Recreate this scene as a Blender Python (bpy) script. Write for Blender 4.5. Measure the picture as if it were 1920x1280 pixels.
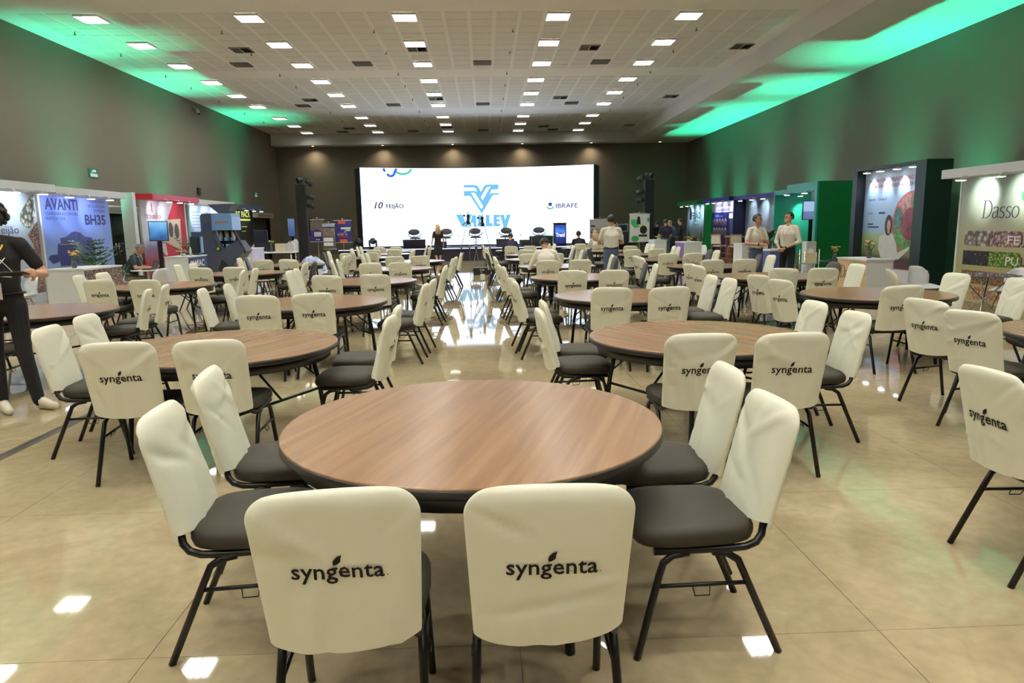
import bpy, bmesh, math, random
from mathutils import Vector, Matrix
random.seed(7)
scene = bpy.context.scene
COL = scene.collection
PI = math.pi
for o in list(bpy.data.objects):
    bpy.data.objects.remove(o)

# ------------------------------------------------------------------ camera, world, exposure
cam_data = bpy.data.cameras.new('camera')
cam_data.sensor_width = 36.0
cam_data.lens = 1300.0 / 1920.0 * 36.0
cam_data.clip_start = 0.05
cam_data.clip_end = 200
cam = bpy.data.objects.new('camera', cam_data)
COL.objects.link(cam)
pitch, yaw, roll, EYE = 0.1649, 0.0362, 0.0166, 1.6
fwd = Vector((math.sin(yaw) * math.cos(pitch), math.cos(yaw) * math.cos(pitch), -math.sin(pitch)))
rgt0 = Vector((math.cos(yaw), -math.sin(yaw), 0))
up0 = rgt0.cross(fwd)
rgt = math.cos(roll) * rgt0 - math.sin(roll) * up0
upv = math.sin(roll) * rgt0 + math.cos(roll) * up0
cam.matrix_world = Matrix(((rgt.x, upv.x, -fwd.x, 0), (rgt.y, upv.y, -fwd.y, 0), (rgt.z, upv.z, -fwd.z, EYE), (0, 0, 0, 1)))
scene.camera = cam
world = bpy.data.worlds.new('world')
scene.world = world
world.use_nodes = True
world.node_tree.nodes['Background'].inputs[0].default_value = (0.6, 0.65, 0.7, 1)
world.node_tree.nodes['Background'].inputs[1].default_value = 0.05
scene.view_settings.view_transform = 'Standard'
scene.view_settings.look = 'None'
scene.view_settings.gamma = 1.0
scene.view_settings.use_curve_mapping = False
scene.view_settings.exposure = 0.0
scene.cycles.adaptive_threshold = 0.02
scene.cycles.use_light_tree = False
scene.cycles.max_bounces = 5
scene.cycles.diffuse_bounces = 3
scene.cycles.glossy_bounces = 3
scene.cycles.transmission_bounces = 5
scene.cycles.caustics_reflective = False
scene.cycles.caustics_refractive = False
TROFFER_E = 78.0      # luminance of the recessed ceiling lights
SCREEN_E = 2.6        # luminance of the stage screen
GREEN_W = 2400.0       # green wall washers, watt each
BOOTH_W = 95.0        # booth canopy spots, watt each
SCALLOP_W = 150.0      # downlights over the end wall

# ------------------------------------------------------------------ materials
def lin(c):
    c = c / 255.0
    return c / 12.92 if c <= 0.04045 else ((c + 0.055) / 1.055) ** 2.4
def rgb(r, g, b):
    return (lin(r), lin(g), lin(b), 1)
MATS = {}
def mat(name, col, rough=0.5, metal=0.0, var=0.0, scale=8.0, bump=0.0, bscale=60.0, emit=0.0, spec=None, trans=0.0, stretch=None, coat=0.0):
    """principled material; var mixes a noise variation into the colour, bump adds fine relief"""
    if name in MATS:
        return MATS[name]
    m = bpy.data.materials.new(name)
    m.use_nodes = True
    nt = m.node_tree
    b = nt.nodes['Principled BSDF']
    b.inputs['Base Color'].default_value = col
    b.inputs['Roughness'].default_value = rough
    b.inputs['Metallic'].default_value = metal
    if spec is not None:
        b.inputs['Specular IOR Level'].default_value = spec
    if trans:
        b.inputs['Transmission Weight'].default_value = trans
    if coat:
        b.inputs['Coat Weight'].default_value = coat
        b.inputs['Coat Roughness'].default_value = 0.05
    if emit:
        b.inputs['Emission Color'].default_value = col
        b.inputs['Emission Strength'].default_value = emit
        m.cycles.emission_sampling = 'NONE'
    if var or bump:
        tc = nt.nodes.new('ShaderNodeTexCoord')
        mp = nt.nodes.new('ShaderNodeMapping')
        if stretch:
            mp.inputs['Scale'].default_value = stretch
        nt.links.new(tc.outputs['Object'], mp.inputs['Vector'])
    if var:
        n = nt.nodes.new('ShaderNodeTexNoise')
        n.inputs['Scale'].default_value = scale
        n.inputs['Detail'].default_value = 2
        nt.links.new(mp.outputs[0], n.inputs['Vector'])
        r = nt.nodes.new('ShaderNodeValToRGB')
        r.color_ramp.elements[0].position = 0.3
        r.color_ramp.elements[1].position = 0.7
        r.color_ramp.elements[0].color = tuple(max(0, v * (1 - var)) for v in col[:3]) + (1,)
        r.color_ramp.elements[1].color = tuple(min(1, v * (1 + var)) for v in col[:3]) + (1,)
        nt.links.new(n.outputs['Fac'], r.inputs['Fac'])
        nt.links.new(r.outputs['Color'], b.inputs['Base Color'])
    if bump:
        n2 = nt.nodes.new('ShaderNodeTexNoise')
        n2.inputs['Scale'].default_value = bscale
        n2.inputs['Detail'].default_value = 1
        nt.links.new(mp.outputs[0], n2.inputs['Vector'])
        bp = nt.nodes.new('ShaderNodeBump')
        bp.inputs['Strength'].default_value = bump
        bp.inputs['Distance'].default_value = 0.01
        nt.links.new(n2.outputs['Fac'], bp.inputs['Height'])
        nt.links.new(bp.outputs['Normal'], b.inputs['Normal'])
    MATS[name] = m
    return m
def ramp_mat(name, stops, axis='Z', lo=0.0, hi=1.0, rough=0.4, noise=0.0, nscale=2.0, emit=0.0):
    """printed gradient along one generated axis (0..1 of the panel)"""
    m = bpy.data.materials.new(name)
    m.use_nodes = True
    nt = m.node_tree
    b = nt.nodes['Principled BSDF']
    tc = nt.nodes.new('ShaderNodeTexCoord')
    sp = nt.nodes.new('ShaderNodeSeparateXYZ')
    nt.links.new(tc.outputs['Generated'], sp.inputs[0])
    out = sp.outputs[axis]
    if noise:
        n = nt.nodes.new('ShaderNodeTexNoise')
        n.inputs['Scale'].default_value = nscale
        nt.links.new(tc.outputs['Object'], n.inputs['Vector'])
        ma = nt.nodes.new('ShaderNodeMath')
        ma.operation = 'MULTIPLY_ADD'
        ma.inputs[1].default_value = noise
        nt.links.new(n.outputs['Fac'], ma.inputs[0])
        nt.links.new(out, ma.inputs[2])
        s2 = nt.nodes.new('ShaderNodeMath')
        s2.operation = 'SUBTRACT'
        s2.inputs[1].default_value = noise * 0.5
        nt.links.new(ma.outputs[0], s2.inputs[0])
        out = s2.outputs[0]
    r = nt.nodes.new('ShaderNodeValToRGB')
    el = r.color_ramp.elements
    while len(el) < len(stops):
        el.new(0.5)
    for e, (p, c) in zip(el, stops):
        e.position = p
        e.color = c
    nt.links.new(out, r.inputs['Fac'])
    nt.links.new(r.outputs[0], b.inputs['Base Color'])
    b.inputs['Roughness'].default_value = rough
    if emit:
        nt.links.new(r.outputs[0], b.inputs['Emission Color'])
        m.cycles.emission_sampling = 'NONE'
        b.inputs['Emission Strength'].default_value = emit
    MATS[name] = m
    return m
def cell_mat(name, stops, scale, rough=0.5, rnd=1.0, edge=None):
    """printed photograph of beans / grains: voronoi cells with random tones and dark gaps"""
    m = bpy.data.materials.new(name)
    m.use_nodes = True
    nt = m.node_tree
    b = nt.nodes['Principled BSDF']
    tc = nt.nodes.new('ShaderNodeTexCoord')
    v = nt.nodes.new('ShaderNodeTexVoronoi')
    v.inputs['Scale'].default_value = scale
    v.inputs['Randomness'].default_value = rnd
    nt.links.new(tc.outputs['Object'], v.inputs['Vector'])
    sp = nt.nodes.new('ShaderNodeSeparateColor')
    nt.links.new(v.outputs['Color'], sp.inputs[0])
    r = nt.nodes.new('ShaderNodeValToRGB')
    el = r.color_ramp.elements
    while len(el) < len(stops):
        el.new(0.5)
    for e, (p, c) in zip(el, stops):
        e.position = p
        e.color = c
    nt.links.new(sp.outputs[0], r.inputs['Fac'])
    r2 = nt.nodes.new('ShaderNodeValToRGB')
    r2.color_ramp.elements[0].position = 0.25
    r2.color_ramp.elements[0].color = (1, 1, 1, 1)
    r2.color_ramp.elements[1].position = 0.65
    r2.color_ramp.elements[1].color = edge or (0.12, 0.1, 0.08, 1)
    nt.links.new(v.outputs['Distance'], r2.inputs['Fac'])
    mx = nt.nodes.new('ShaderNodeMix')
    mx.data_type = 'RGBA'
    mx.blend_type = 'MULTIPLY'
    mx.inputs['Factor'].default_value = 1
    nt.links.new(r.outputs[0], mx.inputs['A'])
    nt.links.new(r2.outputs[0], mx.inputs['B'])
    nt.links.new(mx.outputs['Result'], b.inputs['Base Color'])
    b.inputs['Roughness'].default_value = rough
    MATS[name] = m
    return m

# ------------------------------------------------------------------ mesh building
class MB:
    """collects shapes; build() links them as ONE mesh object"""
    def __init__(s):
        s.v, s.f, s.mi, s.sm = [], [], [], []
    def add(s, vs, fs, mi=0, smooth=False):
        n = len(s.v)
        s.v += [tuple(p) for p in vs]
        s.f += [tuple(i + n for i in f) for f in fs]
        s.mi += [mi] * len(fs)
        s.sm += [smooth] * len(fs)
        return s
    def box(s, x0, x1, y0, y1, z0, z1, mi=0):
        return s.add([(x0, y0, z0), (x1, y0, z0), (x1, y1, z0), (x0, y1, z0), (x0, y0, z1), (x1, y0, z1), (x1, y1, z1), (x0, y1, z1)],
                     [(0, 3, 2, 1), (4, 5, 6, 7), (0, 1, 5, 4), (1, 2, 6, 5), (2, 3, 7, 6), (3, 0, 4, 7)], mi)
    def bbox(s, x0, x1, y0, y1, z0, z1, r=0.01, mi=0):
        """box with chamfered vertical and top edges"""
        def ring(i, z):
            a, b, c, d = x0 + i, x1 - i, y0 + i, y1 - i
            k = r
            return [(a + k, c, z), (b - k, c, z), (b, c + k, z), (b, d - k, z), (b - k, d, z), (a + k, d, z), (a, d - k, z), (a, c + k, z)]
        vs = ring(0, z0) + ring(0, z1 - r) + ring(r * 0.7, z1)
        fs = [tuple(range(7, -1, -1)), tuple(range(16, 24))]
        for l in (0, 8):
            for i in range(8):
                j = (i + 1) % 8
                fs.append((l + i, l + j, l + 8 + j, l + 8 + i))
        return s.add(vs, fs, mi)
    def cyl(s, p0, p1, r0, r1=None, n=12, mi=0, caps=True, smooth=True):
        r1 = r0 if r1 is None else r1
        a, b = Vector(p0), Vector(p1)
        d = (b - a).normalized()
        t = Vector((1, 0, 0)) if abs(d.z) > 0.9 else Vector((0, 0, 1))
        u = d.cross(t).normalized()
        w = d.cross(u)
        vs = []
        for c, r in ((a, r0), (b, r1)):
            for i in range(n):
                q = 2 * PI * i / n
                vs.append(c + u * (r * math.cos(q)) + w * (r * math.sin(q)))
        fs = [(i, i + n, (i + 1) % n + n, (i + 1) % n) for i in range(n)]
        s.add(vs, fs, mi, smooth)
        if caps:
            k = len(s.v) - 2 * n
            s.f += [tuple(k + i for i in range(n)), tuple(k + n + i for i in range(n - 1, -1, -1))]
            s.mi += [mi, mi]
            s.sm += [False, False]
        return s
    def tube(s, pts, r, n=8, mi=0, rs=None, flat=1.0):
        """swept tube through pts"""
        P = [Vector(p) for p in pts]
        vs, fs = [], []
        ref = None
        for i, p in enumerate(P):
            d = (P[min(i + 1, len(P) - 1)] - P[max(i - 1, 0)]).normalized()
            if ref is None:
                t = Vector((1, 0, 0)) if abs(d.x) < 0.9 else Vector((0, 0, 1))
                ref = (t - d * t.dot(d)).normalized()
            else:
                ref = (ref - d * ref.dot(d)).normalized()
            w = d.cross(ref)
            rr = rs[i] if rs else r
            for k in range(n):
                q = 2 * PI * k / n + PI / n
                vs.append(p + ref * (rr * math.cos(q)) + w * (rr * flat * math.sin(q)))
        for i in range(len(P) - 1):
            for k in range(n):
                j = (k + 1) % n
                fs.append((i * n + k, i * n + j, (i + 1) * n + j, (i + 1) * n + k))
        s.add(vs, fs, mi, True)
        k0 = len(s.v) - len(vs)
        s.f += [tuple(k0 + i for i in range(n - 1, -1, -1)), tuple(k0 + len(vs) - n + i for i in range(n))]
        s.mi += [mi, mi]
        s.sm += [False, False]
        return s
    def lathe(s, prof, c=(0, 0, 0), n=24, mi=0, smooth=True):
        """prof: (radius, z) from bottom to top"""
        vs, fs = [], []
        for r, z in prof:
            for i in range(n):
                q = 2 * PI * i / n
                vs.append((c[0] + r * math.cos(q), c[1] + r * math.sin(q), c[2] + z))
        for l in range(len(prof) - 1):
            for i in range(n):
                j = (i + 1) % n
                fs.append((l * n + i, l * n + j, (l + 1) * n + j, (l + 1) * n + i))
        s.add(vs, fs, mi, smooth)
        k = len(s.v) - len(vs)
        if prof[0][0] > 1e-6:
            s.f.append(tuple(k + i for i in range(n - 1, -1, -1))); s.mi.append(mi); s.sm.append(False)
        if prof[-1][0] > 1e-6:
            s.f.append(tuple(k + len(vs) - n + i for i in range(n))); s.mi.append(mi); s.sm.append(False)
        return s
    def ell(s, c, rx, ry, rz, n=14, m=9, mi=0):
        vs, fs = [], []
        for l in range(m + 1):
            t = PI * l / m - PI / 2
            for i in range(n):
                q = 2 * PI * i / n
                vs.append((c[0] + rx * math.cos(t) * math.cos(q), c[1] + ry * math.cos(t) * math.sin(q), c[2] + rz * math.sin(t)))
        for l in range(m):
            for i in range(n):
                j = (i + 1) % n
                fs.append((l * n + i, l * n + j, (l + 1) * n + j, (l + 1) * n + i))
        return s.add(vs, fs, mi, True)
    def prism(s, poly, d0, d1, M=None, mi=0):
        """2-D polygon (ccw) in the xz plane, extruded along y from d0 to d1; M maps (x, y, z)"""
        n = len(poly)
        vs = [(p[0], d0, p[1]) for p in poly] + [(p[0], d1, p[1]) for p in poly]
        if M:
            vs = [M(*v) for v in vs]
        fs = [tuple(range(n)), tuple(range(2 * n - 1, n - 1, -1))] + [(i, i + n, (i + 1) % n + n, (i + 1) % n) for i in range(n)]
        return s.add(vs, fs, mi)
    def mesh(s, name, mats):
        me = bpy.data.meshes.new(name)
        me.from_pydata(s.v, [], s.f)
        for m in (mats if isinstance(mats, (list, tuple)) else [mats]):
            me.materials.append(m)
        me.polygons.foreach_set('material_index', s.mi)
        me.polygons.foreach_set('use_smooth', s.sm)
        bm = bmesh.new()
        bm.from_mesh(me)
        bmesh.ops.recalc_face_normals(bm, faces=bm.faces)
        bm.to_mesh(me)
        bm.free()
        me.update()
        return me
    def build(s, name, mats, parent=None, loc=None):
        return link(name, s.mesh(name, mats), parent, loc)
def link(name, me, parent=None, loc=None):
    o = bpy.data.objects.new(name, me)
    COL.objects.link(o)
    if parent is not None:
        o.parent = parent
    if loc is not None:
        o.location = loc
    return o
def tag(o, label, cat, group=None):
    o['label'] = label
    o['category'] = cat
    if group:
        o['group'] = group
    return o
def thing(name, label, cat, loc=(0, 0, 0), rz=0.0, group=None):
    o = bpy.data.objects.new(name, None)
    o.empty_display_size = 0.1
    COL.objects.link(o)
    o.location = loc
    o.rotation_euler = (0, 0, rz)
    return tag(o, label, cat, group)
def struct(o):
    o['kind'] = 'structure'
    return o
_txt = {}
def text_mesh(s, bold=0.0, spacing=1.0, shear=0.0, align='LEFT', res=3):
    """flat glyph outline of a string: (verts 2-D with cap height about 0.7, faces)"""
    key = (s, bold, spacing, shear, align, res)
    if key in _txt:
        return _txt[key]
    c = bpy.data.curves.new('lettering', 'FONT')
    c.body = s
    c.offset = bold
    c.space_character = spacing
    c.shear = shear
    c.align_x = align
    c.resolution_u = res
    c.fill_mode = 'BOTH' if False else 'FRONT'
    o = bpy.data.objects.new('lettering', c)
    COL.objects.link(o)
    dg = bpy.context.evaluated_depsgraph_get()
    dg.update()
    me = bpy.data.meshes.new_from_object(o.evaluated_get(dg))
    vs = [(v.co.x, v.co.y) for v in me.vertices]
    fs = [tuple(p.vertices) for p in me.polygons]
    bpy.data.objects.remove(o)
    bpy.data.curves.remove(c)
    bpy.data.meshes.remove(me)
    _txt[key] = (vs, fs)
    return vs, fs
def lettering(mb, s, M, x, z, h, w=None, bold=0.0, spacing=1.0, shear=0.0, mi=0, align='L', lift=0.004):
    """put a string on a surface; M(x, depth, z) maps panel coordinates to the world; h = cap height, w = total width"""
    vs, fs = text_mesh(s, bold, spacing, shear)
    if not vs:
        return
    x0 = min(v[0] for v in vs); x1 = max(v[0] for v in vs)
    k = h / 0.69
    kx = (w / (x1 - x0)) if w else k
    wid = (x1 - x0) * kx
    off = {'L': 0, 'C': -wid / 2, 'R': -wid}[align]
    mb.add([M(x + off + (v[0] - x0) * kx, -lift, z + v[1] * k) for v in vs], fs, mi)
def frame_L(X, y0):
    """panel frame on the left wall side: u runs away from the viewer (+y), surface faces +x"""
    return lambda u, d, z: (X - d, y0 + u, z)
def frame_R(X, y0):
    """panel frame on the right side: u runs towards the viewer (-y), surface faces -x"""
    return lambda u, d, z: (X + d, y0 - u, z)
def frame_F(x0, Y):
    """frontal panel: u runs +x, surface faces -y"""
    return lambda u, d, z: (x0 + u, Y + d, z)
def rect(mb, M, u0, u1, z0, z1, lift=0.002, mi=0):
    mb.add([M(u0, -lift, z0), M(u1, -lift, z0), M(u1, -lift, z1), M(u0, -lift, z1)], [(0, 1, 2, 3)], mi)
def poly(mb, M, pts, lift=0.003, mi=0):
    mb.add([M(p[0], -lift, p[1]) for p in pts], [tuple(range(len(pts)))], mi)
def circ(cx, cz, rx, rz=None, n=24, a0=0.0, a1=2 * PI):
    rz = rx if rz is None else rz
    full = abs(a1 - a0 - 2 * PI) < 1e-6
    k = n if full else n + 1
    return [(cx + rx * math.cos(a0 + (a1 - a0) * i / n), cz + rz * math.sin(a0 + (a1 - a0) * i / n)) for i in range(k)]
def copy_tree(o, parent=None):
    c = o.copy()
    COL.objects.link(c)
    c.parent = parent
    for ch in list(o.children):
        copy_tree(ch, c)
    return c
def lamp(kind, loc, to, power, col, parent=None, size=0.1, angle=1.0, blend=0.5):
    d = bpy.data.lights.new('lamp_light', kind)
    d.energy = power
    d.color = col
    if kind == 'SPOT':
        d.spot_size = angle
        d.spot_blend = blend
        d.shadow_soft_size = size
    elif kind == 'AREA':
        d.size = size
    o = bpy.data.objects.new('lamp_light', d)
    COL.objects.link(o)
    if parent is not None:
        o.parent = parent
    o.location = loc
    v = Vector(to) - Vector(loc)
    o.rotation_euler = v.to_track_quat('-Z', 'Y').to_euler()
    return o
ORD = ['first', 'second', 'third', 'fourth', 'fifth', 'sixth', 'seventh', 'eighth', 'ninth', 'tenth', 'eleventh', 'twelfth', 'thirteenth', 'fourteenth', 'fifteenth', 'sixteenth', 'seventeenth', 'eighteenth']

# ------------------------------------------------------------------ the hall
XL, XR, YB, YF, ZC, ZS = -12.05, 12.2, 42.2, -9.0, 6.95, 6.34
SOFX = 8.66           # inner face of the lowered right-hand ceiling band
def marble():
    m = bpy.data.materials.new('polished_stone')
    m.use_nodes = True
    nt = m.node_tree
    b = nt.nodes['Principled BSDF']
    g = nt.nodes.new('ShaderNodeNewGeometry')
    n1 = nt.nodes.new('ShaderNodeTexNoise')
    n1.inputs['Scale'].default_value = 0.8
    n1.inputs['Detail'].default_value = 4
    n1.inputs['Roughness'].default_value = 0.62
    n1.inputs['Distortion'].default_value = 1.2
    nt.links.new(g.outputs['Position'], n1.inputs['Vector'])
    r = nt.nodes.new('ShaderNodeValToRGB')
    el = r.color_ramp.elements
    el[0].position, el[0].color = 0.28, rgb(154, 139, 108)
    el[1].position, el[1].color = 0.72, rgb(189, 174, 141)
    e = el.new(0.5); e.color = rgb(174, 158, 125)
    nt.links.new(n1.outputs['Fac'], r.inputs['Fac'])
    n2 = nt.nodes.new('ShaderNodeTexNoise')
    n2.inputs['Scale'].default_value = 14
    n2.inputs['Detail'].default_value = 2
    nt.links.new(g.outputs['Position'], n2.inputs['Vector'])
    mx = nt.nodes.new('ShaderNodeMix')
    mx.data_type = 'RGBA'
    mx.blend_type = 'OVERLAY'
    mx.inputs['Factor'].default_value = 0.18
    nt.links.new(r.outputs[0], mx.inputs['A'])
    nt.links.new(n2.outputs['Fac'], mx.inputs['B'])
    # thin darker veins
    n3 = nt.nodes.new('ShaderNodeTexNoise')
    n3.inputs['Scale'].default_value = 0.55
    n3.inputs['Detail'].default_value = 2
    n3.inputs['Distortion'].default_value = 2.0
    nt.links.new(g.outputs['Position'], n3.inputs['Vector'])
    r3 = nt.nodes.new('ShaderNodeValToRGB')
    e3 = r3.color_ramp.elements
    e3[0].position, e3[0].color = 0.485, (1, 1, 1, 1)
    e3[1].position, e3[1].color = 0.515, (1, 1, 1, 1)
    q = e3.new(0.5); q.color = (0.72, 0.68, 0.6, 1)
    nt.links.new(n3.outputs['Fac'], r3.inputs['Fac'])
    m2 = nt.nodes.new('ShaderNodeMix')
    m2.data_type = 'RGBA'
    m2.blend_type = 'MULTIPLY'
    m2.inputs['Factor'].default_value = 0.16
    nt.links.new(mx.outputs['Result'], m2.inputs['A'])
    nt.links.new(r3.outputs[0], m2.inputs['B'])
    nt.links.new(m2.outputs['Result'], b.inputs['Base Color'])
    b.inputs['Roughness'].default_value = 0.035
    b.inputs['Specular IOR Level'].default_value = 0.5
    return m
M_floor = marble()
M_grout = mat('floor_joint', rgb(120, 108, 86), 0.5)
M_wall = mat('taupe_paint', rgb(116, 108, 96), 0.75)
M_ceil = mat('white_plaster', rgb(238, 236, 234), 0.85)
M_soffit = mat('white_soffit', rgb(228, 226, 224), 0.8)

T = 1.42
floor = struct(MB().box(XL, XR, YF, YB, -0.12, -0.004).build('floor', M_grout))
tile_me = MB().box(-T / 2 + 0.0015, T / 2 - 0.0015, -T / 2 + 0.0015, T / 2 - 0.0015, -0.004, 0.0).mesh('floor_tile', M_floor)
far_tiles = MB()
ntile = 0
xs = [0.1 + T * (k + 0.5) for k in range(-9, 9)]
ys = [-9.0 + 0.1 + T * (k + 0.5) for k in range(0, 37)]
for yy in ys:
    for xx in xs:
        x0, x1 = max(XL, xx - T / 2 + 0.0015), min(XR, xx + T / 2 - 0.0015)
        y0, y1 = max(YF, yy - T / 2 + 0.0015), min(YB, yy + T / 2 - 0.0015)
        if x1 - x0 < 0.02 or y1 - y0 < 0.02:
            continue
        seen = yy > 1.2 and abs(xx - 0.04 * yy) < 0.80 * yy + 1.6
        if seen and ntile < 290 and x1 - x0 > 1.4 and y1 - y0 > 1.4:
            link('floor_tile', tile_me, floor, (xx, yy, 0))
            ntile += 1
        else:
            far_tiles.box(x0, x1, y0, y1, -0.004, 0.0)
ft = far_tiles.build('floor_tiles_far', M_floor, floor)
ft['kind'] = 'stuff'

# walls; the left wall has two door openings under the air curtains
def wall_with_doors(name, X0, X1, doors):
    mb = MB()
    y = YF
    for d0, d1, h in doors:
        mb.box(X0, X1, y, d0, 0, 7.3)
        mb.box(X0, X1, d0, d1, h, 7.3)
        y = d1
    mb.box(X0, X1, y, YB + 0.3, 0, 7.3)
    return struct(mb.build(name, M_wall))
wall_with_doors('wall_left', XL - 0.3, XL, [(22.6, 24.6, 2.15), (37.2, 39.9, 2.2)])
struct(MB().box(XR, XR + 0.3, YF, YB + 0.3, 0, 7.3).build('wall_right', M_wall))
struct(MB().box(XL, XR, YB, YB + 0.3, 0, 7.3).build('wall_back', M_wall))
struct(MB().box(XL, XR, YF - 0.3, YF, 0, 7.3).build('wall_front', M_wall))
ceiling = struct(MB().box(XL, SOFX, YF, 41.3, ZC, ZC + 0.2).build('ceiling', M_ceil))
struct(MB().box(SOFX, XR, YF, YB, ZS, ZS + 0.8).build('ceiling_soffit', M_soffit))
struct(MB().box(XL, SOFX, 41.3, YB, ZS, ZS + 0.8).build('ceiling_bulkhead', M_soffit))
M_base = mat('baseboard_paint', rgb(140, 128, 108), 0.5)
struct(MB().box(XL, XR, YB - 0.02, YB, 0, 0.14).build('baseboard_back', M_base))
struct(MB().box(XL, XL + 0.02, 24.6, 37.2, 0, 0.14).box(XL, XL + 0.02, YF, 22.6, 0, 0.14).build('baseboard_left', M_base))
struct(MB().box(XR - 0.02, XR, YF, YB, 0, 0.14).build('baseboard_right', M_base))
M_door = mat('dark_door', rgb(58, 54, 46), 0.5, var=0.05, scale=3)
M_alu = mat('white_metal', rgb(205, 204, 198), 0.35)
M_black = mat('black_paint', rgb(22, 22, 24), 0.45)
M_chrome = mat('chrome', rgb(200, 203, 208), 0.12, 1.0)
for i, (d0, d1, h) in enumerate([(22.6, 24.6, 2.15), (37.2, 39.9, 2.2)]):
    dr = struct(MB().box(XL - 0.22, XL - 0.16, d0, d1, 0, h).build('door_%d' % (i + 1), M_door))
    mid = (d0 + d1) / 2
    for k in (-1, 1):
        lf = MB()
        lf.box(XL - 0.16, XL - 0.13, min(mid + k * 0.01, mid + k * (d1 - d0) / 2), max(mid + k * 0.01, mid + k * (d1 - d0) / 2), 0.01, h - 0.02)
        lf.build('door_leaf', M_door, dr)
        MB().cyl((XL - 0.08, mid + k * 0.09, 0.85), (XL - 0.08, mid + k * 0.09, 1.25), 0.012).build('door_handle', M_chrome, dr)
    MB().box(XL - 0.2, XL + 0.03, d0 - 0.06, d0, 0, h + 0.06).box(XL - 0.2, XL + 0.03, d1, d1 + 0.06, 0, h + 0.06).box(XL - 0.2, XL + 0.03, d0, d1, h, h + 0.06).build('door_frame', M_black, dr)
    ac = thing('air_curtain', ['white air curtain unit above the left wall door between the booths', 'white air curtain unit above the far left wall door near the stage'][i], 'air curtain', (XL, mid, h + 0.06))
    MB().bbox(0, 0.26, -(d1 - d0) / 2 - 0.05, (d1 - d0) / 2 + 0.05, 0.0, 0.24, 0.02).build('housing', M_alu, ac)
    g = MB()
    for q in range(9):
        g.box(0.262, 0.268, -(d1 - d0) / 2 + 0.03, (d1 - d0) / 2 - 0.03, 0.04 + q * 0.018, 0.046 + q * 0.018)
    g.build('grille', mat('vent_grey', rgb(120, 116, 108), 0.5), ac)

# ------------------------------------------------------------------ ceiling tiles, lights and vents
M_tile = bpy.data.materials.new('perforated_tile')
M_tile.use_nodes = True
nt = M_tile.node_tree
b = nt.nodes['Principled BSDF']
b.inputs['Roughness'].default_value = 0.85
g = nt.nodes.new('ShaderNodeNewGeometry')
mp = nt.nodes.new('ShaderNodeMapping')
mp.inputs['Scale'].default_value = (22, 22, 0)
v = nt.nodes.new('ShaderNodeTexVoronoi')
v.inputs['Scale'].default_value = 1.0
v.inputs['Randomness'].default_value = 0.0
r = nt.nodes.new('ShaderNodeValToRGB')
r.color_ramp.elements[0].position, r.color_ramp.elements[0].color = 0.2, rgb(200, 197, 192)
r.color_ramp.elements[1].position, r.color_ramp.elements[1].color = 0.3, rgb(232, 230, 228)
nt.links.new(g.outputs['Position'], mp.inputs['Vector'])
nt.links.new(mp.outputs[0], v.inputs['Vector'])
nt.links.new(v.outputs['Distance'], r.inputs['Fac'])
nt.links.new(r.outputs[0], b.inputs['Base Color'])
GP = 0.655
cx = lambda k: -1.92 + GP * k
ROWS = [2.3, 4.9, 7.5, 10.1, 12.7, 15.3, 18.95, 21.55, 24.15, 26.75, 29.4, 32.0, 35.25, 37.85, 40.35]
LIGHT_K = [-12, -6, 0, 6, 11.2]
ZONES = [(-5.8, 10), (1.65, 10), (10.1, 10), (18.95, 10), (26.75, 10), (35.25, 10)]
used = set()
def cell(x, y):
    return (round(x / 0.3), round(y / 0.3))
light_spots, vent_spots, panel_spots = [], [], []
for zi, (z0, n) in enumerate(ZONES):
    for rj in (0, 4, 8):
        for k in LIGHT_K:
            light_spots.append((cx(k), z0 + rj * 0.65, zi, rj // 4, k))
    for k in (-8, 0, 8, 15.2):
        vent_spots.append((cx(k), z0 + 3.3 + (0.5 if zi >= 4 else 0), zi, k))
    for k in (-9, -3, 3, 9):
        panel_spots.append((cx(k), z0 + 8 * 0.65, zi, k))
M_lamp = bpy.data.materials.new('tube_glow')
M_lamp.use_nodes = True
nb = M_lamp.node_tree.nodes['Principled BSDF']
nb.inputs['Base Color'].default_value = (1, 1, 1, 1)
nb.inputs['Emission Color'].default_value = (1.0, 0.975, 0.90, 1)
nb.inputs['Emission Strength'].default_value = TROFFER_E
M_lamp.cycles.emission_sampling = 'FRONT'
M_louv = mat('louvre_white', rgb(232, 232, 228), 0.3)
S = 0.3
hous = MB()
hous.box(-S, S, -S, -S + 0.012, 0, 0.06).box(-S, S, S - 0.012, S, 0, 0.06).box(-S, -S + 0.012, -S, S, 0, 0.06).box(S - 0.012, S, -S, S, 0, 0.06)
hous_me = hous.mesh('housing', M_louv)
M_lamp_dim = M_lamp.copy()
M_lamp_dim.name = 'tube_glow_dimmed'
M_lamp_dim.node_tree.nodes['Principled BSDF'].inputs['Emission Strength'].default_value = TROFFER_E * 0.14      # lights over the stage are dimmed
GQ = [(-S + 0.015, -S + 0.015, 0.054), (-S + 0.015, S - 0.015, 0.054), (S - 0.015, S - 0.015, 0.054), (S - 0.015, -S + 0.015, 0.054)]
def glow_quad(m):
    q = bpy.data.meshes.new('diffuser')
    q.from_pydata(GQ, [], [(0, 1, 2, 3)])      # faces down into the hall
    q.materials.append(m)
    return q
glow_dim_me, glow_me = glow_quad(M_lamp_dim), glow_quad(M_lamp)
lou = MB()
for q in (-0.15, 0.0, 0.15):
    lou.box(q - 0.004, q + 0.004, -S + 0.013, S - 0.013, 0.004, 0.045)
for q in (-0.18, -0.06, 0.06, 0.18):
    lou.box(-S + 0.013, S - 0.013, q - 0.003, q + 0.003, 0.006, 0.043)
lou_me = lou.mesh('louvre', M_louv)
nrow = len(ZONES) * 3
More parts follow.
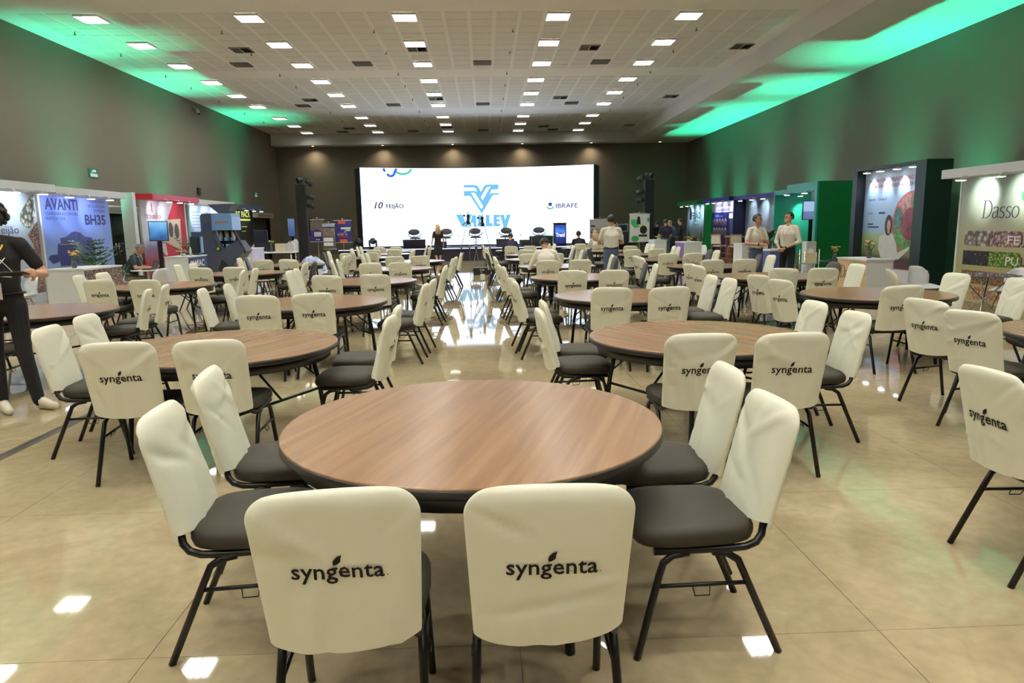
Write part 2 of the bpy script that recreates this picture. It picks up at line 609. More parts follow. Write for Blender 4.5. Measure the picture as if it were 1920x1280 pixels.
for x, y, zi, rj, k in light_spots:
    rowi = nrow - 1 - (zi * 3 + rj)          # 0 = nearest the stage
    coli = LIGHT_K.index(k)
    t = thing('ceiling_light', 'recessed louvred ceiling light, %s row from stage, %s column from left wall' % (ORD[rowi], ORD[coli]), 'ceiling light', (x, y, ZC - 0.062), 0, 'recessed ceiling lights')
    link('housing', hous_me, t)
    link('diffuser', glow_dim_me if y > 34 else glow_me, t)
    link('louvre', lou_me, t)
M_slot = mat('vent_slot', rgb(40, 38, 36), 0.6)
M_vlight = mat('vent_white', rgb(168, 166, 160), 0.5)
vf = MB()
vf.box(-S, S, -S, -S + 0.02, 0, 0.03).box(-S, S, S - 0.02, S, 0, 0.03).box(-S, -S + 0.02, -S, S, 0, 0.03).box(S - 0.02, S, -S, S, 0, 0.03).box(-0.012, 0.012, -S, S, 0, 0.03)
vf_me = vf.mesh('frame', M_vlight)
vb_me = MB().box(-S + 0.02, S - 0.02, -S + 0.02, S - 0.02, 0.03, 0.034).mesh('backing', M_slot)
vl = MB()
for q in range(8):
    y0 = -S + 0.04 + q * 0.066
    vl.add([(0.012, y0, 0.004), (S - 0.02, y0, 0.004), (S - 0.02, y0 + 0.055, 0.028), (0.012, y0 + 0.055, 0.028)], [(0, 1, 2, 3)])
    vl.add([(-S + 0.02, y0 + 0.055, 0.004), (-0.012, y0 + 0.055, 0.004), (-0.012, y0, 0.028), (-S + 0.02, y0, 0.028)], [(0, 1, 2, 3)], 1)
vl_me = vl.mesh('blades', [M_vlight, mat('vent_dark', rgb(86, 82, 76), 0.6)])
VCOL = {-8: 'left', 0: 'centre left', 8: 'centre right', 15.2: 'right'}
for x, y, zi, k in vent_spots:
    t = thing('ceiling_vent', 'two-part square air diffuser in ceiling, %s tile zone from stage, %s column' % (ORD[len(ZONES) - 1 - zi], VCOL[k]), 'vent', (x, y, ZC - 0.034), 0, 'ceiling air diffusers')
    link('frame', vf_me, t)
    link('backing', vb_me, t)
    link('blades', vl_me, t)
M_ret = mat('return_grille', rgb(120, 112, 102), 0.7)
pg = MB().box(-S, S, -S, S, 0.02, 0.03)
for q in range(18):
    pg.box(-S + 0.01, S - 0.01, -S + 0.02 + q * 0.033, -S + 0.036 + q * 0.033, 0.002, 0.02)
pg_me = pg.mesh('return_grille', M_ret)
PCOL = {-9: 'leftmost', -3: 'second', 3: 'third', 9: 'rightmost'}
for x, y, zi, k in panel_spots:
    tag(link('return_grille', pg_me, None, (x, y, ZC - 0.031)), 'flat grey return air grille in ceiling, %s tile zone from stage, %s of four' % (ORD[len(ZONES) - 1 - zi], PCOL[k]), 'vent', 'grey return grilles')
blocked = [(x, y) for x, y, *_ in light_spots + vent_spots + panel_spots]
ct_me = MB().box(-0.275, 0.275, -0.31, 0.31, 0, 0.006).mesh('ceiling_tile', M_tile)
far_ct = MB()
nct = 0
for zi, (z0, n) in enumerate(ZONES):
    for j in range(n):
        for k in range(-14, 16):
            x, y = cx(k), z0 + j * 0.65
            if x > 8.2 or any(abs(x - bx) < 0.42 and abs(y - by) < 0.42 for bx, by in blocked):
                continue
            if zi == 3 and nct < 290:
                link('ceiling_tile', ct_me, ceiling, (x, y, ZC - 0.0061))
                nct += 1
            else:
                far_ct.box(x - 0.275, x + 0.275, y - 0.31, y + 0.31, ZC - 0.0061, ZC - 0.0001)
fc = far_ct.build('ceiling_tiles_rest', M_tile, ceiling)
fc['kind'] = 'stuff'
# sprinklers
sp_me = MB().cyl((0, 0, -0.03), (0, 0, 0), 0.012, n=8).cyl((0, 0, -0.075), (0, 0, -0.03), 0.018, 0.008, n=8).cyl((0, 0, -0.085), (0, 0, -0.078), 0.035, n=10).mesh('sprinkler', mat('sprinkler_metal', rgb(70, 66, 60), 0.4, 0.6))
scol = {-10.9: 'left wall', -7.0: 'second', -2.9: 'third', 0.9: 'fourth', 6.0: 'rightmost'}
for i, y in enumerate([20.2, 22.6, 25.6, 27.7, 30.5, 33.6, 36.4, 39.0]):
    for x in scol:
        tag(link('sprinkler', sp_me, None, (x, y, ZC)), 'small dark ceiling sprinkler, %s row from the near end, %s line' % (ORD[i], scol[x]), 'sprinkler', 'ceiling sprinklers')
# wall washers over the end wall
M_trim = mat('downlight_trim', rgb(225, 225, 220), 0.4)
for i, x in enumerate([-9.8, -5.8, -1.75, 2.3, 6.35, 10.4]):
    t = thing('downlight', 'round recessed downlight over the end wall, %s from the left' % ORD[i], 'downlight', (x, 41.72, ZS), 0, 'end wall downlights')
    MB().lathe([(0.085, -0.012), (0.1, -0.006), (0.1, 0.0)], n=20).build('trim_ring', M_trim, t)
    MB().lathe([(0.07, -0.016), (0.07, -0.013)], n=16).build('lens', mat('warm_lens', (1, 0.85, 0.6, 1), 0.4, emit=4), t)
    if x < 8:
        lamp('SPOT', (0, 0, -0.03), (0, 0.5, -3), SCALLOP_W, (1.0, 0.82, 0.55), t, 0.1, 2.3, 1.0)
# ------------------------------------------------------------------ banquet chairs
M_frame = mat('chair_frame_black', rgb(24, 23, 22), 0.32, 0.3)
M_seat = mat('seat_vinyl', rgb(47, 43, 31), 0.62, var=0.08, scale=5)
M_bback = mat('back_vinyl', rgb(54, 52, 50), 0.5, var=0.05, scale=5)
M_cover = mat('cream_cotton', rgb(227, 227, 207), 0.9, spec=0.2)
M_logo = mat('black_print', rgb(38, 35, 30), 0.8, spec=0.1)
ZT = 0.93
def smooth(a, b, x):
    t = min(1, max(0, (x - a) / (b - a)))
    return t * t * (3 - 2 * t)
def lean(z):
    return -0.235 - 0.105 * (z - 0.48) / 0.45
def cover_ab(z, A0=0.213, A1=0.231, rc=0.08, ztop=ZT):
    """half width and half thickness of the hanging cover at height z"""
    t = (z - 0.46) / (ztop - 0.46)
    a = A0 + (A1 - A0) * t
    if z > ztop - rc:
        q = min(1, (z - (ztop - rc)) / rc)
        a = a - rc + rc * math.sqrt(max(0, 1 - q * q))
    bb = 0.050 - 0.022 * t
    rt = 0.05
    if z > ztop - rt:
        q = min(1, (z - (ztop - rt)) / rt)
        bb *= 0.10 + 0.90 * math.sqrt(max(0, 1 - q * q))
    return a, bb
_cr = {}
def creases(side, sd):
    key = (side, sd)
    if key not in _cr:
        r = random.Random(sd * 7 + (1 if side > 0 else 0))
        L = []
        for i in range(13):
            k = i % 4
            if k == 0:      # drag folds from the top corners
                p, a = (r.choice((-1, 1)) * r.uniform(0.12, 0.2), r.uniform(0.78, 0.89)), None
                a = math.atan2(-r.uniform(0.3, 1.0), -math.copysign(1, p[0]))
                ln, sg, am = r.uniform(0.10, 0.2), r.uniform(0.010, 0.02), r.uniform(-0.006, 0.006)
            elif k == 1:    # short level creases at the side seams
                p, a = (r.choice((-1, 1)) * r.uniform(0.14, 0.21), r.uniform(0.50, 0.80)), r.uniform(-0.35, 0.35)
                ln, sg, am = r.uniform(0.03, 0.08), r.uniform(0.006, 0.011), r.uniform(-0.006, 0.007)
            elif k == 2:    # hanging folds above the hem
                p, a = (r.uniform(-0.17, 0.17), r.uniform(0.47, 0.60)), PI / 2 + r.uniform(-0.3, 0.3)
                ln, sg, am = r.uniform(0.08, 0.2), r.uniform(0.012, 0.03), r.uniform(-0.008, 0.008)
            else:           # long soft fold lines
                p, a = (r.uniform(-0.12, 0.12), r.uniform(0.55, 0.82)), r.uniform(0, PI)
                ln, sg, am = r.uniform(0.12, 0.25), r.uniform(0.014, 0.03), r.uniform(-0.005, 0.005)
            L.append((p[0], p[1], math.cos(a), math.sin(a), ln, sg, am))
        _cr[key] = (L, r.uniform(-0.006, 0.010), r.uniform(-2, 2))
    return _cr[key]
def wrinkle(x, z, side, sd):
    L, belly, sh = creases(side, sd)
    w = 0.0
    for px, pz, c, s_, ln, sg, am in L:
        dx, dz = x - px, z - pz
        al, ac = (dx * c + dz * s_) / ln, (-dx * s_ + dz * c) / sg
        e = al * al + ac * ac
        if e < 12:
            w += 1.6 * am * math.exp(-e)
    w += belly * math.cos(x * 6 + sh * 0.3) * math.sin((z - 0.46) * 6.5)
    return w * (1 - 0.8 * smooth(0.88, 0.93, z))
def cover_y(x, z, side, sd):
    """cloth surface: side -1 = back (outside), +1 = front"""
    a, bb = cover_ab(z)
    c = min(1.0, abs(x) / max(a, 1e-4))
    s = max(0.0, 1 - c ** 3.2) ** 0.62
    return lean(z) + side * (bb * s + (wrinkle(x, z, side, sd) + 0.005) * min(1, s * 1.6))
def cover_mesh(sd):
    r = random.Random(sd)
    H = 30
    hemb, hemf, sag = 0.470 + r.uniform(-0.012, 0.01), 0.495 + r.uniform(-0.015, 0.015), r.uniform(0.012, 0.03)
    skew, top_t = r.uniform(-0.014, 0.014), r.uniform(-0.012, 0.012)
    lev = [i / 26 * 0.84 for i in range(27)] + [0.865, 0.89, 0.912, 0.932, 0.95, 0.966, 0.979, 0.99, 1.0]
    ss = [(-1, -math.cos(PI * i / H)) for i in range(H)] + [(1, math.cos(PI * i / H)) for i in range(H)]
    N = len(ss)
    vs, fs = [], []
    for t in lev:
        for side, f in ss:
            hem = (hemb if side < 0 else hemf) - (sag if side < 0 else sag * 0.3) * (1 - f * f) + skew * f
            if abs(f) > 0.999:
                hem = (hemb + hemf) / 2 + skew * f
            z = hem + (ZT - hem) * t
            a, bb = cover_ab(z)
            x = a * f
            y = cover_y(x, z, side, sd)
            vs.append((x, y, z + (0.007 * (1 - (x / 0.2) ** 2) + top_t * x / 0.2) * smooth(0.80, ZT, z)))
    L = len(lev)
    for l in range(L - 1):
        for i in range(N):
            j = (i + 1) % N
            fs.append((l * N + i, l * N + j, (l + 1) * N + j, (l + 1) * N + i))
    mb = MB().add(vs, fs, 0, True)
    mb.add([vs[(L - 1) * N + i] for i in range(N)], [tuple(range(N))], 0, True)
    return mb.mesh('back_cover', M_cover)
def logo_mesh(sd):
    W, zb = 0.245, 0.685
    tv, tf = text_mesh('syngenta', 0.012, 1.02, 0.0, 'LEFT', 2)
    x0 = min(v[0] for v in tv); x1 = max(v[0] for v in tv)
    k = W / (x1 - x0)
    top_t = random.Random(sd)
    for _ in range(4):
        top_t.random()
    P = [((v[0] - x0) * k - W / 2 + 0.004, zb + v[1] * k) for v in tv]
    F = [tuple(f) for f in tf]
    xh = 0.5 * k
    lx, lz = -W / 2 + W * 0.475, zb + xh * 1.12
    leaf = [(lx, lz), (lx + 0.010, lz + 0.002), (lx + 0.019, lz + 0.010), (lx + 0.020, lz + 0.020), (lx + 0.024, lz + 0.031), (lx + 0.010, lz + 0.026), (lx + 0.001, lz + 0.016), (lx - 0.001, lz + 0.008)]
    n = len(P)
    P += leaf
    F.append(tuple(range(n, n + len(leaf))))
    n = len(P)
    P += circ(W / 2 + 0.012, zb + 0.003, 0.0018, n=8)
    F.append(tuple(range(n, n + 8)))
    return MB().add([(x, cover_y(x, z, -1, sd) - 0.0035, z) for x, z in P], F).mesh('printed_logo', M_logo)
def cushion(hx, y0, y1, z0, z1, n=28, p=0.45, wf=0.0):
    prof = [(0.90, 0.0), (0.97, 0.12), (1.0, 0.38), (0.995, 0.62), (0.96, 0.82), (0.88, 0.95), (0.7, 1.0), (0.35, 1.03)]
    cy, hy = (y0 + y1) / 2, (y1 - y0) / 2
    vs, fs = [], []
    for sc, h in prof:
        for i in range(n):
            q = 2 * PI * i / n
            X = math.copysign(abs(math.cos(q)) ** p, math.cos(q)) * hx * sc
            Y = math.copysign(abs(math.sin(q)) ** p, math.sin(q)) * hy * sc
            vs.append((X * (1 - 0.08 * (Y < 0) * abs(Y) / hy), cy + Y, z0 + (z1 - z0) * h - wf * max(0, Y / hy) ** 3))
    for l in range(len(prof) - 1):
        for i in range(n):
            j = (i + 1) % n
            fs.append((l * n + i, l * n + j, (l + 1) * n + j, (l + 1) * n + i))
    k = (len(prof) - 1) * n
    fs += [tuple(k + i for i in range(n)), tuple(range(n - 1, -1, -1))]
    return MB().add(vs, fs, 0, True)
seat_me = cushion(0.232, -0.225, 0.245, 0.432, 0.515, wf=0.012).mesh('seat', M_seat)
fr = MB()
for s in (-1, 1):
    x = s * 0.2
    fr.tube([(x, 0.18, 0.418), (x, -0.10, 0.418), (x, -0.165, 0.421), (x * 0.99, -0.205, 0.436), (x * 0.95, -0.228, 0.462), (x * 0.90, -0.236, 0.49), (x * 0.86, lean(0.56), 0.56), (x * 0.84, lean(0.84), 0.84)], 0.0145, 8)
fr.tube([(-0.2, 0.12, 0.418), (0.2, 0.12, 0.418)], 0.011, 6).tube([(-0.2, -0.12, 0.418), (0.2, -0.12, 0.418)], 0.011, 6).tube([(-0.172, lean(0.84), 0.84), (0.172, lean(0.84), 0.84)], 0.011, 6)
frame_me = fr.mesh('seat_frame', M_frame)
leg_mes = []
for s in (-1, 1):
    leg_mes.append(MB().tube([(s * 0.2, -0.04, 0.408), (s * 0.203, -0.095, 0.40), (s * 0.206, -0.135, 0.375), (s * 0.208, -0.155, 0.33), (s * 0.218, -0.30, 0.0)], 0.0142, 8).mesh('leg', M_frame))
    leg_mes.append(MB().tube([(s * 0.2, 0.05, 0.408), (s * 0.203, 0.11, 0.40), (s * 0.206, 0.145, 0.375), (s * 0.208, 0.16, 0.33), (s * 0.216, 0.24, 0.0)], 0.0142, 8).mesh('leg', M_frame))
st_mes = [MB().tube([(s * 0.2105, -0.18, 0.285), (s * 0.2105, 0.172, 0.285)], 0.009, 6).tube([(s * 0.212, -0.03, 0.278), (s * 0.226, -0.025, 0.25), (s * 0.226, 0.03, 0.25), (s * 0.212, 0.035, 0.278)], 0.003, 5).mesh('stretcher', M_frame) for s in (-1, 1)]
NV = 8
cover_mes = [cover_mesh(100 + i) for i in range(NV)]
logo_mes = [logo_mesh(100 + i) for i in range(NV)]
def bare_back():
    vs, fs = [], []
    N = 32
    for side, th in ((-1, 0.0), (-1, 1.0), (1, 1.0), (1, 0.0)):
        pass
    ring = []
    for i in range(N):
        q = 2 * PI * i / N
        ring.append((0.215 * math.copysign(abs(math.cos(q)) ** 0.62, math.cos(q)), 0.725 + 0.205 * math.copysign(abs(math.sin(q)) ** 0.62, math.sin(q))))
    prof = [(0.25, 0.030), (0.7, 0.028), (0.92, 0.020), (1.0, 0.0), (0.92, -0.016), (0.7, -0.022), (0.25, -0.024)]
    for sc, d in prof:
        for x, z in ring:
            zz = 0.725 + (z - 0.725) * sc
            vs.append((x * sc, lean(zz) + d, zz))
    for l in range(len(prof) - 1):
        for i in range(N):
            j = (i + 1) % N
            fs.append((l * N + i, l * N + j, (l + 1) * N + j, (l + 1) * N + i))
    k = (len(prof) - 1) * N
    fs += [tuple(range(N)), tuple(k + i for i in range(N - 1, -1, -1))]
    return MB().add(vs, fs, 0, True).mesh('backrest', M_bback)
bare_me = bare_back()
nchair = [0]
def chair(x, y, rz, label, group, covered=True, detail=True):
    """one banquet chair facing local +y"""
    i = nchair[0]
    nchair[0] += 1
    t = thing('banquet_chair', label, 'chair', (x, y, 0), rz, group)
    link('seat', seat_me, t)
    link('seat_frame', frame_me, t)
    for m in leg_mes:
        link('leg', m, t)
    if detail:
        for m in st_mes:
            link('stretcher', m, t)
    if covered:
        v = i % NV
        c = link('back_cover', cover_mes[v], t)
        link('printed_logo', logo_mes[v], c)
    else:
        link('backrest', bare_me, t)
    return t

# ------------------------------------------------------------------ round tables
def wood():
    m = bpy.data.materials.new('walnut_laminate')
    m.use_nodes = True
    nt = m.node_tree
    b = nt.nodes['Principled BSDF']
    tc = nt.nodes.new('ShaderNodeTexCoord')
    mp = nt.nodes.new('ShaderNodeMapping')
    mp.inputs['Scale'].default_value = (13.0, 0.6, 1)
    mp.inputs['Rotation'].default_value = (0, 0, 0.12)
    nt.links.new(tc.outputs['Object'], mp.inputs['Vector'])
    n = nt.nodes.new('ShaderNodeTexNoise')
    n.inputs['Scale'].default_value = 1.6
    n.inputs['Detail'].default_value = 4
    n.inputs['Distortion'].default_value = 0.5
    nt.links.new(mp.outputs[0], n.inputs['Vector'])
    r = nt.nodes.new('ShaderNodeValToRGB')
    el = r.color_ramp.elements
    el[0].position, el[0].color = 0.25, rgb(138, 104, 76)
    el[1].position, el[1].color = 0.75, rgb(163, 127, 95)
    e = el.new(0.5); e.color = rgb(150, 115, 84)
    nt.links.new(n.outputs['Fac'], r.inputs['Fac'])
    nt.links.new(r.outputs[0], b.inputs['Base Color'])
    b.inputs['Roughness'].default_value = 0.24
    b.inputs['Specular IOR Level'].default_value = 0.5
    return m
M_wood = wood()
M_edge = mat('black_edge', rgb(28, 25, 23), 0.4)
RT = 0.83
top_me = MB().lathe([(RT - 0.012, 0.733), (RT - 0.004, 0.742), (RT - 0.006, 0.7485), (RT - 0.012, 0.750)], n=96).mesh('tabletop', M_wood)
band_me = MB().lathe([(RT - 0.03, 0.706), (RT - 0.004, 0.708), (RT, 0.714), (RT, 0.738), (RT - 0.004, 0.7415)], n=96).mesh('edge_band', M_edge)
apron_me = MB().lathe([(RT - 0.075, 0.640), (RT - 0.062, 0.640), (RT - 0.062, 0.707), (RT - 0.075, 0.707)], n=72).mesh('apron', M_edge)
tleg = [MB().tube([(sx * 0.46, sy * 0.40, 0.70), (sx * 0.50, sy * 0.44, 0.40), (sx * 0.53, sy * 0.47, 0.0)], 0.019, 8).mesh('leg', M_frame) for sx in (-1, 1) for sy in (-1, 1)]
tbar = [MB().tube([(sx * 0.505, -0.445, 0.36), (sx * 0.505, 0.445, 0.36)], 0.011, 6).tube([(sx * 0.505, 0, 0.36), (sx * 0.15, 0, 0.69)], 0.009, 6).mesh('brace', M_frame) for sx in (-1, 1)]
hyp = [MB().tube([(sx * 0.49, sy * 0.43, 0.46), (sx * 0.24, sy * 0.30, 0.69)], 0.008, 6).mesh('strut', M_frame) for sx in (-1, 1) for sy in (-1, 1)]
def table(x, y, rz, label):
    t = thing('round_table', label, 'table', (x, y, 0), rz, 'round banquet tables')
    link('tabletop', top_me, t)
    link('edge_band', band_me, t)
    link('apron', apron_me, t)
    for m in tleg:
        link('leg', m, t)
    for m in tbar:
        link('brace', m, t)
    for m in hyp:
        link('strut', m, t)
    return t
NE, LE, RI = 0.0, -PI / 2, PI / 2      # heading of chairs: near side, left side (face +x), right side (face -x)
def dirz(dx, dy):
    return math.atan2(-dx, dy)
TABLES = [
 ('front centre table', -0.07, 3.0, dict(N=[(-0.43, 2.06, 0.05), (0.155, 2.05, 0.0)], L=[(-0.93, 2.66, 0.10), (-1.02, 3.36, 0.12)], R=[(0.765, 2.56, 0.03), (0.80, 3.17, -0.02)])),
 ('front right table', 3.52, 3.0, dict(L=[(2.58, 2.94, -0.05)])),
 ('first aisle-left table', -1.98, 5.25, dict(N=[(-2.32, 4.64, 0.10), (-1.74, 4.65, 0.02)], L=[(-2.87, 5.16, 0.12), (-2.98, 5.85, 0.1)], R=[(-1.07, 5.33, -0.04), (-1.10, 6.02, 0.05)])),
 ('second aisle-left table', -2.02, 8.33, dict(N=[(-2.40, 7.62, 0.05), (-1.84, 7.73, 0.0)])),
 ('third aisle-left table', -1.97, 11.53, {}),
 ('fourth aisle-left table', -1.98, 15.0, {}),
 ('fifth aisle-left table', -1.88, 18.15, {}),
 ('sixth aisle-left table', -3.5, 20.9, {}),
 ('seventh aisle-left table', -3.2, 23.5, {}),
 ('eighth aisle-left table', -3.44, 26.2, {}),
 ('first aisle-right table', 1.62, 5.22, dict(N=[(1.31, 4.47, 0.0), (1.87, 4.42, -0.04)], R=[(2.40, 5.0, -0.04), (2.44, 5.72, 0.0)], L=[(0.76, 5.55, 0.05), (0.84, 6.18, 0.0)])),
 ('second aisle-right table', 1.66, 8.4, dict(N=[(1.35, 7.72, 0.0), (1.96, 7.66, 0.0)], R=[(2.62, 8.28, 0.03), (2.58, 8.85, 0.0)])),
 ('third aisle-right table', 1.57, 11.59, {}),
 ('fourth aisle-right table', 1.53, 14.83, dict(N=[(1.22, 13.9, 0.0), (1.84, 13.9, 0.03)])),
 ('fifth aisle-right table', 1.35, 18.1, {}),
 ('sixth aisle-right table', 1.40, 21.0, {}),
 ('seventh aisle-right table', 1.2, 24.9, dict(N=[(0.88, 23.95, 0.0), (1.5, 23.95, 0.03)])),
 ('first outer-left table', -5.05, 7.92, dict(R=[(-4.30, 8.22, 0.30), (-4.42, 8.95, 0.25)], N=[(-4.95, 6.95, 0.1)])),
 ('second outer-left table', -5.24, 11.42, dict(N=[(-5.62, 10.62, 0.0), (-4.86, 10.4, 0.0)], R=[(-4.42, 11.85, 0.2), (-4.44, 12.55, 0.15)])),
 ('third outer-left table', -4.95, 14.4, {}),
 ('fourth outer-left table', -4.8, 17.4, {}),
 ('first outer-right table', 4.75, 4.85, dict(L=[(3.86, 5.0, 0.30), (4.02, 5.78, 0.32)])),
 ('second outer-right table', 4.6, 8.0, dict(N=[(4.28, 7.27, -0.02)], L=[(3.75, 8.05, 0.28), (3.80, 8.85, 0.3)], R=[(5.5, 8.35, 0.1), (5.62, 7.55, -0.1)])),
 ('third outer-right table', 4.55, 10.95, dict(N=[(4.32, 10.25, 0.0), (4.86, 10.15, 0.0)], L=[(3.7, 11.0, 0.2), (3.72, 11.55, 0.2)], R=[(5.42, 10.55, 0.05), (5.45, 11.3, 0.1)])),
 ('fourth outer-right table', 4.5, 13.9, {}),
 ('fifth outer-right table', 4.4, 16.9, {}),
 ('sixth outer-right table', 4.3, 19.9, {}),
 ('seventh outer-right table', 4.2, 22.9, {}),
 ('eighth outer-right table', 3.72, 26.35, dict(N=[(3.42, 25.4, 0.0), (4.05, 25.4, 0.1)], R=[(4.72, 26.45, -0.1)])),
]
BARE = {('third outer-left table', 'R', 1), ('fifth aisle-left table', 'R', 1), ('sixth aisle-left table', 'L', 0), ('third outer-right table', 'R', 1), ('third aisle-right table', 'R', 1), ('fourth aisle-right table', 'R', 0),
        ('fifth aisle-right table', 'L', 0), ('sixth aisle-right table', 'L', 1), ('fifth outer-right table', 'R', 1), ('seventh aisle-left table', 'R', 0), ('fourth outer-right table', 'R', 1), ('fourth outer-left table', 'L', 1),
        ('fifth aisle-right table', 'R', 0), ('sixth aisle-right table', 'R', 0), ('sixth outer-right table', 'L', 0)}
SIDE = {'N': ('left', 'right', 'near edge'), 'L': ('nearer', 'farther', 'left side'), 'R': ('nearer', 'farther', 'right side')}
rj = random.Random(3)
for nm, tx, ty, ov in TABLES:
    table(tx, ty, rj.uniform(-0.6, 0.6), 'round walnut folding banquet table with black edge, %s' % nm)
    jit = lambda s=0.05: rj.uniform(-s, s)
    gen = {'N': [(tx - 0.31 + jit(), ty - 0.95 + jit(), jit(0.06)), (tx + 0.30 + jit(), ty - 0.95 + jit(), jit(0.06))],
           'L': [(tx - 0.97 + jit(), ty + 0.05 + jit(), 0.1 + jit(0.1)), (tx - 0.98 + jit(), ty + 0.70 + jit(), 0.1 + jit(0.1))],
           'R': [(tx + 0.97 + jit(), ty + 0.05 + jit(), jit(0.1)), (tx + 0.98 + jit(), ty + 0.70 + jit(), jit(0.1))]}
    if nm == 'front right table':
        gen = {}
    for sd in ('N', 'L', 'R'):
        lst = ov.get(sd, gen.get(sd, []))
        for i, (x, y, dr) in enumerate(lst):
            rz = {'N': NE, 'L': LE, 'R': RI}[sd] + dr
            cov = (nm, sd, i) not in BARE
            which = SIDE[sd][i] if len(lst) > 1 else 'only one'
            lab = '%s banquet chair, %s at %s of %s' % ('cream-covered logo' if cov else 'bare black', which, SIDE[sd][2], nm)
            chair(x, y, rz, lab, 'banquet chairs', cov, ty < 16)
# ------------------------------------------------------------------ exhibition booths
M_white = mat('white_laminate', rgb(222, 224, 226), 0.35, var=0.01)
M_pole = mat('black_metal', rgb(20, 20, 22), 0.4, 0.2)
M_lens = mat('led_lens', (0.92, 0.96, 1.0, 1), 0.4, emit=14)
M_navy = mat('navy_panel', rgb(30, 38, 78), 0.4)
M_navyink = mat('navy_ink', rgb(44, 50, 104), 0.5)
M_blackink = mat('black_ink', rgb(22, 22, 26), 0.6)
M_whiteink = mat('white_ink', rgb(238, 238, 240), 0.5)
M_redink = mat('red_ink', rgb(176, 40, 52), 0.5)
def wb(mb, name, mats, t):
    """build world-space geometry as a part of t"""
    return mb.build(name, mats, t, tuple(-c for c in t.location))
def sub(mb, name, mats, part):
    return mb.build(name, mats, part)
def spot(t, loc, aim, power=None, col=(0.86, 0.93, 1.0), ang=1.25):
    """flat LED flood on a short arm under a booth fascia"""
    x, y, z = loc
    s = 1 if aim[0] > x else -1
    p = wb(MB().box(x - 0.06, x + 0.06, y - 0.1, y + 0.1, z, z + 0.03).tube([(x, y, z + 0.03), (x + s * 0.05, y, z + 0.09), (x + s * 0.16, y, z + 0.09)], 0.012, 6), 'spotlight', M_white, t)
    sub(MB().box(x - 0.05, x + 0.05, y - 0.09, y + 0.09, z - 0.006, z - 0.001), 'lens', M_lens, p)
    tl = t.location
    lamp('SPOT', (x - tl.x, y - tl.y, z - 0.03 - tl.z), (aim[0] - tl.x, aim[1] - tl.y, aim[2] - tl.z), power or BOOTH_W, col, t, 0.05, ang, 0.8)
def txt(t, M, items, m, name='lettering', lift=0.004):
    out = []
    for it in items:
        mb = MB()
        lettering(mb, it[0], M, it[1], it[2], it[3], it[4] if len(it) > 4 else None, it[5] if len(it) > 5 else 0.0, lift=lift)
        out.append(wb(mb, name, m, t))
    return out

# pen-drawn roman letters for the serif signs
def arc(cx, cz, rx, rz, a0, a1, n=14):
    return [(cx + rx * math.cos(math.radians(a0 + (a1 - a0) * i / n)), cz + rz * math.sin(math.radians(a0 + (a1 - a0) * i / n))) for i in range(n + 1)]
GL = {
 'D': (0.78, [[(0.16, 0), (0.16, 1.0)], [(0.02, 0.985), (0.34, 0.985)] + arc(0.34, 0.5, 0.36, 0.485, 88, -88) + [(0.02, 0.015)]]),
 'a': (0.50, [arc(0.22, 0.46, 0.17, 0.16, 160, 20) + [(0.38, 0.40), (0.38, 0.10), (0.44, 0.03), (0.50, 0.04)], [(0.38, 0.38), (0.20, 0.33)] + arc(0.19, 0.17, 0.15, 0.16, 100, 330)]),
 's': (0.42, [arc(0.20, 0.47, 0.14, 0.14, 30, 220) + [(0.20, 0.33)] + arc(0.20, 0.16, 0.15, 0.16, 60, -150)]),
 'o': (0.56, [arc(0.26, 0.31, 0.22, 0.30, 0, 360, 24)]),
 't': (0.36, [[(0.15, 0.82), (0.15, 0.12), (0.20, 0.03), (0.32, 0.05)], [(0.0, 0.60), (0.32, 0.60)]]),
 'r': (0.42, [[(0.12, 0), (0.12, 0.6)], [(0.0, 0.015), (0.24, 0.015)], [(0.0, 0.59), (0.12, 0.59)], [(0.12, 0.42), (0.22, 0.57), (0.36, 0.55)]]),
 'i': (0.26, [[(0.12, 0), (0.12, 0.6)], [(0.0, 0.015), (0.24, 0.015)], [(0.0, 0.59), (0.12, 0.59)], [(0.12, 0.75), (0.12, 0.84)]]),
 'u': (0.56, [[(0.10, 0.6), (0.10, 0.16), (0.18, 0.03), (0.30, 0.05), (0.42, 0.18)], [(0.42, 0.6), (0.42, 0.0)], [(0.0, 0.59), (0.10, 0.59)], [(0.32, 0.59), (0.42, 0.59)], [(0.42, 0.015), (0.54, 0.015)]]),
 'n': (0.58, [[(0.12, 0), (0.12, 0.6)], [(0.0, 0.59), (0.12, 0.59)], [(0.0, 0.015), (0.24, 0.015)], [(0.12, 0.44), (0.24, 0.58), (0.36, 0.57), (0.43, 0.45), (0.43, 0.0)], [(0.31, 0.015), (0.55, 0.015)]]),
 'f': (0.38, [[(0.13, 0), (0.13, 0.78), (0.20, 0.94), (0.34, 0.92)], [(0.0, 0.59), (0.30, 0.59)], [(0.0, 0.015), (0.28, 0.015)]]),
}
def serif(mb, s, M, u, z, h, kx=1.0, slant=0.08, thick=0.085, thin=0.034, lift=0.004):
    x = u
    for ch in s:
        w, strokes = GL[ch]
        for st in strokes:
            pts = st
            L, R = [], []
            for i, p in enumerate(pts):
                a, b = pts[max(0, i - 1)], pts[min(len(pts) - 1, i + 1)]
                dx, dz = b[0] - a[0], b[1] - a[1]
                l = math.hypot(dx, dz) or 1
                wd = (thin + (thick - thin) * abs(dz / l)) / 2
                L.append((p[0] - dz / l * wd, p[1] + dx / l * wd))
                R.append((p[0] + dz / l * wd, p[1] - dx / l * wd))
            for i in range(len(pts) - 1):
                q = [L[i], R[i], R[i + 1], L[i + 1]]
                mb.add([M(x + (a + slant * b) * h * kx, -lift, z + b * h) for a, b in q], [(0, 1, 2, 3)])
        x += w * h * kx
    return x

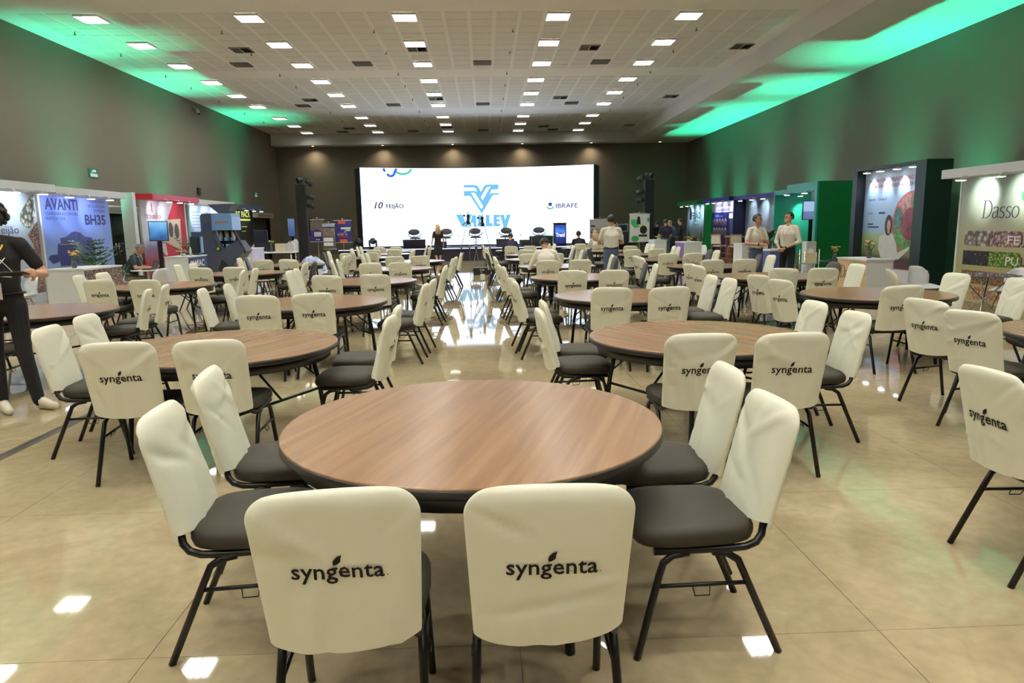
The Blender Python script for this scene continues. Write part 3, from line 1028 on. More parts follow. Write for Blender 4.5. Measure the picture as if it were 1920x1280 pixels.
# ---- left side ---------------------------------------------------------------------------------
XA = -10.75
ML = frame_L(XA, 0.0)
M_bluepr = ramp_mat('blue_sky_print', [(0.0, rgb(150, 160, 205)), (0.4, rgb(132, 160, 224)), (0.8, rgb(110, 135, 215)), (1.0, rgb(120, 130, 205))], 'Z', noise=0.25)
M_palepr = ramp_mat('pale_print', [(0.0, rgb(190, 200, 214)), (0.5, rgb(176, 196, 224)), (1.0, rgb(205, 222, 240))], 'Z')
M_wbean = cell_mat('white_bean_print', [(0.0, rgb(150, 160, 150)), (0.5, rgb(205, 212, 200)), (1.0, rgb(228, 230, 222))], 11, edge=(0.2, 0.22, 0.2, 1))
M_pinto = cell_mat('pinto_bean_print', [(0.0, rgb(110, 84, 88)), (0.5, rgb(168, 140, 136)), (1.0, rgb(206, 186, 172))], 26, edge=(0.3, 0.2, 0.2, 1))
t = thing('bean_booth', 'pale blue exhibition booth with white bean drop print at far left', 'booth', (XA, 14.6, 0))
wb(MB().box(XA - 0.06, XA, 11.6, 17.36, 0, 2.6), 'back_panel', M_palepr, t)
wb(MB().box(XA, -10.05, 11.4, 17.05, 2.555, 2.73), 'fascia', M_white, t)
wb(MB().box(XA - 0.02, XA + 0.06, 17.37, 17.44, 0, 2.62), 'post', M_white, t)
mb = MB(); poly(mb, ML, [(17.35, 2.55), (17.31, 1.91), (17.19, 1.79), (16.99, 1.73), (16.85, 1.77), (16.73, 1.91), (16.75, 2.06), (16.92, 2.23), (17.14, 2.43)]); wb(mb, 'bean_drop_print', M_wbean, t)
mb = MB(); poly(mb, ML, [(17.35, 1.9), (17.35, 0.2), (16.9, 0.2), (17.1, 1.36), (16.93, 1.58)]); wb(mb, 'pinto_print', M_pinto, t)
txt(t, ML, [('Feijão', 15.9, 1.62, 0.17, 0.74)], M_navyink)
for y in (14.3, 15.3, 16.25):
    spot(t, (-9.86, y, 2.47), (XA, y + 0.25, 2.25))
t = thing('harvester_booth', 'blue exhibition booth lettered AVANTI with harvester print', 'booth', (XA, 19.0, 0))
wb(MB().box(XA - 0.06, XA, 17.46, 20.66, 0, 2.6), 'back_panel', M_bluepr, t)
wb(MB().box(XA, -10.05, 17.06, 20.3, 2.53, 2.70), 'fascia', M_white, t)
txt(t, ML, [('AVANTI', 17.71, 2.20, 0.265, 1.41, 0.025), ('COLHEDORA AUTOMOTRIZ', 17.69, 2.06, 0.07, 1.41), ('MULTICULTURA', 17.69, 1.94, 0.07, 0.81), ('PLATAFORMA', 19.69, 2.42, 0.07, 0.77), ('RECOLHEDORA', 19.6, 2.29, 0.07, 0.84), ('DE FEIJÃO', 19.86, 2.17, 0.07, 0.56), ('BH35', 19.38, 1.83, 0.255, 1.02, 0.03)], M_navyink)
H = [(17.6, 0.98), (17.69, 1.07), (18.0, 1.09), (18.05, 1.34), (18.19, 1.36), (18.18, 1.48), (18.47, 1.52), (18.68, 1.62), (18.87, 1.65), (19.12, 1.61), (19.26, 1.51), (19.61, 1.48), (19.71, 1.34), (19.71, 0.8), (18.84, 0.77), (18.07, 0.77), (18.06, 0.9), (17.78, 0.85)]
mb = MB(); poly(mb, ML, H); wb(mb, 'harvester_print', mat('harvester_ink', rgb(70, 80, 140), 0.5, var=0.25, scale=5), t)
mb = MB(); poly(mb, ML, [(18.02, 1.10), (18.07, 1.30), (18.85, 1.31), (18.95, 1.05), (18.84, 0.80), (18.1, 0.80)], 0.006); poly(mb, ML, [(17.6, 0.98), (17.69, 1.07), (18.05, 1.08), (18.05, 0.92), (17.8, 0.86)], 0.006); wb(mb, 'cab_print', mat('cab_ink', rgb(48, 52, 116), 0.5), t)
mb = MB(); rect(mb, ML, 18.15, 18.75, 1.315, 1.335, 0.008); wb(mb, 'stripe_print', mat('orange_ink', rgb(196, 128, 84), 0.5), t)
for y in (17.25, 18.15, 19.05):
    spot(t, (-9.86, y, 2.44), (XA, y + 0.5, 2.2), col=(0.75, 0.83, 1.0))
# red cold-room booth with its white end wall
t = thing('cold_room_booth', 'red and white exhibition booth lettered triunfo with fan unit print', 'booth', (XA, 24.2, 0))
wb(MB().box(-10.85, -10.5, 21.55, 21.75, 0, 2.78), 'end_wall', M_white, t)
M_tripr = ramp_mat('cold_room_print', [(0.0, rgb(130, 24, 32)), (0.25, rgb(150, 30, 40)), (0.42, rgb(120, 110, 150)), (0.55, rgb(205, 210, 226)), (1.0, rgb(226, 228, 236))], 'Z', noise=0.1)
wb(MB().box(XA - 0.06, XA, 22.5, 25.85, 0, 2.62), 'back_panel', M_tripr, t)
M_red = mat('red_fascia', rgb(196, 30, 44), 0.4)
wb(MB().box(XA, -10.2, 22.3, 25.75, 2.60, 2.77), 'fascia', mat('pink_red_fascia', rgb(206, 70, 104), 0.4), t)
wb(MB().box(-10.85, -10.2, 22.2, 22.3, 2.60, 2.77), 'fascia_end', M_red, t)
mb = MB(); poly(mb, ML, [(24.86, 2.6), (25.73, 2.6), (25.73, 0.0), (24.0, 0.0), (23.4, 0.82), (23.4, 1.25), (24.1, 1.25), (24.35, 2.03)]); wb(mb, 'red_print', M_redink, t)
mb = MB(); poly(mb, ML, [(24.06, 1.25), (24.09, 2.0), (25.33, 2.04), (25.25, 0.92)], 0.006); u = wb(mb, 'fan_unit_print', mat('beige_ink', rgb(196, 180, 164), 0.5), t)
mb = MB()
for cxx, czz in ((24.5, 1.66), (24.95, 1.62)):
    poly(mb, ML, circ(cxx, czz, 0.17, 0.26), 0.009)
sub(mb, 'fan_print', mat('fan_ink', rgb(70, 66, 70), 0.5, var=0.4, scale=20), u)
mb = MB(); poly(mb, ML, [(23.75, 0.95), (23.75, 1.2), (24.0, 1.25), (24.1, 0.85), (24.0, 0.8)], 0.006); wb(mb, 'drop_print', mat('pale_ink', rgb(200, 190, 200), 0.5), t)
mb = MB()
serif(mb, 't', ML, 23.2, 2.24, 0.36, 0.9, 0, 0.16, 0.08)
serif(mb, 'triunfo', ML, 22.78, 2.03, 0.185, 1.85, 0, 0.12, 0.06)
wb(mb, 'sign_lettering', mat('rose_ink', rgb(168, 78, 96), 0.5), t)
txt(t, ML, [('EMPRESA', 23.2, 0.43, 0.12, 0.85), ('CONSTR', 23.25, 0.27, 0.12, 0.8), ('CÂMARAS', 23.05, 0.12, 0.12, 0.9)], mat('cream_ink', rgb(226, 214, 196), 0.5))
for y in (22.9, 23.7, 24.6):
    spot(t, (-10.02, y, 2.52), (XA, y + 0.4, 2.2), col=(0.95, 0.9, 1.0), power=BOOTH_W * 0.45)
# white booth with a list
XB_ = -10.9
MLl = frame_L(XB_, 0.0)
t = thing('list_booth', 'white exhibition booth with text list over navy base behind the machine', 'booth', (XB_, 28.0, 0))
wb(MB().box(XB_ - 0.06, XB_, 26.35, 29.7, 0, 2.6), 'back_panel', ramp_mat('list_print', [(0.0, rgb(36, 44, 84)), (0.60, rgb(40, 50, 92)), (0.615, rgb(170, 190, 220)), (1.0, rgb(196, 212, 236))], 'Z'), t)
wb(MB().box(XB_, -10.3, 25.9, 29.6, 2.56, 2.74), 'fascia', M_white, t)
wb(MB().box(XB_, XB_ + 0.06, 26.2, 26.34, 0, 2.58), 'post', mat('cyan_post', rgb(150, 196, 208), 0.4), t)
for a_ in [(26.7, 28.3 - 0.2 * (q % 3), 2.30 - q * 0.115, 2.325 - q * 0.115) for q in range(6)] + [(c_, c_ + 0.5, 1.35 - q * 0.2, 1.38 - q * 0.2) for q in range(5) for c_ in (26.8, 27.55)]:
    mb = MB(); rect(mb, MLl, *a_); wb(mb, 'text_line', mat('grey_ink', rgb(120, 132, 160), 0.5), t)
for y in (26.6, 27.6, 28.6):
    spot(t, (-10.05, y, 2.46), (XB_, y + 0.4, 2.2))
# black packing booth
XP = -11.0
MLp = frame_L(XP, 0.0)
t = thing('packing_booth', 'black exhibition booth lettered EXPERT PACK in yellow under navy fascia', 'booth', (XP, 32.4, 0))
wb(MB().box(XP - 0.06, XP, 30.3, 33.9, 0, 2.58), 'back_panel', mat('charcoal_print', rgb(36, 34, 34), 0.5), t)
wb(MB().box(XP, -10.35, 30.1, 33.8, 2.52, 2.70), 'fascia', mat('slate_fascia', rgb(58, 74, 100), 0.4), t)
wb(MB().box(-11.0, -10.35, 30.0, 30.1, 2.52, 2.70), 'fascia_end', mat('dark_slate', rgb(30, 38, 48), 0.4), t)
txt(t, MLp, [('EXPERT PACK', 30.66, 2.21, 0.24, 2.9, 0.012)], mat('lime_ink', rgb(214, 232, 104), 0.5, emit=0.25), 'sign_lettering')
mb = MB(); rect(mb, MLp, 30.97, 33.55, 2.04, 2.12); rect(mb, MLp, 32.3, 33.0, 1.75, 1.79); rect(mb, MLp, 32.3, 32.8, 1.55, 1.58); wb(mb, 'yellow_lines', mat('lime_line', rgb(190, 206, 80), 0.5), t)
for y in (30.4, 31.4, 32.4):
    spot(t, (-10.1, y, 2.42), (XP, y + 0.4, 2.25))

def counter(name, label, x0, x1, y0, y1, h, mfront, mside=None, top=M_white, side='+x', wall=0.02):
    t = thing(name, label, 'counter', ((x0 + x1) / 2, (y0 + y1) / 2, 0))
    wb(MB().box(x0, x1, y0, y1, 0.0, h - 0.03), 'body', mfront, t)
    wb(MB().box(x0 - 0.015, x1 + 0.015, y0 - 0.015, y1 + 0.015, h - 0.03, h), 'top', top, t)
    if mside:
        if side == '+x':
            wb(MB().box(x1, x1 + 0.004, y0 + 0.01, y1 - 0.01, 0.02, h - 0.035), 'side_print', mside, t)
        else:
            wb(MB().box(x0 - 0.004, x0, y0 + 0.01, y1 - 0.01, 0.02, h - 0.035), 'side_print', mside, t)
    return t
M_pinto2 = cell_mat('pinto_counter_print', [(0.0, rgb(96, 74, 72)), (0.5, rgb(150, 124, 116)), (1.0, rgb(196, 176, 160))], 34, edge=(0.25, 0.18, 0.16, 1))
counter('display_counter', 'white counter with pinto bean side print in front of blue harvester booth', -8.12, -7.42, 13.15, 14.5, 0.95, M_white, M_pinto2)
t = counter('display_counter', 'white counter with navy lettered side before the grey sorting machine', -8.45, -7.85, 18.75, 20.0, 0.95, M_white, M_navyink)
txt(t, frame_L(-7.84, 0.0), [('MIAC', 19.15, 0.66, 0.17, 0.62, 0.02)], M_whiteink)
mb = MB()
for a in (0, 1):
    for i in range(14):
        q0, q1 = 2 * PI * i / 14, 2 * PI * (i + 1) / 14
        Mq = frame_L(-7.84, 0.0)
        c = 18.92 + 0.1 * a
        mb.add([Mq(c + r_ * math.cos(q), -0.004, 0.73 + r_ * math.sin(q)) for q, r_ in ((q0, 0.06), (q1, 0.06), (q1, 0.09), (q0, 0.09))], [(0, 1, 2, 3)])
wb(mb, 'ring_logo', M_whiteink, t)
counter('display_counter', 'white counter with lilac side print beside the packing booth', -8.5, -7.9, 24.0, 25.3, 1.0, M_white, mat('lilac_print', rgb(196, 190, 226), 0.4, var=0.1, scale=3))

# flowers, plants, vases
M_glass = mat('clear_glass', (0.9, 0.95, 0.93, 1), 0.03, trans=0.9)
M_leaf = mat('leaf_green', rgb(52, 84, 44), 0.45, var=0.2, scale=12)
M_leafd = mat('leaf_dark', rgb(34, 58, 38), 0.45, var=0.2, scale=12)
M_stem = mat('stem_green', rgb(84, 110, 56), 0.5)
FLC = [mat('petal_yellow', rgb(226, 206, 70), 0.6), mat('petal_white', rgb(232, 226, 206), 0.6), mat('petal_red', rgb(170, 50, 54), 0.6), mat('petal_orange', rgb(222, 142, 74), 0.6), mat('petal_lime', rgb(186, 204, 70), 0.6)]
def vase(label, loc, h=0.16, seed=0, tall=0.14, spread=0.11, cols=(0, 1, 2, 3), bowl=False):
    r = random.Random(seed)
    t = thing('flower_vase', label, 'flowers', loc)
    if bowl:
        MB().lathe([(0.035, 0), (0.06, 0.03), (0.065, 0.06), (0.06, 0.07)], n=16).build('bowl', M_white, t)
        h = 0.06
    else:
        MB().lathe([(0.032, 0.0), (0.045, 0.02), (0.05, h * 0.45), (0.036, h * 0.8), (0.045, h), (0.041, h), (0.032, h * 0.8), (0.045, h * 0.45), (0.03, 0.012)], n=18).build('vase', M_glass, t)
        MB().lathe([(0.028, 0.014), (0.042, 0.03), (0.043, h * 0.45), (0.036, h * 0.6)], n=14).build('water', mat('vase_water', (0.8, 0.86, 0.8, 1), 0.05, trans=0.8), t)
    st = MB(); lv = MB()
    for i in range(15):
        a, d = r.uniform(0, 2 * PI), r.uniform(0.1, 1) * spread
        top = (d * math.cos(a), d * math.sin(a), h + tall * r.uniform(0.35, 1.0))
        st.tube([(0.1 * top[0], 0.1 * top[1], h * 0.3), (0.4 * top[0], 0.4 * top[1], h), top], 0.0035, 5)
        s = r.uniform(0.022, 0.034)
        fl = MB()
        for k in range(6):
            q = 2 * PI * k / 6
            fl.ell((top[0] + s * 0.6 * math.cos(q), top[1] + s * 0.6 * math.sin(q), top[2]), s * 0.55, s * 0.55, s * 0.3, 6, 4)
        fl.ell((top[0], top[1], top[2] + s * 0.2), s * 0.4, s * 0.4, s * 0.35, 6, 4, 1)
        fl.build('flower', [FLC[cols[i % len(cols)]], FLC[0]], t)
        if i % 2 == 0:
            b = Vector((0.6 * top[0], 0.6 * top[1], h + 0.02)); e = b + Vector((0.09 * math.cos(a + 1), 0.09 * math.sin(a + 1), 0.05)); w = Vector((-math.sin(a + 1), math.cos(a + 1), 0)) * 0.016
            lv.add([b, (b + e) / 2 + w, e, (b + e) / 2 - w], [(0, 1, 2, 3)])
    st.build('stems', M_stem, t)
    lv.build('leaves', M_leaf, t)
    return t
def palm(label, loc, h, n, seed, m=None, arch=0.5, blades=9, pot=True, wid=0.028):
    """potted palm: each frond a mesh of its own"""
    r = random.Random(seed)
    t = thing('potted_plant', label, 'plant', loc)
    if pot:
        MB().lathe([(0.13, 0), (0.17, 0.28), (0.18, 0.3), (0.15, 0.3), (0.14, 0.27)], n=20).build('pot', M_white, t)
        MB().lathe([(0.0, 0.262), (0.145, 0.268)], n=14).build('soil', mat('soil', rgb(50, 40, 32), 0.9), t)
    for i in range(n):
        a = 2 * PI * i / n + r.uniform(-0.4, 0.4)
        hh = h * r.uniform(0.65, 1.0)
        rd = arch * h * r.uniform(0.3, 1.0)
        pts = []
        for k in range(9):
            u = k / 8
            pts.append(Vector((rd * u ** 1.7 * math.cos(a), rd * u ** 1.7 * math.sin(a), (0.25 if pot else 0) + hh * (u - 0.22 * u ** 3))))
        f = MB().tube(pts, 0.006, 5, rs=[0.009 - 0.0008 * k for k in range(9)])
        for k in range(3, 9):
            for s in (-1, 1):
                d = (pts[k] - pts[k - 1]).normalized()
                side = Vector((-math.sin(a), math.cos(a), 0)) * s
                L = h * 0.26 * (1 - 0.09 * k)
                e = pts[k] + side * L * 0.75 + d * L * 0.6 - Vector((0, 0, L * 0.15))
                w = d * wid
                f.add([pts[k], (pts[k] + e) / 2 + w, e, (pts[k] + e) / 2 - w], [(0, 1, 2, 3)])
        f.build('frond', m or M_leaf, t)
    return t
def broadleaf(label, loc, h, n, seed, pot=True):
    r = random.Random(seed)
    t = thing('potted_plant', label, 'plant', loc)
    z0 = 0
    if pot:
        MB().lathe([(0.09, 0), (0.12, 0.2), (0.125, 0.21), (0.1, 0.21)], n=18).build('pot', mat('dark_pot', rgb(60, 58, 56), 0.6), t)
        z0 = 0.2
    for i in range(n):
        a = 2 * PI * i / n + r.uniform(-0.3, 0.3)
        L = h * r.uniform(0.7, 1)
        tilt = r.uniform(0.1, 0.55)
        d = Vector((math.cos(a) * math.sin(tilt), math.sin(a) * math.sin(tilt), math.cos(tilt)))
        side = Vector((-math.sin(a), math.cos(a), 0))
        vs, fs = [], []
        for k in range(7):
            u = k / 6
            c = Vector((0, 0, z0)) + d * L * u + Vector((math.cos(a), math.sin(a), -0.4)) * 0.12 * u * u
            w = side * (0.02 + 0.06 * math.sin(PI * min(1, u * 1.02)) ** 0.8)
            vs += [c - w, c + Vector((0, 0, -0.006)), c + w]
        for k in range(6):
            fs += [(3 * k, 3 * k + 1, 3 * k + 4, 3 * k + 3), (3 * k + 1, 3 * k + 2, 3 * k + 5, 3 * k + 4)]
        MB().add(vs, fs, 0, True).build('leaf', M_leafd if i % 2 else M_leaf, t)
    return t
vase('glass vase of yellow and red flowers on the pinto print counter', (-7.78, 13.5, 0.95), 0.16, 1, 0.17, 0.12, (4, 0, 2, 3))
palm('arching potted palm between the pinto counter and blue booth', (-8.75, 15.9, 0), 1.55, 13, 5, M_leaf, 0.45)
broadleaf('low dark leafy potted plant left of the bowed seated man', (-8.1, 15.4, 0), 0.85, 12, 6)
vase('low bowl of cream and orange flowers on the navy lettered counter', (-8.12, 19.1, 0.95), 0.1, 2, 0.10, 0.15, (1, 3, 1, 2), True)
palm('thin green palm behind the navy lettered counter', (-9.2, 22.2, 0), 1.5, 9, 8, M_leaf, 0.5)
# white bottle and black monitor on the lettered counter
MBOT = MB().lathe([(0.03, 0), (0.032, 0.16), (0.014, 0.21), (0.014, 0.235), (0.0, 0.237)], n=14).mesh('bottle', M_white)
tag(link('bottle', MBOT, None, (-8.02, 19.35, 0.95)), 'white bottle standing behind flowers on the navy lettered counter', 'bottle')
t = thing('monitor', 'black monitor with blue side panel on the navy lettered counter', 'monitor', (-8.0, 19.75, 0.95))
MB().bbox(-0.16, 0.12, -0.05, 0.05, 0.06, 0.5, 0.01).build('body', M_black, t)
MB().box(0.121, 0.16, -0.05, 0.06, 0.06, 0.5).build('side_panel', mat('blue_panel', rgb(120, 150, 206), 0.35), t)
MB().cyl((0, 0, 0.0), (0, 0, 0.015), 0.1, n=18).cyl((0, 0, 0.01), (0, 0, 0.08), 0.02, n=10).build('stand', M_black, t)
# TV on a floor stand before the cold-room booth
def tv(label, loc, rz, w, h, zc, mscr, depth=0.05, base=True):
    t = thing('television', label, 'television', loc, rz)
    b = MB().bbox(-w / 2, w / 2, -depth / 2, depth / 2, zc - h / 2, zc + h / 2, 0.008).build('casing', M_black, t)
    MB().box(-w / 2 + 0.02, w / 2 - 0.02, -depth / 2 - 0.003, -depth / 2 - 0.0005, zc - h / 2 + 0.02, zc + h / 2 - 0.02).build('display', mscr, t)
    if base:
        MB().box(-0.06, 0.06, 0.0, 0.04, 0.03, zc).build('stand_column', M_pole, t)
        MB().bbox(-0.28, 0.28, -0.2, 0.2, 0.0, 0.03, 0.01).build('stand_base', M_pole, t)
    return t
M_scr_blue = ramp_mat('blue_display', [(0.0, rgb(40, 70, 120)), (0.45, rgb(60, 120, 180)), (1.0, rgb(120, 180, 230))], 'Z', noise=0.6, nscale=5, emit=0.8)
tv('blue lit television on a black stand before the red booth', (-9.25, 20.3, 0), 0.25, 0.5, 0.56, 1.62, M_scr_blue)
# optical sorting machine
t = thing('sorting_machine', 'dark grey grain sorting machine with blue hood and slanted chute', 'machine', (-8.12, 22.2, 0))
t.scale = (0.76, 1, 1)
M_mach = mat('machine_grey', rgb(68, 72, 88), 0.4, var=0.03, scale=3)
M_machb = mat('machine_blue', rgb(116, 156, 206), 0.35)
M_machd = mat('machine_dark', rgb(26, 26, 30), 0.6)
F = frame_F(0, 0)
def slab(name, pts, y0, y1, m):
    MB().prism([(p[0], p[1]) for p in pts], y0, y1).build(name, m, t)
slab('tower', [(-0.75, 0.0), (-0.35, 0.0), (-0.28, 2.0), (-0.3, 2.13), (-0.68, 2.13), (-0.76, 2.05)], -0.3, 0.5, M_mach)
slab('hood', [(-0.30, 1.62), (0.50, 1.62), (0.50, 2.02), (0.44, 2.13), (-0.30, 2.13)], -0.33, 0.45, M_machb)
slab('side_frame', [(-0.55, 0.55), (-0.05, 0.9), (-0.30, 1.62), (-0.72, 1.62), (-0.78, 1.55)], -0.36, -0.3, M_mach)
slab('chute', [(-0.30, 0.10), (0.05, 0.16), (0.95, 0.98), (0.68, 1.30), (-0.05, 0.98), (-0.45, 0.62)], -0.45, 0.35, M_mach)
slab('front_rail', [(-0.30, 1.62), (-0.22, 1.62), (0.20, 0.98), (0.10, 0.96)], -0.47, -0.36, M_mach)
slab('right_rail', [(0.52, 1.62), (0.60, 1.62), (1.02, 0.92), (0.94, 0.90)], -0.40, -0.30, M_machd)
slab('hatch', [(-0.12, 0.42), (0.12, 0.26), (0.30, 0.56), (0.06, 0.74)], -0.462, -0.45, M_machd)
slab('window', [(-0.66, 1.68), (-0.40, 1.68), (-0.40, 1.88), (-0.66, 1.88)], -0.306, -0.30, mat('machine_glass', rgb(60, 76, 110), 0.15))
slab('opening', [(-0.28, 1.0), (0.55, 1.05), (0.50, 1.62), (-0.22, 1.62)], 0.05, 0.1, M_machd)
for q in range(3):
    MB().tube([(-0.14 + q * 0.25, -0.05, 1.60), (-0.07 + q * 0.25, -0.14, 1.52), (-0.03 + q * 0.25, -0.2, 1.42), (-0.02 + q * 0.25, -0.22, 1.30)], 0.07, 12, rs=[0.085, 0.08, 0.07, 0.06]).build('feed_hose', mat('hose_tan', rgb(176, 158, 132), 0.5), t)
    MB().box(-0.08 + q * 0.25, 0.04 + q * 0.25, -0.36, -0.25, 1.30, 1.40).build('blue_clamp', M_machb, t)
    MB().box(-0.04 + q * 0.25, 0.08 + q * 0.25, -0.36, -0.25, 1.12, 1.2).build('blue_clamp', M_machb, t)
    MB().ell((0.0 + q * 0.25, -0.25, 1.06), 0.09, 0.08, 0.05, 12, 6).build('collector', mat('hose_tan', rgb(176, 158, 132), 0.5), t)
slab('hopper', [(-0.45, 2.40), (0.55, 2.42), (0.30, 2.14), (-0.05, 2.14)], -0.25, 0.4, M_mach)
slab('warning_tag', [(-0.10, 1.02), (-0.02, 1.02), (-0.02, 1.1), (-0.10, 1.1)], -0.475, -0.452, FLC[0])
for q, (bx, w) in enumerate([(-0.7, 0.12), (-0.35, 0.1), (0.35, 0.1)]):
    MB().box(bx, bx + w, -0.3, -0.2, 0, 0.4 if q else 0.2).box(bx, bx + w, 0.2, 0.3, 0, 0.4 if q else 0.2).build('foot', M_machd, t)
mb = MB()
rect(mb, frame_F(-0.18, -0.33), 0.0, 0.5, 1.83, 1.89)
mb.build('name_strip', mat('bronze_ink', rgb(150, 120, 100), 0.5), t)
tv('large black monitor with blue edge behind the lilac counter', (-8.1, 25.7, 0), 0.0, 0.5, 0.75, 1.22, mat('dark_display', rgb(26, 28, 34), 0.2))

# Eames-style shell chairs
def shell_chair(label, loc, rz, m=M_white, group='white shell chairs'):
    t = thing('shell_chair', label, 'chair', loc, rz, group)
    vs, fs = [], []
    NU, NVv = 13, 15
    for j in range(NVv):
        v = j / (NVv - 1)
        # profile from front lip, through seat, up the back
        if v < 0.5:
            s = v / 0.5
            py, pz = 0.22 - 0.42 * s, 0.45 - 0.03 * math.sin(PI * s * 0.8)
        else:
            s = (v - 0.5) / 0.5
            py, pz = -0.20 - 0.10 * s - 0.03 * math.sin(s * PI / 2), 0.432 + 0.37 * s
        w = 0.225 - 0.03 * abs(v - 0.45) - (0.07 * smooth(0.8, 1.0, v)) - 0.03 * smooth(0.2, 0, v)
        for i in range(NU):
            u = -1 + 2 * i / (NU - 1)
            lift = 0.07 * abs(u) ** 3 * math.sin(PI * min(1, v * 1.2)) if v < 0.8 else 0.02 * abs(u) ** 3
            vs.append((w * u, py + (0.09 * abs(u) ** 2.5 if v > 0.5 else 0.0) * smooth(0.45, 0.8, v), pz + lift - (0.05 * abs(u) ** 4 * smooth(0.85, 1, v))))
    for j in range(NVv - 1):
        for i in range(NU - 1):
            a = j * NU + i
            fs.append((a, a + 1, a + NU + 1, a + NU))
    sh = MB().add(vs, fs, 0, True).build('shell', m, t)
    sm = sh.modifiers.new('thickness', 'SOLIDIFY')
    sm.thickness = 0.012
    for sx in (-1, 1):
        for sy in (-1, 1):
            MB().tube([(sx * 0.10, sy * 0.10 - 0.02, 0.41), (sx * 0.21, sy * 0.21 - 0.02, 0.0)], 0.012, 7, rs=[0.016, 0.010]).build('leg', mat('beech', rgb(186, 148, 106), 0.5), t)
    MB().tube([(-0.12, -0.14, 0.36), (0.14, 0.10, 0.32)], 0.004, 5).tube([(0.12, -0.14, 0.36), (-0.14, 0.10, 0.32)], 0.004, 5).tube([(-0.1, -0.1, 0.415), (0.1, -0.1, 0.415), (0.1, 0.1, 0.415), (-0.1, 0.1, 0.415), (-0.1, -0.1, 0.415)], 0.005, 5).build('wire_brace', M_pole, t)
    return t
shell_chair('white shell chair beside the pinto counter, nearer the walking person', (-8.55, 12.3, 0), 0.9)
shell_chair('white shell chair tucked against the pinto counter edge', (-8.62, 13.15, 0), 2.6)
shell_chair('white shell chair empty, opposite the bowed seated man', (-7.45, 15.9, 0), 1.2)
shell_chair('white shell chair under the bowed seated man with laptop', (-8.25, 16.5, 0), -1.5)
shell_chair('white shell chair in front of the sorting machine', (-7.3, 21.0, 0), 1.5)
def cafe_table(label, loc, r=0.4, m=None, leg=M_white):
    t = thing('cafe_table', label, 'table', loc)
    MB().lathe([(r - 0.006, 0.72), (r, 0.726), (r, 0.736), (r - 0.004, 0.74)], n=36).build('tabletop', m or M_white, t)
    MB().cyl((0, 0, 0.02), (0, 0, 0.72), 0.03, n=14).build('column', leg, t)
    MB().lathe([(0.22, 0), (0.22, 0.012), (0.05, 0.03)], n=24).build('foot_plate', leg, t)
    return t
cafe_table('round white cafe table beside the bowed seated man', (-7.8, 16.4, 0), 0.36)
# laptop of the seated man
def laptop(label, loc, rz, m=M_black):
    t = thing('laptop', label, 'laptop', loc, rz)
    MB().bbox(-0.16, 0.16, -0.11, 0.11, 0, 0.016, 0.004).build('keyboard_deck', m, t)
    MB().add([(-0.16, 0.11, 0.014), (0.16, 0.11, 0.014), (0.16, 0.19, 0.22), (-0.16, 0.19, 0.22), (-0.16, 0.118, 0.012), (0.16, 0.118, 0.012), (0.16, 0.198, 0.218), (-0.16, 0.198, 0.218)], [(0, 1, 2, 3), (4, 5, 6, 7), (0, 1, 5, 4), (1, 2, 6, 5), (2, 3, 7, 6), (3, 0, 4, 7)]).build('lid', m, t)
    return t
# white service tables with goods past the lilac counter
t = thing('service_table', 'white rectangular table loaded with boxes and bags near far left door', 'table', (-8.35, 27.8, 0))
MB().bbox(-0.8, 0.9, -0.4, 0.4, 0.71, 0.75, 0.01).build('tabletop', M_white, t)
for sx in (-0.7, 0.8):
    for sy in (-0.33, 0.33):
        MB().cyl((sx, sy, 0), (sx, sy, 0.71), 0.025, n=10).build('leg', M_chrome, t)
vase('steel vase of lime and white flowers on the white service table', (-8.35, 27.65, 0.75), 0.34, 12, 0.12, 0.12, (4, 4, 1, 4))
tag(MB().bbox(-0.22, 0.22, -0.15, 0.15, 0, 0.32, 0.015).build('carton', mat('cream_card', rgb(214, 206, 186), 0.7), None, (-7.95, 27.7, 0.75)), 'cream carton on the white service table', 'box')
def bag(label, loc, w, d, h, m, seed):
    r = random.Random(seed)
    t = thing('gift_bag', label, 'bag', loc, r.uniform(-0.4, 0.4), 'paper gift bags')
    MB().prism([(-w / 2, 0), (w / 2, 0), (w / 2 * 1.05, h), (-w / 2 * 1.05, h)], -d / 2, d / 2).build('body', m, t)
    for s in (-1, 1):
        MB().tube([(-w * 0.22, s * d * 0.4, h - 0.01), (-w * 0.16, s * d * 0.4, h + 0.08), (w * 0.16, s * d * 0.4, h + 0.08), (w * 0.22, s * d * 0.4, h - 0.01)], 0.004, 5).build('handle', M_whiteink, t)
    MB().add([(-w * 0.4, -d * 0.2, h), (-w * 0.1, -d * 0.3, h + 0.07), (0.0, 0.0, h), (w * 0.15, 0.1 * d, h + 0.09), (w * 0.4, d * 0.1, h)], [(0, 1, 2), (2, 3, 4)]).build('tissue', M_whiteink, t)
    return t
bag('white paper gift bag at front of the white service table', (-7.55, 27.55, 0.75), 0.28, 0.14, 0.34, M_white, 1)
bag('tall white striped gift bag at right end of the service table', (-7.48, 27.95, 0.75), 0.2, 0.12, 0.42, mat('lilac_paper', rgb(214, 212, 232), 0.6), 2)
bag('small white gift bag at left end of the service table', (-8.95, 27.6, 0.75), 0.2, 0.12, 0.26, M_white, 3)
tag(MB().lathe([(0.1, 0), (0.11, 0.05), (0.11, 0.26), (0.06, 0.36), (0.04, 0.38), (0.0, 0.385)], n=20).build('water_jug', mat('frosted_plastic', rgb(186, 196, 210), 0.3), None, (-8.75, 28.0, 0.75)), 'frosted water jug on the white service table', 'jug')
rr = random.Random(5)
sk = MB()
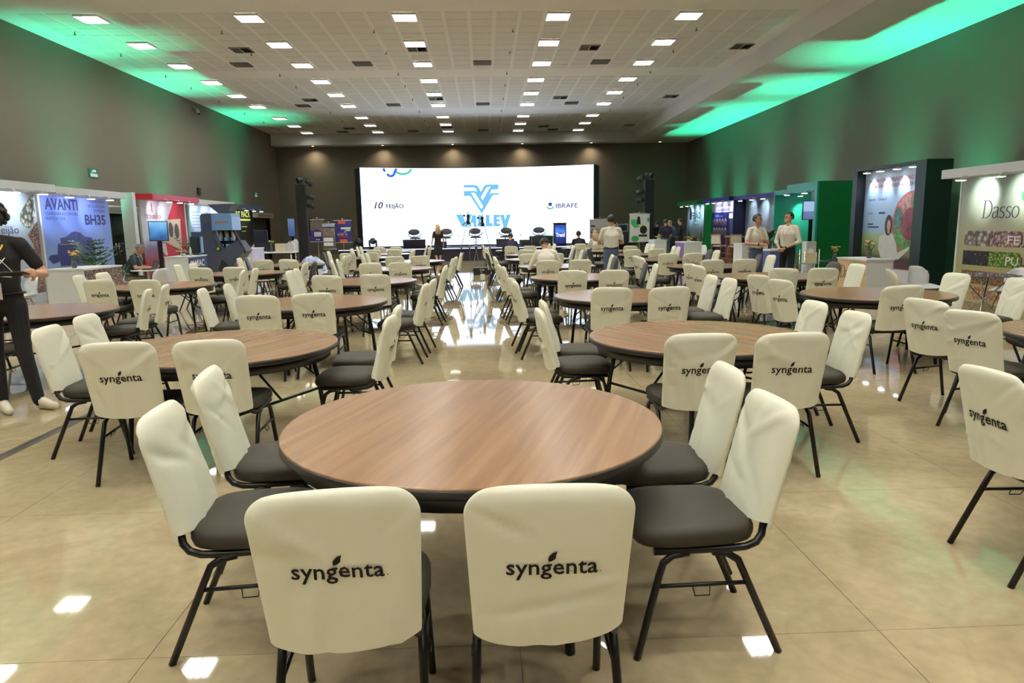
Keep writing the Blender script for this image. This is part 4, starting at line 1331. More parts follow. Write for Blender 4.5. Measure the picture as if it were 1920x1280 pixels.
for i in range(14):
    for j in range(9):
        sk.v.append((-0.55 + i * 0.085, -0.3 + j * 0.075, max(0.0, 0.55 * abs(math.sin(PI * i / 13)) ** 0.5 * abs(math.sin(PI * j / 8)) ** 0.5 + rr.uniform(-0.04, 0.04))))
for i in range(13):
    for j in range(8):
        a = i * 9 + j
        sk.f.append((a, a + 9, a + 10, a + 1)); sk.mi.append(0); sk.sm.append(True)
tag(sk.build('wrapped_goods', mat('plastic_wrap', rgb(164, 176, 206), 0.25, var=0.3, scale=9), None, (-6.9, 28.1, 0)), 'heap of goods in clear blue plastic wrap beside the service table', 'wrapped goods')
tv('tall blue lit display on a stand against far left wall', (-10.2, 37.6, 0), -0.35, 0.45, 0.95, 1.72, ramp_mat('sky_display', [(0.0, rgb(70, 96, 160)), (1.0, rgb(120, 140, 190))], 'Z', emit=0.5))
tv('tall dark display on a stand against far left wall', (-9.6, 38.6, 0), -0.1, 0.45, 0.95, 1.72, mat('dark_display', rgb(26, 28, 34), 0.2))

# ---- right side ----------------------------------------------------------------------------------
# bean photograph booth, serif sign
XD = 10.6
MR = frame_R(XD, 0.0)
t = thing('grain_booth', 'sage exhibition booth with serif Dasso sign and bean photo bands', 'booth', (XD, 13.0, 0))
M_sage = ramp_mat('sage_print', [(0.0, rgb(178, 166, 116)), (0.4, rgb(180, 172, 130)), (0.75, rgb(176, 186, 168)), (1.0, rgb(190, 206, 190))], 'Z')
wb(MB().box(XD, XD + 0.06, 9.6, 15.31, 0, 2.5), 'back_panel', M_sage, t)
wb(MB().box(XD - 0.01, XD + 0.07, 15.31, 15.37, 0, 2.52), 'post', M_white, t)
wb(MB().box(10.05, XD, 9.4, 15.24, 2.46, 2.65), 'fascia', M_white, t)
mb = MB(); serif(mb, 'Dasso', MR, -14.64, 1.60, 0.37, 1.08); wb(mb, 'sign_lettering', mat('plum_ink', rgb(62, 52, 78), 0.5), t)
mb = MB(); poly(mb, MR, circ(-13.45, 2.03, 0.11, 0.12)); wb(mb, 'green_dot_print', mat('green_ink', rgb(70, 176, 96), 0.5), t)
M_b1 = cell_mat('grey_bean_band', [(0.0, rgb(150, 140, 136)), (0.5, rgb(190, 182, 172)), (1.0, rgb(214, 206, 196))], 10, edge=(0.25, 0.2, 0.22, 1))
M_b1b = cell_mat('pink_bean_band', [(0.0, rgb(150, 120, 124)), (0.5, rgb(206, 180, 172)), (1.0, rgb(226, 210, 198))], 14, edge=(0.25, 0.15, 0.2, 1))
M_b2 = cell_mat('black_bean_band', [(0.0, rgb(28, 24, 30)), (0.86, rgb(52, 44, 52)), (1.0, rgb(190, 186, 186))], 24)
M_b2b = cell_mat('green_pea_band', [(0.0, rgb(92, 130, 40)), (0.5, rgb(134, 170, 62)), (1.0, rgb(164, 194, 90))], 20, edge=(0.2, 0.25, 0.1, 1))
M_b3 = cell_mat('wheat_band', [(0.0, rgb(130, 92, 52)), (0.5, rgb(176, 134, 80)), (1.0, rgb(206, 170, 110))], 34)
M_b4 = cell_mat('maize_band', [(0.0, rgb(196, 120, 50)), (0.5, rgb(222, 190, 150)), (1.0, rgb(236, 220, 200))], 14, edge=(0.4, 0.2, 0.1, 1))
def rband(M, u0, u1, z0, z1, r):
    return [(u0, z0), (u1 - r, z0)] + [(u1 - r + r * math.cos(a), z0 + r + r * math.sin(a)) for a in (-1.2, -0.8, -0.4, 0)] + [(u1, z1 - r)] + [(u1 - r + r * math.cos(a), z1 - r + r * math.sin(a)) for a in (0.4, 0.8, 1.2)] + [(u1 - r, z1), (u0, z1)]
for nm, za, zb_, ma, mb_ in (('bean_band', 1.01, 1.33, M_b1, M_b1b), ('pulse_band', 0.60, 0.91, M_b2, M_b2b), ('wheat_band', 0.20, 0.48, M_b3, M_b3)):
    mb = MB(); rect(mb, MR, -15.1, -14.3, za, zb_); wb(mb, nm, ma, t)
    mb = MB(); poly(mb, MR, rband(MR, -14.3, -13.42, za, zb_, 0.08)); wb(mb, nm, mb_, t)
mb = MB(); rect(mb, MR, -14.75, -13.35, 0.0, 0.14); wb(mb, 'maize_band', M_b4, t)
txt(t, MR, [('FE', -13.81, 1.07, 0.17, 0.33), ('PU', -13.81, 0.65, 0.17, 0.34), ('G', -13.80, 0.24, 0.16, 0.15)], M_whiteink, 'white_lettering', 0.01)
txt(t, MR, [('IJÃO', -13.44, 1.07, 0.17, 0.55), ('L', -13.40, 0.65, 0.17, 0.12), ('R', -13.62, 0.24, 0.16, 0.14), ('LH', -13.62, 0.02, 0.13, 0.3)], M_blackink, 'dark_lettering', 0.01)
for y in (10.9, 12.2, 13.3, 14.4):
    spot(t, (9.92, y, 2.38), (XD, y + 0.15, 2.1), col=(0.9, 1.0, 0.95))
# framed crop protection booth
XI = 10.7
MI = frame_R(XI, 0.0)
M_dkgreen = mat('dark_green_frame', rgb(20, 44, 40), 0.4)
t = thing('framed_booth', 'tall dark green framed booth with picture wheel poster', 'booth', (XI, 18.1, 0))
wb(MB().box(10.45, 11.1, 16.42, 16.82, 0, 3.0), 'right_column', M_dkgreen, t)
wb(MB().box(10.45, 11.1, 19.5, 19.72, 0, 3.0), 'left_column', mat('dark_frame_inside', rgb(34, 38, 44), 0.4), t)
wb(MB().box(10.45, 11.1, 16.82, 19.5, 2.94, 3.0), 'top_beam', M_dkgreen, t)
wb(MB().box(XI, XI + 0.06, 16.82, 19.5, 0, 2.94), 'back_panel', ramp_mat('field_sky_print', [(0.0, rgb(206, 208, 212)), (0.105, rgb(208, 210, 214)), (0.115, rgb(92, 40, 44)), (0.2, rgb(60, 40, 44)), (0.24, rgb(110, 130, 80)), (0.40, rgb(160, 180, 130)), (0.45, rgb(150, 180, 210)), (0.75, rgb(160, 188, 222)), (1.0, rgb(196, 214, 236))], 'Z'), t)
txt(t, MI, [('NA HORA H DA PROTEÇÃO DO FEIJÃO, CONTE', -19.31, 2.61, 0.085, 2.44, 0.01), ('COM O PORTFÓLIO INOVADOR DA IHARA.', -19.18, 2.45, 0.085, 2.30, 0.01)], M_redink)
txt(t, MI, [('Approve', -19.28, 2.12, 0.07, 0.34), ('Certeza N', -18.80, 2.12, 0.07, 0.4), ('Fusão', -19.27, 1.75, 0.07, 0.26)], M_navyink, 'small_lettering')
for a_ in ((-18.74, -18.44, 1.76, 1.81), (-19.25, -18.98, 1.47, 1.51), (-19.24, -18.7, 1.39, 1.43)):
    mb = MB(); rect(mb, MI, *a_); wb(mb, 'text_line', M_navyink, t)
mb = MB(); poly(mb, MI, circ(-17.27, 1.50, 0.80, 0.81, 40), 0.004); wheel = wb(mb, 'picture_wheel', mat('wheel_rim_ink', rgb(196, 92, 100), 0.5), t)
SEC = [mat('wheel_photo_%d' % i, c, 0.5, var=0.45, scale=9) for i, c in enumerate([rgb(70, 130, 92), rgb(88, 120, 150), rgb(60, 118, 70), rgb(72, 136, 74), rgb(92, 150, 84), rgb(80, 120, 110), rgb(170, 130, 130)])]
for i in range(7):
    a0, a1 = PI / 2 - 2 * PI * (i + 1) / 7 + 0.03, PI / 2 - 2 * PI * i / 7 - 0.03
    pts = circ(-17.27, 1.50, 0.745, 0.755, 8, a0, a1) + list(reversed(circ(-17.27, 1.48, 0.40, 0.42, 8, a0, a1)))
    mb = MB(); poly(mb, MI, pts, 0.008); sub(mb, 'wheel_photo', SEC[i], wheel)
mb = MB(); poly(mb, MI, circ(-17.27, 1.48, 0.38, 0.40, 30), 0.010); sub(mb, 'wheel_hub', mat('hub_ink', rgb(120, 62, 78), 0.5, var=0.4, scale=5), wheel)
mb = MB(); poly(mb, MI, [(-18.62, 1.15), (-18.64, 0.84), (-18.5, 0.6), (-18.02, 0.57), (-17.67, 0.58), (-17.27, 0.83), (-17.23, 0.93), (-17.37, 0.88), (-17.74, 0.75), (-17.82, 0.98), (-18.0, 1.24), (-18.32, 1.27)], 0.012); wb(mb, 'blouse_print', mat('blouse_ink', rgb(206, 204, 202), 0.5, var=0.06, scale=6), t)
mb = MB(); poly(mb, MI, circ(-18.22, 1.46, 0.17, 0.27, 20), 0.012); wb(mb, 'hair_print', mat('hair_ink', rgb(66, 52, 66), 0.5), t)
mb = MB(); poly(mb, MI, circ(-18.20, 1.46, 0.085, 0.14, 18), 0.015); poly(mb, MI, [(-18.25, 1.24), (-18.15, 1.24), (-18.15, 1.36), (-18.25, 1.36)], 0.014); wb(mb, 'face_print', mat('skin_ink', rgb(206, 150, 124), 0.5), t)
mb = MB(); poly(mb, MI, circ(-16.98, 0.2, 0.14, 0.13, 20), 0.004); wb(mb, 'round_mark', M_redink, t)
for i, y in enumerate((16.98, 17.65, 18.4, 19.05)):
    spot(t, (10.47, y, 2.86), (XI, y, 2.4), col=(0.9, 0.96, 1.0), power=BOOTH_W * 0.6)
# solid green wall and teal booth
M_green = mat('green_laminate', rgb(20, 110, 62), 0.4)
M_teal = mat('teal_laminate', rgb(52, 150, 140), 0.4)
t = thing('teal_booth', 'teal exhibition booth with plain green side wall and cloud print', 'booth', (10.8, 22.8, 0))
wb(MB().box(10.2, 12.1, 21.2, 21.32, 0, 2.8), 'side_wall', M_green, t)
wb(MB().box(10.14, 10.2, 21.2, 21.34, 0, 2.8), 'wall_edge', M_teal, t)
wb(MB().box(10.2, 10.6, 21.34, 23.5, 2.52, 2.8), 'fascia', M_teal, t)
wb(MB().box(10.2, 10.7, 23.5, 24.5, 2.5, 2.66), 'low_fascia', M_teal, t)
wb(MB().box(10.2, 11.5, 24.45, 24.55, 0, 2.6), 'end_wall', mat('mint_laminate', rgb(46, 164, 130), 0.4), t)
wb(MB().box(11.5, 11.56, 21.32, 24.5, 0, 2.6), 'back_panel', ramp_mat('cloud_print', [(0.0, rgb(90, 110, 120)), (0.4, rgb(120, 140, 130)), (0.5, rgb(90, 110, 150)), (0.7, rgb(130, 160, 220)), (1.0, rgb(190, 206, 240))], 'Z', noise=0.4, nscale=3), t)
for y in (21.9, 23.2):
    spot(t, (10.08, y, 2.46), (11.5, y + 0.1, 2.1), col=(0.75, 0.95, 1.0))
spot(t, (10.9, 24.0, 2.45), (11.3, 24.5, 1.6), col=(0.8, 1.0, 0.95))
tv('television showing pale slide on stand inside the teal booth', (10.75, 22.8, 0), 0.05, 0.62, 0.62, 1.95, ramp_mat('pale_slide', [(0.0, rgb(110, 120, 160)), (0.42, rgb(120, 130, 176)), (0.46, rgb(180, 200, 240)), (1.0, rgb(176, 200, 246))], 'Z', emit=0.7))
tag(MB().bbox(-0.15, 0.15, -0.15, 0.15, 0, 1.0, 0.01).build('pedestal', M_white, None, (9.75, 20.7, 0)), 'white display pedestal at the corner of the green wall', 'pedestal')
t = thing('armchair', 'wooden armchair with grey cushions by the teal booth', 'chair', (9.25, 21.3, 0), 0.3)
M_teak = mat('teak', rgb(140, 96, 64), 0.45, var=0.12, scale=8, stretch=(1, 8, 1))
M_greyc = mat('grey_cushion', rgb(150, 152, 158), 0.85)
for sx in (-1, 1):
    MB().box(sx * 0.30 - 0.025, sx * 0.30 + 0.025, -0.30, 0.30, 0.56, 0.60).build('armrest', M_teak, t)
    for sy in (-0.27, 0.27):
        MB().box(sx * 0.30 - 0.02, sx * 0.30 + 0.02, sy - 0.02, sy + 0.02, 0, 0.56).build('leg', M_teak, t)
MB().box(-0.28, 0.28, -0.28, 0.28, 0.24, 0.29).build('seat_frame', M_teak, t)
cushion(0.26, -0.26, 0.28, 0.29, 0.42).build('seat_cushion', M_greyc, t)
MB().prism([(-0.26, 0.36), (0.26, 0.36), (0.26, 0.85), (-0.26, 0.85)], 0.2, 0.3).build('back_cushion', M_greyc, t)
# purple photo booth
XQ = 11.0
MQ = frame_R(XQ, 0.0)
M_indigo = mat('indigo_fascia', rgb(66, 60, 146), 0.4)
t = thing('road_booth', 'indigo fascia booth with grey road photo behind two talking men', 'booth', (XQ, 27.2, 0))
wb(MB().box(XQ, XQ + 0.06, 25.4, 29.3, 0, 2.56), 'back_panel', ramp_mat('road_print', [(0.0, rgb(110, 108, 130)), (0.5, rgb(140, 138, 158)), (0.8, rgb(120, 134, 150)), (1.0, rgb(140, 156, 170))], 'Z', noise=0.5, nscale=1.2), t)
wb(MB().box(10.5, XQ, 25.2, 29.4, 2.52, 2.66), 'fascia', M_indigo, t)
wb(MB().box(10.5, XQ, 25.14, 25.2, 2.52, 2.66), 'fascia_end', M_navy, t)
wb(MB().box(10.5, XQ, 29.3, 29.42, 0, 2.56), 'end_wall', M_navy, t)
mb = MB()
for q in range(5):
    poly(mb, MQ, [(-29.2, 1.5 + 0.12 * q), (-29.2, 1.56 + 0.12 * q), (-27.4, 2.45), (-27.45, 2.45)], 0.004)
wb(mb, 'crop_row_lines', mat('row_ink', rgb(100, 104, 116), 0.5), t)
for y in (25.9, 27.0, 28.2):
    spot(t, (10.35, y, 2.44), (XQ, y + 0.2, 2.1), col=(0.85, 0.95, 1.0))
# bottle booth
t = thing('bottle_booth', 'indigo exhibition booth with rows of oval bag pictures', 'booth', (XQ, 31.8, 0))
wb(MB().box(XQ, XQ + 0.06, 30.2, 33.68, 0, 2.56), 'back_panel', ramp_mat('violet_print', [(0.0, rgb(56, 36, 70)), (0.4, rgb(36, 34, 96)), (0.80, rgb(44, 40, 116)), (0.82, rgb(206, 206, 236)), (1.0, rgb(224, 224, 244))], 'Z'), t)
wb(MB().box(10.5, XQ, 30.0, 33.7, 2.54, 2.70), 'fascia', M_indigo, t)
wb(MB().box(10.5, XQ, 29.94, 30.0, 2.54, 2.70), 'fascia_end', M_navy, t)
mb = MB()
for row, z in enumerate((1.62, 1.22)):
    for q in range(5):
        poly(mb, MQ, circ(-33.3 + q * 0.39, z, 0.15, 0.17, 18), 0.004)
wb(mb, 'oval_picture', mat('bag_ink', rgb(176, 172, 190), 0.5, var=0.35, scale=10), t)
mb = MB()
for row, z in enumerate((1.57, 1.17)):
    for q in range(5):
        poly(mb, MQ, circ(-33.3 + q * 0.39, z, 0.11, 0.11, 14), 0.007)
wb(mb, 'oval_core', mat('bag_core_ink', rgb(92, 74, 84), 0.5, var=0.4, scale=12), t)
mb = MB(); poly(mb, MQ, circ(-30.95, 1.45, 0.26, 0.34, 20), 0.004); wb(mb, 'faint_oval', mat('faint_ink', rgb(80, 78, 140), 0.5), t)
mb = MB(); rect(mb, MQ, -31.3, -30.55, 1.78, 2.0); wb(mb, 'white_label', M_whiteink, t)
mb = MB(); rect(mb, MQ, -33.0, -32.2, 2.32, 2.43); rect(mb, MQ, -31.8, -31.1, 2.32, 2.43); rect(mb, MQ, -32.9, -31.3, 2.12, 2.23); wb(mb, 'heading_lines', mat('violet_ink', rgb(140, 136, 200), 0.5), t)
mb = MB(); rect(mb, MQ, -33.2, -32.7, 1.86, 1.97); rect(mb, MQ, -32.66, -32.1, 1.87, 1.92); wb(mb, 'blue_text_line', mat('azure_ink', rgb(84, 130, 220), 0.5), t)
mb = MB(); rect(mb, MQ, -31.8, -30.8, 0.92, 1.02); wb(mb, 'gold_text_line', mat('gold_ink', rgb(186, 176, 90), 0.5), t)
for y in (30.6, 31.5, 32.4):
    spot(t, (10.35, y, 2.46), (XQ, y + 0.3, 2.2), col=(0.85, 0.9, 1.0))
# bean institute booth
t = thing('institute_booth', 'bright green exhibition booth lettered FEIJÃO with plant print', 'booth', (XQ, 36.2, 0))
wb(MB().box(XQ, XQ + 0.06, 34.7, 37.9, 0, 2.54), 'back_panel', ramp_mat('mist_print', [(0.0, rgb(130, 150, 150)), (0.5, rgb(156, 180, 206)), (1.0, rgb(170, 200, 232))], 'Z'), t)
wb(MB().box(10.5, XQ, 34.5, 38.1, 2.52, 2.72), 'fascia', mat('green_fascia', rgb(60, 160, 96), 0.4), t)
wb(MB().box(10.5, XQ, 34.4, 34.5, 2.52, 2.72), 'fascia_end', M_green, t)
wb(MB().box(10.9, 11.3, 34.2, 34.62, 0, 2.54), 'side_wall', mat('emerald_laminate', rgb(24, 140, 78), 0.4), t)
txt(t, MQ, [('FEIJÃO', -36.95, 1.83, 0.32, 1.42, 0.02)], M_blackink)
mb = MB(); rect(mb, MQ, -36.4, -35.85, 1.66, 1.74); rect(mb, MQ, -36.5, -35.8, 1.48, 1.56); wb(mb, 'green_text_lines', mat('green_ink', rgb(70, 176, 96), 0.5), t)
mb = MB(); poly(mb, MQ, [(-37.4, 1.8), (-37.05, 1.75), (-37.0, 2.1), (-37.15, 2.42), (-37.35, 2.35)], 0.004); wb(mb, 'africa_mark', M_blackink, t)
mb = MB()
for q, (u, w, h) in enumerate([(-37.5, 0.35, 1.25), (-36.2, 0.3, 1.0), (-35.4, 0.35, 1.18), (-35.0, 0.2, 0.9)]):
    poly(mb, MQ, [(u - w * 0.2, 0.35), (u + w * 0.2, 0.35), (u + w, h * 0.7), (u + w * 0.3, h), (u - w * 0.6, h * 0.75)], 0.004 + 0.001 * q)
wb(mb, 'plant_print', mat('plant_ink', rgb(84, 124, 66), 0.5, var=0.4, scale=4), t)
for y in (34.9, 35.7, 36.7):
    spot(t, (10.35, y, 2.44), (XQ, y + 0.3, 2.1), col=(0.8, 0.95, 1.0))

# counters and furniture on the right
M_tan = mat('tan_print', rgb(206, 176, 136), 0.5)
t = counter('display_counter', 'tan and white counter lettered Dass beside framed booth', 6.87, 7.36, 12.3, 13.35, 0.9, M_white, M_tan, side='-x')
mb = MB(); serif(mb, 'Dasso', frame_R(6.864, 0.0), -13.22, 0.52, 0.24, 0.95); wb(mb, 'sign_lettering', mat('plum_ink', rgb(62, 52, 78), 0.5), t)
mb = MB(); poly(mb, frame_R(6.864, 0.0), [(-12.78, 0.72), (-12.68, 0.72), (-12.66, 0.80), (-12.72, 0.88), (-12.80, 0.80)], 0.004); wb(mb, 'leaf_mark', mat('green_ink', rgb(70, 176, 96), 0.5), t)
vase('glass vase of mixed flowers on the tan lettered counter', (7.15, 12.75, 0.9), 0.17, 21, 0.15, 0.12, (2, 1, 0, 3, 1))
t = cafe_table('round glass table on chrome column behind the tan counter', (7.75, 15.1, 0), 0.45, M_glass, M_chrome)
vase('small glass vase of yellow flowers on round glass table', (7.65, 15.0, 0.74), 0.15, 22, 0.15, 0.1, (0, 1, 4, 2))
t = thing('wire_rack', 'small chrome rack holding canvas bag beside the tan counter', 'rack', (6.75, 14.3, 0))
for sx in (-0.15, 0.15):
    for sy in (-0.12, 0.12):
        MB().cyl((sx, sy, 0), (sx, sy, 1.02), 0.01, n=8).build('post', M_chrome, t)
for z in (0.15, 0.45, 0.72):
    MB().box(-0.16, 0.16, -0.13, 0.13, z, z + 0.015).build('shelf', mat('smoke_glass', rgb(120, 150, 150), 0.1), t)
bag('canvas tote bag on the chrome rack', (6.75, 14.28, 0.735), 0.24, 0.12, 0.22, mat('canvas', rgb(216, 206, 170), 0.9), 9)
def xtable(label, loc):
    t = thing('glass_table', label, 'table', loc)
    MB().lathe([(0.46, 0.725), (0.47, 0.731), (0.47, 0.737), (0.46, 0.742)], n=40).build('tabletop', mat('tinted_glass', rgb(120, 124, 150), 0.04, trans=0.5), t)
    for q in range(4):
        a = PI / 4 + q * PI / 2
        MB().tube([(0.34 * math.cos(a), 0.34 * math.sin(a), 0.72), (0.02 * math.cos(a), 0.02 * math.sin(a), 0.36), (-0.34 * math.cos(a), -0.34 * math.sin(a), 0.0)], 0.014, 8).build('leg', M_chrome, t)
    return t
xtable('round glass table with crossed chrome legs before the Dasso booth', (7.72, 10.45, 0))
shell_chair('cream shell chair left of the crossed-leg glass table', (6.95, 11.2, 0), -1.9, mat('cream_shell', rgb(214, 208, 190), 0.4))
shell_chair('white shell chair behind the crossed-leg glass table', (7.5, 11.55, 0), -3.0)
shell_chair('white shell chair right of the crossed-leg glass table', (8.35, 10.75, 0), 1.9)
t = counter('display_counter', 'white-topped blue counter between the two talking men', 7.15, 7.75, 17.3, 18.6, 0.9, mat('steel_blue', rgb(72, 88, 150), 0.4))
counter('reception_counter', 'narrow white counter left of the standing man in jeans', 7.3, 7.75, 19.6, 20.3, 1.0, M_white)
counter('display_counter', 'white counter with violet end print before the bottle booth', 6.75, 7.35, 23.5, 24.6, 0.97, M_white, mat('violet_end_print', rgb(120, 84, 160), 0.4, var=0.3, scale=3), side='-x')
counter('display_counter', 'white counter with patterned end by the dark lighting tower', 6.35, 6.8, 26.0, 27.0, 1.0, M_white, mat('dotted_print', rgb(206, 210, 228), 0.4, var=0.15, scale=20), side='-x')
vase('low red and yellow flower arrangement on violet print counter', (7.05, 24.0, 0.97), 0.1, 31, 0.1, 0.13, (0, 3, 2, 4), True)
vase('low yellow flower arrangement on patterned end counter', (6.6, 26.4, 1.0), 0.1, 32, 0.1, 0.13, (0, 4, 0, 3), True)
broadleaf('dark potted leafy plant on the blue counter', (7.5, 18.3, 0.9), 0.42, 11, 33)
tag(MB().bbox(-0.1, 0.1, -0.07, 0.07, 0, 0.11, 0.01).build('carton', M_white, None, (7.3, 18.1, 0.9)), 'small white carton on the blue counter', 'box')
def bar_stool(label, loc, rz):
    t = thing('bar_stool', label, 'stool', loc, rz, 'wooden bar stools')
    w = mat('honey_wood', rgb(170, 104, 58), 0.4, var=0.12, scale=6)
    for sx in (-1, 1):
        MB().tube([(sx * 0.21, 0.19, 0.70), (sx * 0.23, 0.22, 0)], 0.02, 8).build('leg', w, t)
        MB().tube([(sx * 0.20, -0.26, 1.15), (sx * 0.20, -0.19, 0.70), (sx * 0.22, -0.24, 0)], 0.02, 8).build('leg', w, t)
    for z in (0.25, 0.45):
        MB().tube([(-0.22, 0.21, z), (0.22, 0.21, z)], 0.012, 6).tube([(-0.22, -0.22, z), (0.22, -0.22, z)], 0.012, 6).tube([(-0.22, 0.21, z), (-0.22, -0.22, z)], 0.012, 6).tube([(0.22, 0.21, z), (0.22, -0.22, z)], 0.012, 6).build('footrest', w, t)
    cushion(0.22, -0.2, 0.22, 0.69, 0.75).build('seat', mat('cream_fabric', rgb(220, 214, 200), 0.8), t)
    MB().prism([(-0.19, 0.80), (0.19, 0.80), (0.19, 1.13), (-0.19, 1.13)], -0.25, -0.21).build('backrest', mat('cream_fabric', rgb(220, 214, 200), 0.8), t)
    MB().tube([(-0.21, -0.26, 1.15), (0.21, -0.26, 1.15)], 0.018, 8).build('top_rail', w, t)
bar_stool('wooden bar stool with cream back, left of the pair by bottle booth', (9.0, 26.6, 0), -0.9)
bar_stool('wooden bar stool with cream back, right of the pair by bottle booth', (9.25, 25.6, 0), -0.2)
t = thing('bar_table', 'high wooden bar table behind the wooden stools', 'table', (10.0, 26.7, 0))
MB().bbox(-0.7, 0.6, -0.3, 0.3, 1.02, 1.07, 0.01).build('tabletop', M_teak, t)
for sx in (-0.6, 0.5):
    for sy in (-0.25, 0.25):
        MB().box(sx - 0.03, sx + 0.03, sy - 0.03, sy + 0.03, 0, 1.02).build('leg', M_teak, t)
t = thing('display_table', 'wooden cabinet table inside the bright green booth', 'table', (9.7, 34.0, 0))
MB().bbox(-0.7, 0.7, -0.3, 0.3, 0.88, 0.93, 0.01).build('tabletop', M_teak, t)
MB().box(-0.5, 0.5, -0.2, 0.2, 0.5, 0.88).build('cabinet', mat('brown_panel', rgb(120, 92, 70), 0.5), t)
for sx in (-0.6, 0.6):
    MB().box(sx - 0.03, sx + 0.03, -0.25, 0.25, 0, 0.88).build('leg', M_teak, t)
shell_chair('white shell chair beside the violet print counter', (7.75, 25.1, 0), 2.2)
shell_chair('white shell chair beside round table near institute booth', (8.6, 29.6, 0), 1.2)
cafe_table('round white cafe table near the institute booth', (8.9, 30.4, 0), 0.38)
# ------------------------------------------------------------------ stage and screen
M_deck = mat('stage_carpet', rgb(40, 36, 56), 0.7)
M_skirt = mat('stage_skirt', rgb(22, 18, 40), 0.6)
t = thing('stage', 'low dark stage platform with lit edge below the screen', 'stage', (0.2, 35.3, 0))
MB().box(-7.1, 7.0, -1.95, 2.1, 0.0, 0.56).build('skirt', M_skirt, t)
MB().box(-7.12, 7.02, -1.98, 2.1, 0.56, 0.62).build('deck', M_deck, t)
MB().box(-7.12, 7.02, -2.0, -1.981, 0.575, 0.605).build('edge_light_strip', mat('violet_strip', (0.72, 0.72, 1.0, 1), 0.4, emit=1.6), t)
# curved LED wall
SX0, SX1, SZ0, SZ1 = -6.0, 5.42, 0.70, 4.52
def scr(x, d, z):
    """point on the curved LED surface (d = distance in front of it)"""
    q = (x - (SX0 + SX1) / 2) / ((SX1 - SX0) / 2)
    return (x, 36.0 - 1.15 * q * q + d, z)
M_led = bpy.data.materials.new('led_white')
M_led.use_nodes = True
nb = M_led.node_tree.nodes['Principled BSDF']
nb.inputs['Base Color'].default_value = (0.02, 0.02, 0.02, 1)
nb.inputs['Emission Color'].default_value = (0.68, 0.81, 1.0, 1)
nb.inputs['Emission Strength'].default_value = SCREEN_E
def led(name, col, k=1.0):
    m = bpy.data.materials.new(name)
    m.use_nodes = True
    b_ = m.node_tree.nodes['Principled BSDF']
    b_.inputs['Base Color'].default_value = (0.02, 0.02, 0.02, 1)
    b_.inputs['Emission Color'].default_value = col
    b_.inputs['Emission Strength'].default_value = k
    m.cycles.emission_sampling = 'NONE'
    return m
t = thing('led_screen', 'huge curved white LED screen showing blue V logo', 'screen', (-0.29, 36.0, 0.62))
mb = MB()
NP = 24
bx = MB()
for i in range(NP):
    xa, xb = SX0 + (SX1 - SX0) * i / NP, SX0 + (SX1 - SX0) * (i + 1) / NP
    mb.add([scr(xa, 0, SZ0), scr(xb, 0, SZ0), scr(xb, 0, SZ1), scr(xa, 0, SZ1)], [(0, 1, 2, 3)], 0, True)
wb(mb, 'led_surface', M_led, t)
vs = []
for i in range(NP + 1):
    x = SX0 + (SX1 - SX0) * i / NP
    q = (x - (SX0 + SX1) / 2) / ((SX1 - SX0) / 2)
    k = 0.42 * q
    for d, z in ((0.004, SZ0 - 0.08), (0.004, SZ1 + 0.01), (0.9, SZ1 + 0.01), (0.9, SZ0 - 0.08)):
        p = scr(x, d, z)
        vs.append((p[0] + (k if d > 0.5 else 0), p[1], p[2]))
fs = []
for i in range(NP):
    for j in range(4):
        a, b2 = i * 4 + j, i * 4 + (j + 1) % 4
        fs.append((a, b2, b2 + 4, a + 4))
fs += [(0, 1, 2, 3), (NP * 4, NP * 4 + 1, NP * 4 + 2, NP * 4 + 3)]
wb(MB().add(vs, fs), 'cabinet', mat('led_cabinet', rgb(28, 27, 32), 0.5), t)
def on_screen(name, m, polys=(), texts=(), lift=0.012):
    mb = MB()
    for p in polys:
        mb.add([scr(x, -lift, z) for x, z in p], [tuple(range(len(p)))])
    for s, x, z, h, w, bold, sh in texts:
        lettering(mb, s, lambda u, d, zz: scr(u, d, zz), x, z, h, w, bold, 1.0, sh, lift=lift)
    return wb(mb, name, m, t)
# V logo: pixel frame of the emblem mapped to metres (0..1280 -> width of the crop)
def V(px, pz):
    return (-1.02 + (px - 220) / 780 * 1.78, 3.69 - (pz - 185) / 645 * 1.46)
skyb = led('led_sky_blue', (0.17, 0.56, 0.93, 1), 1.0)
EM = [[(220, 185), (460, 185), (505, 197), (545, 228), (572, 275), (600, 340), (660, 230), (690, 200), (730, 185), (995, 185), (995, 290), (850, 298), (825, 320), (800, 390), (850, 370), (1000, 368), (1000, 408), (890, 412), (850, 440), (612, 830), (360, 430), (220, 430), (220, 318), (460, 318), (512, 338), (490, 270), (450, 245), (220, 245)]]
SL = [[(385, 365), (440, 360), (470, 375), (642, 655), (612, 712), (580, 690)], [(600, 468), (720, 258), (760, 236), (830, 235), (790, 265), (635, 528)]]
def tri_polys(P):
    """ear-safe: triangulate each outline so concave shapes stay concave"""
    out = []
    for p in P:
        bm = bmesh.new()
        vv = [bm.verts.new((q[0], q[1], 0)) for q in p]
        f = bm.faces.new(vv)
        bm.normal_update()
        bmesh.ops.triangulate(bm, faces=[f])
        for g_ in bm.faces:
            out.append([(v_.co.x, v_.co.y) for v_ in g_.verts])
        bm.free()
    return out
on_screen('v_emblem', skyb, [[V(*q) for q in p] for p in tri_polys(EM)])
for p_ in SL:
    on_screen('emblem_slot', M_led, [[V(*q) for q in p] for p in tri_polys([p_])], lift=0.02)
def blk(x, z, w, h):
    return [(x, z), (x + w, z), (x + w, z + h), (x, z + h)]
zb, zt = 1.60, 2.18
